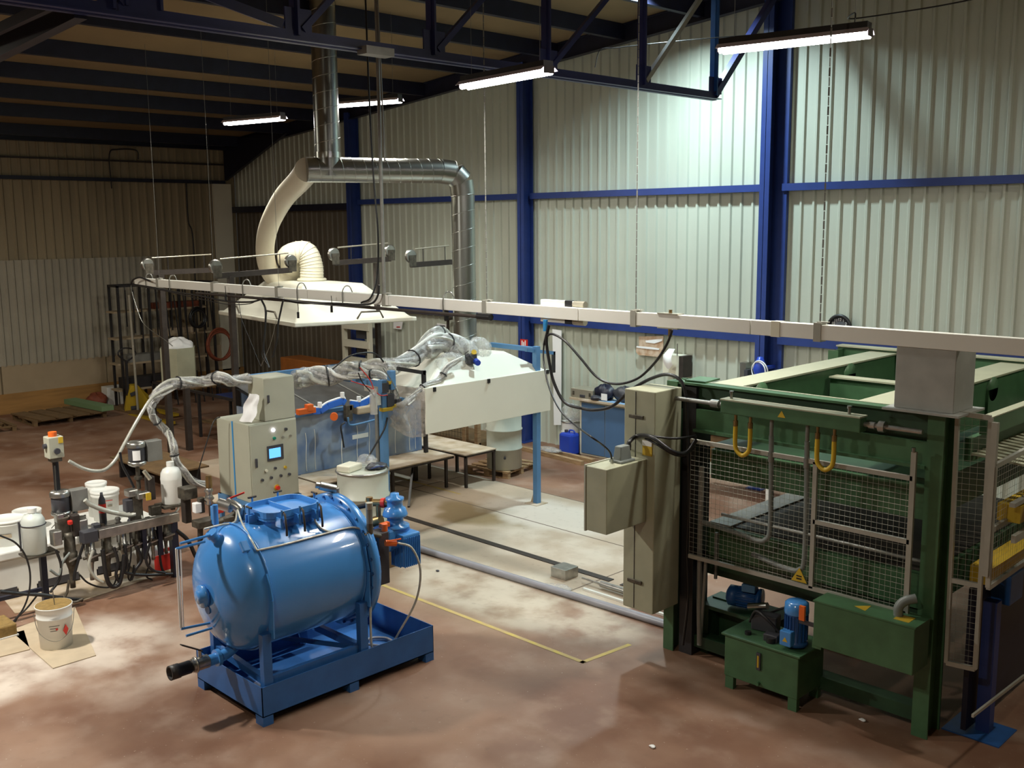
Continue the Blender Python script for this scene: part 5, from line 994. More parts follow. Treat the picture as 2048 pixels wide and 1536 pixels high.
link('plug', MB().add([(x,y,z) for z,k_ in ((2.41,1.0),(2.59,0.75)) for x in (-6.93-0.06*k_,-6.93+0.06*k_) for y in (8.60-0.10*k_,8.60+0.10*k_)], [(0,1,3,2),(4,6,7,5),(0,4,5,1),(2,3,7,6),(0,2,6,4),(1,5,7,3)]).box(-7.02,-6.84,8.48,8.72,2.41,2.44), 'grey_hose', jb, bevel=0.01)
link('gland', MB().cyl((-6.950,8.449,2.404),(-6.950,8.448,2.460),0.018,n=8), 'galv', jb)
cable('thick black cable arching from the grey plug towards the press', [*[(-6.930,8.718,2.519),(-6.930,8.716,2.604),(-6.930,8.867,2.654)], *[(-6.671,8.800,2.684),(-6.438,8.850,2.555),(-6.403,9.050,2.517),(-6.380,9.200,2.636)]], 0.024)
cable('thinner black cable arching from the grey plug, the upper one', [*[(-6.930,8.735,2.544),(-6.930,8.751,2.627),(-6.930,8.929,2.662)], *[(-6.660,8.830,2.692),(-6.444,8.900,2.690),(-6.381,9.200,2.681)]], 0.014)
cable('third black cable from the grey plug, hanging lowest', [*[(-6.940,8.713,2.518),(-6.940,8.729,2.617),(-6.940,8.925,2.632)], *[(-6.623,8.800,2.619),(-6.474,8.900,2.514),(-6.451,9.100,2.473),(-6.391,9.200,2.561)]], 0.013)
cable('dark cable running down the left press column', [(-6.615,9.330,3.095),(-6.575,9.330,2.473),(-6.549,9.330,1.898),(-6.563,9.330,1.307),(-6.537,9.330,0.717),(-6.595,9.330,0.155)], 0.016)
# ================================================================ things along the columned wall
WY = 16.35
wb = thing('workbench_cupboard', 'blue doored cupboard bench with pale worktop against the columned wall', 'cupboard', (-13.6, 16.6, 0))
lx, rx = -14.35, -12.2; wz = 1.30
link('body', MB().box(lx,rx,WY,16.84,0.06,wz-0.06), 'cream', wb)
link('plinth', MB().box(lx,rx,WY+0.02,16.84,0,0.08), 'board', wb)
for i in range(3): link('door', MB().box(lx+0.06+i*0.66,lx+0.70+i*0.66,WY-0.02,WY,0.10,wz-0.10), 'bench_blue', wb, bevel=0.004)
link('worktop', MB().box(lx-0.22,rx,WY-0.10,16.84,wz-0.05,wz), 'board', wb, bevel=0.004)
solo('blue_cloth', MB().box(lx+0.55,lx+1.6,WY-0.08,16.6,wz,wz+0.012), 'skyblue', 'light blue cloth spread on the worktop of the cupboard', 'cloth', (lx+1.0,16.4,wz))
sc_ = thing('tool_case', 'silver aluminium tool case lying on the left of the worktop', 'case', (lx+0.1,16.45,wz))
link('case_body', MB().box(lx-0.20,lx+0.42,16.28,16.70,wz,wz+0.20), 'silver', sc_, bevel=0.012)
link('handle', MB().box(lx+0.07,lx+0.20,16.26,16.28,wz+0.03,wz+0.08), 'slate', sc_)
for x in (lx-0.12, lx+0.34): link('latch', MB().box(x-0.02,x+0.02,16.265,16.285,wz+0.06,wz+0.14), 'grime', sc_)
def bagthing(name, label, cat, c, r, m, seed): return solo(name, bag(c, r[0], r[1], r[2], seed), m, label, cat, (c[0],c[1],c[2]-r[2]))
bagthing('jacket', 'dark navy jacket heaped beside the silver case', 'jacket', (lx+0.62,16.45,wz+0.16), (0.24,0.16,0.17), 'steel_dark', 31)
bagthing('jacket', 'second dark heap of clothes on the blue cloth, behind the cable', 'jacket', (lx+1.12,16.5,wz+0.16), (0.26,0.16,0.17), 'slate', 32)
bagthing('rag', 'small dark rag on the worktop edge in front of the case', 'rag', (lx+0.50,16.30,wz+0.05), (0.16,0.08,0.055), 'slate', 33)
solo('note', MB().box(lx+0.66,lx+0.82,16.27,16.275,wz+0.03,wz+0.17), 'paper', 'white note leaning on the dark jacket', 'paper', (lx+0.7,16.27,wz+0.03))
jc = thing('jerrycan', 'bright blue plastic jerrycan on the floor left of the cupboard', 'canister', (-14.60,16.30,0))
link('body', MB().box(-14.80,-14.42,16.15,16.45,0.0,0.50), 'blueplastic', jc, bevel=0.06)
link('cap', MB().cyl((-14.7,16.3,0.49),(-14.7,16.3,0.55),0.04,n=12), 'slate', jc); link('handle', MB().tube([(-14.62,16.3,0.48),(-14.60,16.3,0.55),(-14.48,16.3,0.55),(-14.46,16.3,0.48)],0.018,8), 'blueplastic', jc)
bk = drum('white drum with orange base and a film bag on top, behind the blue jerrycan', -14.85, 16.62, 0, 0.21, 0.68, 'drum_white'); link('orange_band', MB().cyl((-14.85,16.62,0.03),(-14.85,16.62,0.17),0.216,n=28), 'orange', bk)
solo('rubbish_bag', bag((-14.8,16.6,0.86),0.26,0.22,0.19,41), 'film', 'clear bag of rubbish on the white drum beside the cupboard', 'plastic bag', (-14.8,16.6,0.69))
solo('paper_roll', MB().poly([(-15.550,16.780,2.665),(-15.277,16.780,2.649),(-15.295,16.780,0.505),(-15.511,16.780,0.476)],0.01), 'paper', 'long white sheet with a fold hanging on the wall beside the black loop', 'paper', (-15.3,16.78,0.8))
sg_ = thing('card_sign', 'brown cardboard piece with two torn pale strips taped on the wall', 'sign', (-12.831,16.800,2.512))
link('card', MB().poly([(-13.119,16.800,2.667),(-12.491,16.800,2.722),(-12.498,16.800,2.394),(-12.597,16.800,2.282),(-13.127,16.800,2.279),(-13.194,16.800,2.337),(-13.182,16.800,2.443),(-13.116,16.800,2.469)],0.012), 'card_dark', sg_)
link('torn_strip', MB().poly([(-12.937,16.785,2.598),(-12.504,16.785,2.671),(-12.516,16.785,2.619),(-12.705,16.785,2.554),(-12.924,16.785,2.558)],0.004), 'paper', sg_); link('torn_strip', MB().poly([(-13.170,16.785,2.466),(-12.819,16.785,2.473),(-12.576,16.785,2.461),(-12.589,16.785,2.429),(-12.870,16.785,2.427),(-13.170,16.785,2.434)],0.004), 'paper', sg_)
t = thing('wall_box', 'cream metal box with dark side fixed to the wall behind the cream column cabinet', 'electrical box', (-12.243,16.700,2.058))
link('body', MB().box(-12.35,-11.92,16.6,16.85,1.95,2.38), 'cream', t); link('dark_side', MB().box(-11.92,-11.82,16.55,16.85,1.95,2.38), 'brownm', t); link('bracket_rod', MB().cyl((-12.0,16.6,2.38),(-12.0,16.6,2.62),0.01,n=6), 'galv', t)
def curl(u, v):
    a, b, c = [V(p) for p in [(-12.129,16.500,2.522),(-11.983,16.500,2.524),(-12.145,16.500,2.088)]]; p0, p1, p2, p3 = a, b, V((-12.235,16.450,2.267)), V((-11.964,16.400,2.216))
    p = (p0*(1-u)+p1*u)*(1-v)+(p2*(1-u)+p3*u)*v; p.y -= 0.08*math.sin(v*PI); p.z -= 0.12*v*math.sin(u*PI); return p
solo('curled_paper', MB().grid(curl, 6, 8), 'paper', 'curled white paper sheet stuck on the cream wall box', 'paper', (-12.125,16.500,2.342))
# fire sign on the column, small notices, grid shelf
t = thing('fire_sign', 'small red fire hose sign with white symbols on the blue column', 'sign', (-16.203,16.530,2.298))
A = [(-16.314,16.530,2.405),(-16.091,16.530,2.421),(-16.093,16.530,2.204),(-16.316,16.530,2.186)]
link('sign_plate', MB().box(A[0][0],A[1][0],16.522,16.542,A[2][2],A[0][2]), 'red', t)
w_ = A[1][0]-A[0][0]; h_ = A[0][2]-A[2][2]
link('symbol', MB().box(A[0][0]+w_*0.2,A[0][0]+w_*0.34,16.516,16.522,A[2][2]+h_*0.25,A[0][2]-h_*0.15).box(A[0][0]+w_*0.42,A[0][0]+w_*0.55,16.516,16.522,A[2][2]+h_*0.2,A[0][2]-h_*0.3).box(A[0][0]+w_*0.66,A[0][0]+w_*0.78,16.516,16.522,A[2][2]+h_*0.3,A[0][2]-h_*0.1).box(A[0][0]+w_*0.15,A[0][0]+w_*0.85,16.516,16.522,A[2][2]+h_*0.1,A[2][2]+h_*0.16), 'paper', t)
t = thing('notice', 'white notice with black lines beside the elbow duct', 'notice', (-19.363,16.800,2.450))
A = [(-19.532,16.800,2.552),(-19.171,16.800,2.537),(-19.194,16.800,2.373),(-19.538,16.800,2.375)]
link('sheet', MB().poly(A,0.01), 'paper', t); B = [(-19.459,16.785,2.508),(-19.211,16.785,2.511),(-19.212,16.785,2.486),(-19.459,16.785,2.482)]; link('text_line', MB().poly(B,0.004), 'slate', t); B = [(-19.461,16.785,2.444),(-19.213,16.785,2.448),(-19.214,16.785,2.423),(-19.461,16.785,2.419)]; link('text_line', MB().poly(B,0.004), 'slate', t)
t = thing('notice', 'white notice with a red word low on it, under the hood corner', 'notice', (-21.081,16.800,2.404))
link('sheet', MB().poly([(-21.286,16.800,2.523),(-20.889,16.800,2.534),(-20.961,16.800,2.293),(-21.296,16.800,2.298)],0.01), 'paper', t); link('red_word', MB().poly([(-21.148,16.785,2.361),(-21.001,16.785,2.371),(-21.002,16.785,2.344),(-21.149,16.785,2.335)],0.004), 'red', t)
t = thing('hook_board', 'dark hanger bar with tools on the wall beside the elbow duct', 'hook', (-19.041,16.750,2.474))
link('bar', MB().beam((-19.019,16.720,2.714),(-19.028,16.720,2.365),0.05,0.05,(1,0,0)).beam((-19.110,16.700,2.661),(-18.848,16.700,2.713),0.04,0.06), 'brownm', t)
rk = thing('pale_rack', 'pale slatted rack standing at the wall under the right end of the hood', 'rack', (-22.0,16.2,0))
for x in (-22.45,-21.35): link('upright', MB().box(x-0.06,x+0.06,16.0,16.1,0,2.5), 'cream', rk)
for z in (0.5,1.0,1.5,1.95,2.42): link('slat', MB().box(-22.4,-21.3,15.97,16.1,z-0.13,z+0.05), 'cream', rk)
link('dark_goods', MB().box(-22.0,-21.6,16.1,16.6,1.1,1.42).box(-22.0,-21.6,16.1,16.6,1.62,1.85).box(-22.3,-22.15,16.1,16.6,1.1,1.42).box(-22.0,-21.6,16.1,16.6,2.05,2.3), 'slate', rk)
for i, (x0, x1, y, z, lb) in enumerate(((-25.6,-23.0,16.0,1.25,'wide orange bin at the brown wall behind the spraying stand'), (-20.8,-19.6,16.1,1.2,'orange bin behind the wrapped hoses, right of the pale rack'))):
    b = thing('orange_bin', lb, 'bin', ((x0+x1)/2,y,0))
    link('bin_body', MB().box(x0,x1,y,y+0.7,0.1,z), 'orange_bin', b, bevel=0.03); link('bin_foot', MB().box(x0+0.1,x0+0.3,y,y+0.7,0,0.1).box(x1-0.3,x1-0.1,y,y+0.7,0,0.1), 'slate', b)
# clock peeping over the trunking, hose reel, switch plate
t = thing('wall_clock', 'round black wall clock with pale figures half hidden by the trunking', 'clock', (-8.653,16.800,3.172))
cz = (-8.652,16.800,3.145); 
link('dial', MB().lathe((cz[0],16.80,cz[2]), [(0.20,0.0),(0.20,-0.02),(0.0,-0.021)], (0,1,0), 32), 'slate', t)
link('rim', MB().ring((cz[0],16.77,cz[2]), 0.21, 0.03, (0,1,0), 36, 8), 'black', t)
for k_ in range(12):
    a = 2*PI*k_/12; text('figure', str(12 if k_ == 0 else k_), 0.07, 'paper', t, (cz[0]+0.14*math.sin(a), 16.775, cz[2]+0.14*math.cos(a)))
t = thing('hose_reel', 'blue hook with a coil of white hose beside the big blue column', 'hose reel', (-10.052,16.500,2.305))
hp_ = (-9.930,16.300,2.338)
link('bracket', MB().box(hp_[0]-0.03,hp_[0]+0.03,hp_[1],16.82,hp_[2]-0.03,hp_[2]+0.03), 'blueplastic', t)
link('hook_body', MB().lathe(hp_, [(0.09,-0.14),(0.13,0.0),(0.09,0.12),(0.05,0.22),(0,0.23)], (0,0,1), 14), 'blueplastic', t)
link('hose_coil', MB().ring((hp_[0]+0.03,hp_[1]-0.10,hp_[2]-0.02),0.18,0.012,(0.3,1,0),28,6,su=1.0,sw=0.9).ring((hp_[0]+0.06,hp_[1]-0.08,hp_[2]),0.17,0.012,(0.2,1,0.2),28,6), 'paper', t)
t = thing('switch_plate', 'narrow grey switch box on the wall left of the blue hose hook', 'switch', (-10.548,16.750,2.116))
sp = (-10.517,16.700,2.144); link('plate', MB().box(sp[0]-0.07,sp[0]+0.06,16.66,16.85,sp[2]-0.2,sp[2]+0.22), 'galv', t); link('dark_edge', MB().box(sp[0]+0.06,sp[0]+0.14,16.6,16.85,sp[2]-0.2,sp[2]+0.10), 'slate', t)
# ================================================================ floor things in the middle
solo('floor_channel', MB().box(-15.5,-8.85,10.70,10.82,0.0,0.012), 'brownm', 'dark steel guide channel in the floor, the long left length', 'rail', (-12,10.76,0))
solo('floor_channel', MB().box(-8.65,-5.0,10.70,10.82,0.0,0.012), 'brownm', 'dark steel guide channel running from the small block under the press', 'rail', (-7,10.76,0))
solo('pvc_pipe', MB().cyl((-12.4,9.70,0.05),(-7.05,9.92,0.05),0.05,n=16), 'pvc', 'long grey plastic pipe lying on the floor from the vessel to the press', 'pipe', (-9.7,9.8,0))
t = thing('stop_block', 'small pale metal block on the floor at the end of the guide channel', 'block', (-9.000,9.850,0.353))
bb = (-9.435,10.304,0.000)
link('block', MB().box(bb[0]-0.16,bb[0]+0.12,bb[1]+0.0,bb[1]+0.28,0.0,0.15), 'stainless', t, bevel=0.006)
link('air_cylinder', MB().cyl((-8.75,10.42,0.07),(-8.15,10.42,0.07),0.045,n=14).cyl((-9.1,10.42,0.07),(-7.3,10.42,0.07),0.014,n=8), 'stainless', t)
link('base_rod', MB().box(-8.9,-7.2,10.2,10.24,0.0,0.03).box(-8.9,-7.2,10.52,10.55,0.0,0.03), 'drum_white', t)
solo('floor_film', bag((-9.15,9.98,0.03),0.22,0.12,0.03,51), 'film', 'scrap of crumpled clear film on the floor beside the small block', 'rubbish', (-9.15,9.98,0))
for p, r, lb in (((-5.585,7.430,0.000),0.035,'small pale crumb on the brown floor near the bottom edge'),((-4.387,9.332,0.000),0.035,'small pale scrap on the floor before the green press'),((-10.931,9.317,0.000),0.03,'little dark scrap on the pale floor between pump and pipe')):
    solo('floor_scrap', bag((p[0],p[1],0.012),r,r*0.7,0.012,int(p[0]*10)), 'slate' if 'dark' in lb else 'paper', lb, 'rubbish', (p[0],p[1],0))
# ================================================================ bucket, sheets, can
def sheet(label, pts, m='card', z=0.0, name='floor_sheet'):
    return solo(name, MB().poly([(p[0],p[1],z+0.006) for p in pts], 0.010), m, label, 'board', (pts[0][0],pts[0][1],z))
sheet('square pale board on the floor under the white bucket', [(-13.136,4.137,0.000), (-13.350,5.036,0.000), (-11.598,4.573,0.000), (-11.599,4.076,0.000)], 'card')
sheet('large pale board on the floor under the dispensing pumps', [(-13.476,5.040,0.000), (-13.771,6.609,0.000), (-15.026,7.326,0.000), (-15.343,4.899,0.000), (-14.579,4.503,0.000), (-13.690,4.391,0.000)], 'board', 0.0)
sheet('pale cardboard on the floor at the left edge of the picture', [(-13.031,3.637,0.000), (-13.008,4.260,0.000), (-12.346,4.092,0.000), (-12.410,3.444,0.000)], 'card')
bu = thing('bucket', 'white plastic bucket with ochre paste inside and red diamond label', 'bucket', (-12.22,4.38,0.012))
bx, by = (-12.249,4.349,0.000)[0], (-12.249,4.349,0.000)[1]+0.02
bu.location = (bx,by,0.012); bu['_o'] = (bx,by,0.012)
link('body', MB().lathe((bx,by,0.012), [(0,0),(0.180,0),(0.198,0.37),(0.206,0.37),(0.206,0.385),(0.199,0.39),(0.205,0.50),(0.213,0.50),(0.213,0.515),(0.200,0.515),(0.19,0.30)], (0,0,1), 36), 'drum_white', bu)
link('paste', MB().lathe((bx,by,0.012+0.42), [(0.192,0.0),(0.15,-0.01),(0.0,0.0)], (0,0,1), 28), 'paste', bu)
link('paste_rim', MB().lathe((bx,by,0.012), [(0.194,0.42),(0.198,0.514),(0.206,0.517)], (0,0,1), 28), 'paste', bu)
vd = V((-bx,-by,0)).normalized(); vs_ = V((-vd.y,vd.x,0))
def onbucket(a, z, r=0.205): c = vd*math.cos(a)+vs_*math.sin(a); return V((bx,by,0.012))+c*r+V((0,0,z))
def blabel(name, a0, a1, z0, z1, m, diamond=False):
    mb = MB(); n = 6
    if diamond:
        am, zm = (a0+a1)/2, (z0+z1)/2; mb.add([onbucket(am,z1,0.203),onbucket(a1,zm,0.201),onbucket(am,z0,0.199),onbucket(a0,zm,0.201)],[(0,1,2,3)])
    else: mb.grid(lambda u, v: onbucket(a0+(a1-a0)*u, z0+(z1-z0)*v, 0.1825+0.05*(z0+(z1-z0)*v)), n, 1)
    link(name, mb, m, bu)
blabel('text_line', -0.35, 0.25, 0.30, 0.306, 'slate'); blabel('text_line', -0.30, 0.05, 0.27, 0.276, 'slate'); blabel('text_line', -0.30, 0.10, 0.24, 0.246, 'slate')
blabel('red_dot', 0.02, 0.15, 0.25, 0.275, 'red'); blabel('hazard_diamond', 0.42, 0.80, 0.16, 0.30, 'red', True)
link('bail', MB().tube([onbucket(1.4,0.45,0.23), onbucket(0.9,0.22,0.22), onbucket(0,0.12,0.215), onbucket(-0.9,0.22,0.22), onbucket(-1.4,0.45,0.23)], 0.004, 5), 'galv', bu)
link('stirring_wire', MB().cyl(onbucket(0.3,0.50,0.05), onbucket(0.15,0.70,0.02), 0.006, n=5), 'galv', bu)
pc = (-13.023,4.027,0.000)
t = thing('brown_can', 'small brown metal can lying at the left edge of the picture', 'can', (pc[0],pc[1],0.0))
link('can_body', MB().box(pc[0]-0.3,pc[0]+0.13,pc[1]-0.12,pc[1]+0.12,0.018,0.17), 'paste', t, bevel=0.02); link('can_rim', MB().box(pc[0]-0.31,pc[0]+0.14,pc[1]-0.13,pc[1]+0.13,0.012,0.03), 'paper', t)
# ================================================================ dispensing line at the left
DX = -13.6
tx0, tx1, ty0, ty1, tz = -15.5, -14.35, 2.9, 6.75, 0.66
tg = thing('spill_pallet', 'long white plastic spill pallet with dark fork slots behind the pumps', 'spill pallet', (-14.9,4.8,0))
link('body', MB().box(tx0,tx1,ty0,ty1,0.10,tz-0.12), 'drum_white', tg, bevel=0.02)
link('rim', MB().box(tx0-0.03,tx1+0.04,ty0,ty1+0.04,tz-0.12,tz), 'drum_white', tg, bevel=0.02)
for i in range(5): link('foot', MB().box(tx0,tx1,ty0+0.1+0.84*i,ty0+0.34+0.84*i,0,0.12), 'drum_white', tg)
for i in range(4): link('fork_slot', MB().box(tx1-0.3,tx1+0.004,ty0+0.36+0.84*i,ty0+0.92+0.84*i,0.03,0.14), 'slate', tg)
def pail(label, x, y, z, r, h, m='drum_white', lab=None):
    t = thing('pail', label, 'pail', (x,y,z))
    link('body', MB().lathe((x,y,z), [(0,0),(r*0.88,0),(r*0.97,h*0.8),(r*1.02,h*0.8),(r*1.02,h*0.85),(r,h*0.86),(r,h*0.96)], (0,0,1), 32), m, t)
    link('lid', MB().lathe((x,y,z+h*0.93), [(r*1.05,0),(r*1.05,h*0.06),(r*0.93,h*0.075),(r*0.9,h*0.05),(0,h*0.05)], (0,0,1), 32), m, t)
    if lab:
        d = V((-x,-y,0)).normalized(); s = V((-d.y,d.x,0))
        for nm_, a0, a1, f0, f1, mm in lab:
            mb = MB().grid(lambda u, v: V((x,y,z+h*(f0+(f1-f0)*v)))+(d*math.cos(a0+(a1-a0)*u)+s*math.sin(a0+(a1-a0)*u))*(r*(0.885+0.1125*(f0+(f1-f0)*v))+0.004), 6, 1)
            link(nm_, mb, mm, t)
    return t
pail('white lidded pail on the spill pallet at the left edge, nearest one', (-14.750,4.729,0.843)[0], (-14.750,4.729,0.843)[1], tz, 0.24, 0.36, lab=(('red_stripe',-0.6,0.2,0.35,0.5,'card'),))
pail('open white pail behind the nearest lidded pail', (-15.200,5.157,0.804)[0], (-15.200,5.157,0.804)[1], tz, 0.19, 0.30)
pail('white pail with red square and red slash, behind the red bottle', (-14.900,6.186,0.784)[0], (-14.900,6.186,0.784)[1], tz, 0.20, 0.46, lab=(('red_square',-0.42,-0.16,0.52,0.64,'red'),('red_slash',-0.1,0.55,0.70,0.72,'red'),('grey_text',0.15,0.5,0.5,0.56,'silver')))
pail('smaller white pail just behind the pail with the red square', (-15.200,6.187,0.819)[0], (-15.200,6.187,0.819)[1], tz, 0.15, 0.52)
rb = thing('red_bottle', 'dark bottle with red label standing between the pumps', 'bottle', (-14.000,5.763,0.844))
bq = (-14.100,5.805,0.829)
link('body', MB().lathe((bq[0],bq[1],bq[2]), [(0,0),(0.045,0),(0.05,0.02),(0.05,0.30),(0.045,0.36),(0.02,0.42),(0.02,0.46),(0,0.46)], (0,0,1), 20), 'slate', rb)
link('label', MB().cyl((bq[0],bq[1],bq[2]+0.17),(bq[0],bq[1],bq[2]+0.30),0.052,n=20,cap=False), 'red', rb)
solo('bottle_shelf', MB().box(bq[0]-0.12,bq[0]+0.12,bq[1]-0.2,bq[1]+0.2,bq[2]-0.03,bq[2]).box(bq[0]-0.02,bq[0]+0.02,bq[1]-0.02,bq[1]+0.02,0.0,bq[2]-0.03), 'stainless', 'small steel shelf under the red bottle', 'shelf', (bq[0],bq[1],0))
# frame of the line
fr = thing('dispenser_frame', 'stainless beam on dark posts carrying the dispensing pumps', 'machine frame', (DX,5.7,0))
b0_, b1_ = V((-13.380,5.418,0.922)), V((-13.380,6.577,0.913)); b1_.z = b0_.z
link('beam', MB().beam(b0_, b1_, 0.10, 0.13), 'stainless', fr, bevel=0.008)
link('end_clamp', MB().obox(b0_+V((0,-0.12,0)),(0.16,0.2,0.16)).obox((-13.550,5.399,0.890),(0.16,0.2,0.12)), 'slate', fr, bevel=0.01)
p_ = (-13.683,4.791,0.000); link('post', MB().beam((p_[0],p_[1],0),(p_[0],p_[1],1.15),0.075,0.075,(1,0,0)), 'steel_dark', fr)
p_ = (-13.534,6.566,0.000); link('post', MB().beam((p_[0],p_[1],0),(p_[0],p_[1],b0_.z-0.05),0.10,0.10,(1,0,0)), 'steel_dark', fr)
link('lower_rail', MB().beam((p_[0],4.7,0.30),(p_[0],2.6,0.32),0.05,0.05), 'steel_dark', fr)
link('small_post', MB().beam(b0_*0.45+b1_*0.55+V((0,0,-0.06)), b0_*0.45+b1_*0.55+V((0,0,-0.5)),0.06,0.06,(1,0,0)).beam(b0_*0.25+b1_*0.75+V((0,0,-0.06)), b0_*0.25+b1_*0.75+V((0,0,-0.5)),0.06,0.06,(1,0,0)), 'steel_dark', fr)
# emergency stop box on a black pole
ep = (-13.750,5.079,1.977); eb_ = thing('stop_box', 'pale control box with orange button on top of a black pole', 'switch box', (ep[0],ep[1],0.5))
link('pole', MB().cyl((ep[0],ep[1],(-13.750,5.043,1.503)[2]),(ep[0],ep[1],ep[2]+0.02),0.04,n=12), 'black', eb_)
link('box_body', MB().box(ep[0]-0.10,ep[0]+0.08,ep[1]-0.10,ep[1]+0.10,ep[2],ep[2]+0.29), 'cabinet', eb_, bevel=0.012)
link('orange_button', MB().cyl((ep[0],ep[1]-0.01,ep[2]+0.29),(ep[0],ep[1]-0.01,ep[2]+0.35),0.055,n=18), 'orange', eb_)
link('yellow_side', MB().box(ep[0]+0.08,ep[0]+0.086,ep[1]+0.03,ep[1]+0.09,ep[2]+0.2,ep[2]+0.28), 'yellow', eb_)
link('selector', MB().cyl((ep[0],ep[1]-0.10,ep[2]+0.17),(ep[0],ep[1]-0.14,ep[2]+0.17),0.035,n=12).cyl((ep[0]+0.08,ep[1],ep[2]+0.10),(ep[0]+0.11,ep[1],ep[2]+0.10),0.04,n=12), 'slate', eb_)
link('gland_block', MB().box(ep[0]-0.06,ep[0]+0.06,ep[1]-0.07,ep[1]+0.07,ep[2]-0.05,ep[2]), 'grime', eb_)
link('thin_wire', MB().tube([(ep[0]+0.05,ep[1]-0.03,ep[2]-0.1),(ep[0]+0.10,ep[1]-0.05,ep[2]-0.5),(ep[0]+0.10,ep[1]+0.02,ep[2]-0.75),(ep[0],ep[1]-0.12,ep[2]-0.95)],0.006,5), 'galv', eb_)
# two pump heads: dark round motor under a steel ring, with a steel cover plate, cone and valves below
def pumphead(label, p, lab=False, scale=1.0):
    c = V(p); t = thing('agitator_motor', label, 'pump', tuple(c)); r = 0.115*scale
    link('motor_body', MB().lathe(c, [(0,0),(r*0.9,0),(r,0.01),(r,0.20*scale),(r*0.95,0.21*scale)], (0,0,1), 24), 'slate', t)
    link('steel_cap', MB().lathe(c+V((0,0,0.205*scale)), [(r*1.12,0),(r*1.12,0.05),(r,0.075),(0,0.08)], (0,0,1), 24), 'stainless', t)
    link('base_ring', MB().lathe(c-V((0,0,0.07)), [(r*0.7,0),(r*1.1,0.03),(r*1.1,0.07),(0,0.07)], (0,0,1), 24), 'stainless', t)
    link('cover_plate', MB().box(c.x-0.05,c.x+0.10,c.y+r*1.0,c.y+r*1.0+0.22*scale,c.z-0.02,c.z+0.27*scale), 'grey_box', t, bevel=0.006)
    if lab: link('label', MB().grid(lambda u, v: c+V((r*1.02*math.cos(-0.9+0.9*u),r*1.02*math.sin(-0.9+0.9*u),0.03+0.14*v)),5,1), 'paper', t)
    link('shaft', MB().cyl(c-V((0,0,0.07)),c-V((0,0,0.40)),0.03,n=10).cyl(c-V((0,0,0.22)),c-V((0,0,0.26)),0.055,n=12), 'grime', t)
    return t
c1 = (-13.700,5.084,1.249); c2 = (-13.700,6.176,1.748)
pumphead('dark round pump head with steel cap beside the milky canister', c1)
pumphead('raised round pump head with white label, left of the white jug', c2, lab=True)
# canister and jug
def jug(label, c, r, h, m='milky', strap=False):
    x, y, z = c; t = thing('jug', label, 'jug', c)
    link('body', MB().lathe(c, [(0,0),(r*0.92,0),(r,0.02),(r,h*0.55),(r*1.03,h*0.60),(r*1.03,h*0.63),(r,h*0.66),(r*0.97,h*0.76),(r*0.75,h*0.86),(r*0.35,h*0.90),(r*0.33,h*0.94)], (0,0,1), 32), m, t)
    link('cap', MB().cyl((x,y,z+h*0.92),(x,y,z+h*1.02),r*0.37,n=20), 'drum_white', t)
    if strap: link('strap', MB().ring((x,y,z+h*0.66),r+0.005,0.008,(0,0,1),28,5), 'slate', t); link('strap_post', MB().beam((x-0.02,y-r-0.02,z+h*0.1),(x-0.02,y-r-0.02,z+h*0.75),0.02,0.03,(1,0,0)), 'slate', t)
    return t
cj = (-13.650,4.696,0.768); jug('milky round canister with dark strap, lowest at the left', cj, 0.150, 0.60, 'milky', True)
cw = (-13.600,6.614,1.069); jug('white jug with narrow cap standing on the dispensing line', cw, 0.145, 0.60, 'drum_white')
solo('jug_shelf', MB().box(cw[0]-0.16,cw[0]+0.16,cw[1]-0.2,cw[1]+0.18,cw[2]-0.03,cw[2]).beam((cw[0],cw[1],cw[2]-0.03),(cw[0],cw[1],b0_.z+0.05),0.05,0.05,(1,0,0)), 'grime', 'steel bracket shelf under the white jug', 'shelf', (cw[0],cw[1],b0_.z))
solo('jug_shelf', MB().box(cj[0]-0.16,cj[0]+0.16,cj[1]-0.16,cj[1]+0.25,cj[2]-0.025,cj[2]), 'grime', 'steel bracket plate under the milky canister', 'shelf', (cj[0],cj[1],cj[2]-0.02))
solo('jug_hose', MB().tube([(cw[0]+0.12,cw[1]+0.03,cw[2]+0.02),(cw[0]+0.14,cw[1],cw[2]-0.08),(cw[0]+0.12,cw[1]-0.18,cw[2]-0.18),(cw[0]+0.10,cw[1]-0.42,cw[2]-0.18),(cw[0]+0.05,cw[1]-0.5,cw[2]-0.05),(cw[0]+0.0,cw[1]-0.45,cw[2]+0.15)], 0.017, 8), 'clearhose', 'clear hose curving under the white jug', 'hose', cw)
solo('hose_clip', MB().obox((cw[0]+0.12,cw[1]-0.12,cw[2]-0.20),(0.06,0.07,0.10)), 'orange', 'orange clip on the hose under the white jug', 'clip', (cw[0]+0.12,cw[1]-0.12,cw[2]-0.25))
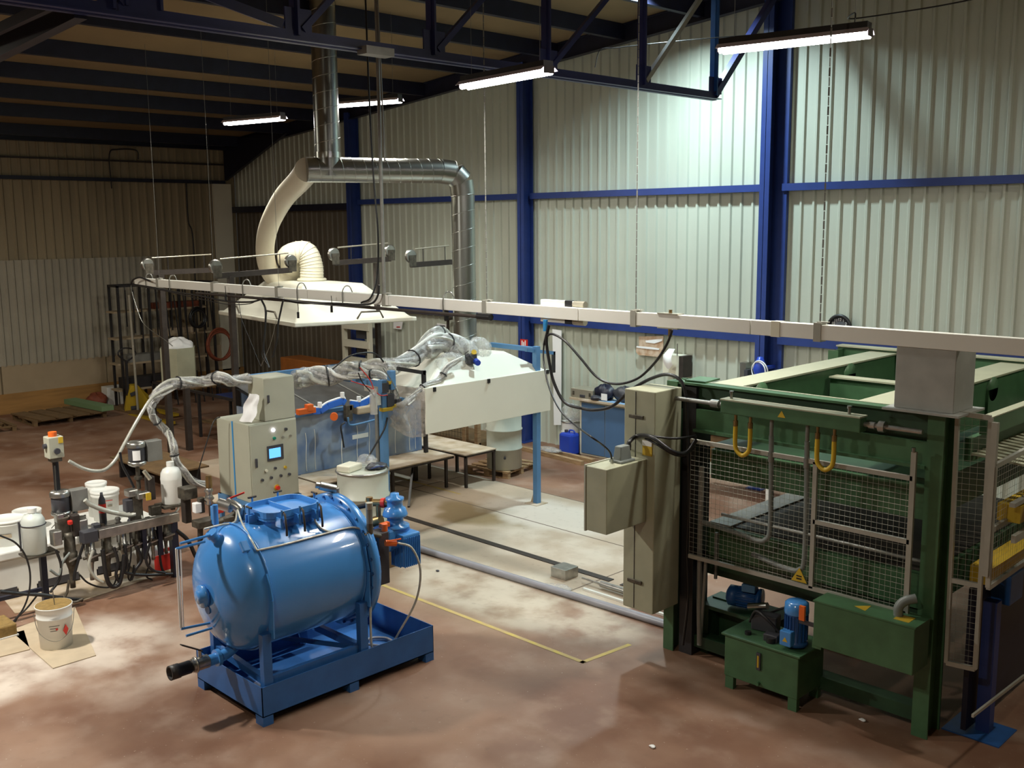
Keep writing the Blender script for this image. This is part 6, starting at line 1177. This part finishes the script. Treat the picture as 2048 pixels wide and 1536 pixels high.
# metering pumps hanging from the beam: cones, barrels, valves
for i, (px, py, s_, lb) in enumerate(((138,1085,1.2,'tall greasy metering pump nearest the milky canister'),(178,1085,1.0,'metering pump with steel side cylinder, second from the left'),(212,1078,1.0,'cone bottomed metering pump below the red bottle'),(243,1070,0.9,'metering pump in the middle of the steel beam'),(272,1062,0.9,'metering pump below the labelled pump head'),(302,1058,0.85,'metering pump below the white jug'),(328,1050,0.8,'last metering pump beside the right dark post'))):
    c = V({138:(-13.550,5.099,0.840),178:(-13.500,5.344,0.794),212:(-13.500,5.577,0.790),243:(-13.500,5.795,0.798),272:(-13.500,6.004,0.808),302:(-13.500,6.222,0.789),328:(-13.500,6.418,0.804)}[px]); t = thing('metering_pump', lb, 'pump', tuple(c)); k_ = s_
    c = c+V((0.02,0,0))
    link('barrel', MB().lathe(c, [(0,0.12*k_),(0.05*k_,0.12*k_),(0.06*k_,0.08*k_),(0.06*k_,-0.10*k_),(0.075*k_,-0.11*k_),(0.075*k_,-0.16*k_),(0.035*k_,-0.30*k_),(0.025*k_,-0.42*k_),(0.03*k_,-0.44*k_),(0.03*k_,-0.52*k_),(0,-0.52*k_)], (0,0,1), 16), 'stainless' if i%2 else 'grime', t)
    link('valve_body', MB().obox(c+V((0.05,0.02,-0.20*k_)),(0.08,0.10,0.10)).cyl(c+V((0.0,-0.10,-0.2*k_)),c+V((0.0,0.14,-0.2*k_)),0.022,n=8), 'grime', t, bevel=0.008)
    link('bracket', MB().box(c.x-0.12,c.x-0.02,c.y-0.03,c.y+0.03,c.z-0.12,c.z+0.16), 'brownm', t)
    link('lever', MB().beam(c+V((0.09,-0.06,-0.19*k_)),c+V((0.11,0.09,-0.15*k_)),0.014,0.02), 'stainless', t)
vt = thing('valve_stack', 'greasy block of valves and fittings standing on the steel beam', 'valve', (-13.600,6.100,1.216))
for c, sz, m_ in ((((-13.600,6.074,1.149)),(0.14,0.14,0.42),'grime'),(((-13.600,6.294,1.360)),(0.14,0.10,0.34),'brownm'),(((-13.600,6.014,1.342)),(0.16,0.14,0.10),'stainless'),(((-13.500,6.132,1.301)),(0.12,0.18,0.09),'stainless'),(((-13.600,5.974,1.170)),(0.12,0.14,0.18),'slate'),(((-13.550,6.322,1.035)),(0.10,0.16,0.14),'grime')):
    link('fitting', MB().obox(c, sz), m_, vt, bevel=0.015)
link('silver_tube', MB().cyl((-13.500,6.176,1.637),(-13.500,6.255,1.508),0.03,n=12), 'silver', vt); link('yellow_tag', MB().obox((-13.400,6.171,1.290),(0.02,0.07,0.10)), 'yellow', vt)
vt = thing('valve_stack', 'cluster of greasy valves under the left pump head', 'valve', (-13.600,5.079,1.007))
for c, sz, m_ in ((((-13.600,5.050,1.069)),(0.14,0.16,0.26),'grime'),(((-13.500,4.918,0.962)),(0.14,0.12,0.20),'stainless'),(((-13.500,5.176,1.076)),(0.12,0.10,0.30),'brownm'),(((-13.450,5.095,1.138)),(0.06,0.06,0.06),'red'),(((-13.500,5.269,0.972)),(0.12,0.12,0.34),'stainless'),(((-13.600,5.493,0.951)),(0.10,0.10,0.12),'slate'),(((-13.600,5.014,1.194)),(0.12,0.10,0.12),'stainless')):
    link('fitting', MB().obox(c, sz), m_, vt, bevel=0.015)
vt = thing('valve_stack', 'pipe valves with brass cylinder on top, between jug and control cabinet', 'valve', (-13.600,7.201,0.996))
link('brass_cylinder', MB().cyl((-12.600,6.668,1.468),(-12.600,6.669,1.622),0.045,n=16).cyl((-12.600,6.669,1.622),(-12.600,6.670,1.636),0.04,n=16), 'brass', vt)
link('fitting', MB().lathe((-12.600,6.660,1.222), [(0.03,0),(0.06,0.02),(0.04,0.06),(0.07,0.09),(0.05,0.13),(0.04,0.17),(0.065,0.20),(0.04,0.24)], (0,0,1), 14), 'stainless', vt)
for c, sz, m_ in (((-12.700,6.587,1.218),(0.08,0.08,0.22),'grime'),((-12.600,6.784,1.140),(0.08,0.12,0.06),'grime'),((-12.700,6.526,1.195),(0.10,0.10,0.14),'paper'),((-12.500,6.651,1.102),(0.06,0.05,0.26),'bluepaint'),((-12.500,6.759,1.136),(0.04,0.10,0.06),'red'),((-12.400,6.809,1.017),(0.12,0.16,0.10),'grime'),((-12.900,6.501,1.375),(0.2,0.2,0.16),'grime'),((-13.000,6.518,1.174),(0.12,0.10,0.5),'brownm'),((-12.600,6.579,0.991),(0.2,0.3,0.1),'grime')):
    link('fitting', MB().obox(c, sz), m_, vt, bevel=0.012)
link('transfer_pipe', MB().tube([*[(-12.400,6.621,1.023),(-12.400,6.810,1.031),(-12.400,7.007,1.104)],*[(-9.900,5.669,1.897)]], 0.05, 10), 'grime', vt)
link('stand_leg', MB().cyl((-12.75,6.55,0),(-12.700,6.559,1.010),0.04,n=8).cyl((-12.45,6.95,0),(-12.450,6.724,1.026),0.04,n=8), 'brownm', vt)
# black hoses hanging below the pumps
hs_ = [[(-13.300,5.437,0.712),(-13.300,5.459,0.356),(-13.300,5.516,0.185),(-13.300,5.627,0.184),(-13.300,5.689,0.368),(-13.300,5.725,0.573)], [(-13.350,5.770,0.693),(-13.350,5.778,0.405),(-13.350,5.743,0.307),(-13.350,6.023,0.199),(-13.350,6.427,0.111)], [(-13.400,5.153,0.409),(-13.400,5.244,0.281),(-13.400,5.407,0.174),(-13.400,5.578,0.143),(-13.400,5.658,0.280)], [(-13.400,5.254,0.872),(-13.400,5.173,0.683),(-13.400,5.090,0.460),(-13.400,5.070,0.361)], [(-13.400,4.143,0.450),(-13.400,4.379,0.359),(-13.400,4.653,0.265),(-13.400,4.934,0.140),(-13.400,5.161,0.057)], [(-13.200,4.139,1.230),(-13.200,4.307,1.101),(-13.200,4.413,0.912),(-13.200,4.455,0.670),(-13.200,4.423,0.413),(-13.200,4.327,0.206),(-13.200,4.195,0.077)], [(-13.400,6.234,0.793),(-13.400,6.273,0.491),(-13.400,6.306,0.189),(-13.400,6.412,0.087)], [(-13.500,6.593,0.692),(-13.500,6.760,0.504),(-13.500,6.862,0.253),(-13.500,6.932,0.083)], [(-13.400,5.873,0.837),(-13.400,5.866,0.516),(-13.400,5.804,0.243),(-13.400,5.841,0.161),(-13.400,5.898,0.364)], [(-13.400,4.773,0.575),(-13.400,4.882,0.479),(-13.400,4.939,0.636),(-13.400,5.046,0.748)], [(-13.400,4.591,0.282),(-13.400,4.456,0.149),(-13.400,4.324,0.051),(-13.400,4.274,-0.035)], [(-13.500,5.855,1.955),(-13.500,5.877,1.775),(-13.500,5.956,1.585),(-13.500,6.017,1.431)], [(-13.500,6.089,0.658),(-13.500,6.178,0.344),(-13.500,6.105,0.141),(-13.500,6.195,0.044)]]
nm_ = ['thick black hose looping below the middle pumps','black hose running right along the board to the dark post','thin black hose sagging between two left pumps','black hose slanting below the second pump','thick black hose lying left across the lower post','thin black hose bowing out at the left picture edge','black hose dropping beside the white jug bracket','black hose slanting from the right dark post to the vessel','thin black hose with tight loop in mid line','pale hose under the tall greasy pump','thin black hose running down to the brown can','dark hose hanging left of the labelled pump head','thin dark hose hanging below the labelled pump head']
for i, (h, lb) in enumerate(zip(hs_, nm_)):
    solo('pump_hose', MB().tube(h, (0.03,0.022,0.012,0.02,0.026,0.012,0.018,0.03,0.012,0.018,0.012,0.018,0.012)[i], 8), 'grey_hose' if 'pale' in lb else 'black', lb, 'hose', h[0])
solo('filler_lance', MB().tube([*[(-13.350,4.986,0.395),(-13.350,4.948,0.233),(-13.350,4.902,0.141),(-13.350,5.041,0.075),(-13.350,5.142,0.089)]], 0.018, 8), 'grime', 'thin nozzle pipe over the bucket under the greasy pump', 'pipe', (-13.350,4.986,0.395))
for i, (q, lb) in enumerate(zip([(-13.750,5.280,1.107),(-13.750,5.640,0.837),(-13.750,5.864,0.888),(-13.750,6.053,0.891),(-13.750,6.471,0.891),(-13.750,6.253,0.789)], ('small steel valve manifold beside the cover plate','steel elbow fitting on the beam under the red bottle','short steel cylinder standing on the beam','pale steel fitting block in the middle of the beam','steel clamp block on the beam before the white jug','dark solenoid on the beam below the labelled head'))):
    t = thing('beam_fitting', lb, 'fitting', q); c = V(q)
    link('fitting_body', MB().lathe(c, [(0.035,-0.06),(0.05,-0.04),(0.05,0.02),(0.03,0.04),(0.045,0.07),(0.03,0.10)], (0,0,1), 14), ('stainless','grime','stainless','slate')[i%4], t)
    link('side_port', MB().cyl(c, c+V((0.06,0.10,0.0)), 0.022, n=10).cyl(c+V((0.06,0.10,0.0)), c+V((0.07,0.12,0.0)), 0.03, n=6), 'stainless', t)
for i, (h, lb) in enumerate(zip(([(-13.300,5.595,0.710),(-13.300,5.635,0.488),(-13.300,5.595,0.321),(-13.300,5.642,0.195)], [(-13.350,5.923,0.643),(-13.350,5.989,0.440),(-13.350,5.886,0.306),(-13.350,5.820,0.179)], [(-13.250,6.080,0.679),(-13.250,6.007,0.444),(-13.250,6.090,0.279),(-13.250,6.269,0.190)], [(-13.400,4.869,0.824),(-13.400,4.917,0.607),(-13.400,4.877,0.411),(-13.400,4.750,0.273)], [(-13.300,5.310,0.742),(-13.300,5.242,0.550),(-13.300,5.309,0.359),(-13.300,5.411,0.262)], [(-13.550,5.353,1.375),(-13.550,5.428,1.291),(-13.550,5.646,1.161),(-13.550,5.921,1.047),(-13.550,6.028,1.038)]), ('black hose end below the third metering pump','black hose twisting under the middle metering pump','short black hose bending right below the jug shelf','dark hose dropping beside the lower post','grey hose drooping between two metering pumps','pale grey wrapped hose running along the beam to the middle valves'))):
    solo('pump_hose', MB().tube(h, (0.022,0.024,0.02,0.018,0.02,0.032)[i], 8), 'clearhose' if 'grey' in lb else 'black', lb, 'hose', h[0])
t = thing('red_bag', 'white and red sacks standing behind the right dark post', 'sack', (-14.1,6.4,0.0))
link('sack', bag((-14.0,6.45,0.24),0.2,0.32,0.22,61), 'drum_white', t); link('red_print', MB().obox((-13.750,6.500,0.169),(0.02,0.28,0.24)).obox((-13.750,6.528,0.352),(0.02,0.2,0.05)), 'red', t)
# ================================================================ far left corner
RX_ = -27.4
rk = thing('tool_rack', 'tall dark steel rack with pale shelves against the end wall', 'rack', (-27.4,13.4,0))
for i in range(2):
    x = RX_ if i == 0 else -27.95
    for y in (12.12,13.0,13.9,14.95): link('upright', MB().box(x-0.03,x+0.03,y-0.03,y+0.03,0,3.42), 'blackm', rk)
    link('top_rail', MB().box(x-0.03,x+0.03,12.09,14.98,3.38,3.44), 'blackm', rk)
for z in (0.55,1.28,1.98,2.72): link('shelf', MB().box(-27.95,RX_-0.05,12.0,14.9,z-0.05,z), 'panel_beige', rk)
link('end_rail', MB().box(-27.95,RX_,12.09,12.15,3.38,3.44).box(-27.95,RX_,14.92,14.98,3.38,3.44), 'blackm', rk)
for z, y0, y1, h, m_ in ((2.72,13.2,14.6,0.16,'darkred'),(1.98,13.2,14.5,0.16,'wood_dark'),(1.28,12.3,13.6,0.2,'slate'),(0.55,12.2,14.4,0.3,'blackm')):
    solo('shelf_goods', MB().box(-27.9,-27.5,y0,y1,z,z+h), {'wood_dark':'card','slate':'grey_box'}.get(m_,m_), {(2.72,12.1):'brown goods at the left end of the top rack shelf',(2.72,13.2):'rusty red goods on the top rack shelf',(1.98,12.2):'dark goods at the left of the middle rack shelf',(1.98,13.2):'brown goods at the right of the middle rack shelf',(1.28,12.3):'dark goods on the second lowest rack shelf',(0.55,12.2):'black goods on the lowest rack shelf'}[(z,y0)], 'goods', (-27.7,y0,z))
for i in range(12):
    y = 12.3+0.22*i; zt, L_ = 3.30, (1.0+0.5*((i*37)%5)/5)
    solo('hanging_bar', MB().box(RX_+0.05,RX_+0.08,y-0.016,y+0.016,zt-L_,zt).cyl((RX_+0.07,y,zt),(RX_+0.03,y,zt+0.1),0.01,n=6), 'blackm', ('first','second','third','fourth','fifth','sixth','seventh','eighth','ninth','tenth','eleventh','twelfth','thirteenth','fourteenth')[i]+' dark bar from the left hanging on the tool rack rail', 'bar', (RX_+0.07,y,zt), group='dark bars hanging on the tool rack')
for i in range(7):
    y = 13.2+0.27*i; 
    solo('standing_bar', MB().beam((RX_+0.45,y,0.0),(RX_+0.12,y-0.06,3.3-0.1*(i%3)),0.03,0.03,(0,1,0)), 'blackm', ('first','second','third','fourth','fifth','sixth','seventh','eighth','ninth')[i]+' dark steel bar from the left leaning on the tool rack', 'bar', (RX_+0.45,y,0), group='dark bars leaning on the tool rack')
solo('pale_tube', MB().cyl((-26.800,12.204,0.882)[:2]+(0.0,), (-27.000,12.257,3.188), 0.035, n=8), 'panel_grey', 'pale grey tube leaning on the front of the tool rack', 'tube', (-26.800,12.204,0.882)[:2]+(0.0,))
for c, R_, lb, m_ in (((-26.900,14.157,2.435),0.26,'black cable coil hanging on the tool rack','black'),((-26.000,14.304,1.718),0.42,'rusty red hose coil hanging beside the dark brown post','darkred')):
    solo('hanging_coil', MB().ring(c,R_,0.035,(1,0.2,0),26,6).ring((c[0]+0.05,c[1]+0.02,c[2]-0.02),R_*0.92,0.035,(1,0.1,0.1),26,6).ring((c[0]+0.02,c[1],c[2]+0.03),R_*1.05,0.03,(1,0.3,0),26,6), m_, lb, 'coil', c)
    if m_ == 'darkred': solo('coil_hanger', MB().tube([(c[0],c[1],c[2]+R_),(c[0],c[1]+0.05,c[2]+1.0),(c[0],c[1],roof_z(c[0])-0.01)],0.008,5), 'blackm', 'thin wire carrying the rusty red coil', 'wire', (c[0],c[1],c[2]+R_))
hx = (-24.000,12.058,2.022); 
t = thing('hexagonal_bin', 'grey green six sided bin with rags on top, on the dark table', 'bin', (hx[0],hx[1],1.12))
link('body', MB().lathe((hx[0],hx[1],1.12), [(0.47,0),(0.47,hx[2]-1.12),(0.43,hx[2]-1.12),(0.43,hx[2]-1.3),(0,hx[2]-1.3)], (0,0,1), 6, smooth=False), 'cabinet2', t)
solo('rag_heap', MB().add(*(lambda b: (b.v, b.f))(bag((hx[0],hx[1],hx[2]-0.02),0.34,0.36,0.24,71)), True), 'paper', 'pale rags heaped on the hexagonal bin', 'rag', (hx[0],hx[1],hx[2]-0.1))
ft = thing('dark_table', 'dark angle iron table frame behind the dispensing line', 'table', (-22.5,12.1,0))
for x in (-24.75,-22.4,-20.5):
    for y in (11.72,12.55): link('leg', MB().box(x-0.03,x+0.03,y-0.03,y+0.03,0,1.06), 'blackm', ft)
link('top_rail', MB().box(-24.8,-20.4,12.54,12.60,1.06,1.12).box(-24.8,-20.4,11.68,11.74,1.06,1.12).box(-24.8,-24.74,11.68,12.60,1.06,1.12).box(-20.46,-20.4,11.68,12.60,1.06,1.12), 'blackm', ft)
link('table_top', MB().box(-24.7,-23.0,11.75,12.53,1.08,1.118), 'wood_dark', ft)
link('tray', MB().box(-22.0,-20.5,11.9,12.5,1.0,1.06), 'steel_blue', ft)
link('lower_board', MB().box(-22.4,-20.5,11.75,12.5,0.36,0.40), 'wood_dark', ft)
# pallets, green board, boxes, pallet truck
p1 = pallet('low brown pallet with wide boards and a green board on it, by the end wall', -27.45, 10.35, 1.5, 1.9, 0.0, 'wood_dark'); 
for i in range(4): solo('loose_board', MB().obox((-27.35,9.62+0.45*i,0.165),(1.6,0.36,0.035),0.12), 'wood_dark', ('first loose board from the left on the brown pallet','second loose board from the left on the brown pallet','third loose board from the left on the brown pallet','rightmost loose brown board on the pallet')[i], 'board', (-27.35,9.62+0.45*i,0.147))
solo('green_board', MB().obox((-27.5,11.15,0.26),(2.0,0.34,0.13),0.10), 'green_board', 'green board lying on top of the brown pallet', 'board', (-27.5,11.15,0.19))
pallet('second brown pallet cut by the left picture edge', -27.2, 8.2, 1.3, 1.5, 0.0, 'wood_dark')
solo('wood_plate', MB().obox((-27.0,12.45,0.03),(1.8,1.1,0.05),0.05), 'wood_dark', 'flat brown board on the floor in front of the pallet truck', 'board', (-27.0,12.45,0))
for i, y in enumerate((12.05,12.42,12.62)):
    solo('white_box', MB().box(-28.75,-28.35,y,y+(0.33 if i == 0 else 0.17),0.0,0.52), 'drum_white', ('widest white box on the floor by the tool rack','narrow white box beside the widest one','narrow white box nearest the pallet truck')[i], 'box', (-28.5,y,0), bevel=0.01)
solo('rust_heap', bag((-28.4,11.75,0.2),0.3,0.28,0.2,81), 'darkred', 'rusty heap on the floor left of the white boxes', 'heap', (-28.4,11.75,0))
pj = thing('pallet_truck', 'yellow hand pallet truck with dark handle parked before the tool rack', 'pallet truck', (-26.4,12.3,0))
link('nose_body', MB().add([(-26.900,11.884,0.054),(-26.900,12.098,0.719),(-26.900,12.309,0.694),(-26.900,12.554,0.272),(-26.900,12.525,-0.174),(-27.1,11.95,0.10),(-27.1,12.1,0.75),(-27.1,12.32,0.75),(-27.1,12.7,0.35),(-27.1,12.7,0.08)],[(0,1,2,3,4),(9,8,7,6,5),(0,5,6,1),(1,6,7,2),(2,7,8,3),(3,8,9,4),(4,9,5,0)]), 'yellow_dark', pj)
link('fork', MB().beam((-26.600,11.909,-0.023),(-24.200,11.901,0.076),0.16,0.07).beam((-27.200,12.593,0.020),(-25.200,12.505,0.072),0.16,0.07), 'yellow_dark', pj)
link('wheel', MB().cyl((-26.95,12.05,0.09),(-26.95,12.25,0.09),0.09,n=16), 'slate', pj); link('wheel', MB().cyl((-24.6,12.0,0.05),(-24.6,12.12,0.05),0.05,n=12), 'slate', pj)
link('name_mark', MB().beam((-26.860,12.049,0.480),(-26.860,12.252,0.538),0.01,0.10), 'slate', pj)
link('tiller', MB().beam((-27.000,12.037,0.396),(-27.000,12.050,1.403),0.06,0.07,(1,0,0)), 'blackm', pj)
hc_ = (-27.000,12.077,1.593); link('handle_loop', MB().tube([(-27.000,12.063,1.388),(-27.000,11.891,1.529),(-27.000,11.844,1.642),(-27.000,11.948,1.742),(-27.000,12.089,1.756),(-27.000,12.241,1.715),(-27.000,12.332,1.596),(-27.000,12.254,1.493),(-27.000,12.063,1.388)],0.022,6), 'blackm', pj)
t = thing('trestle_table', 'low brown board on black trestles behind the control cabinet', 'table', (-19.0,9.0,0))
link('low_board', MB().obox((-19.0,9.0,0.40),(2.2,1.0,0.03)), 'wood_dark', t)
for x in (-19.9,-18.1): link('trestle', MB().box(x-0.03,x+0.03,8.6,9.4,0,0.385), 'blackm', t)
for o in bpy.data.objects:
    if '_o' in o: del o['_o']
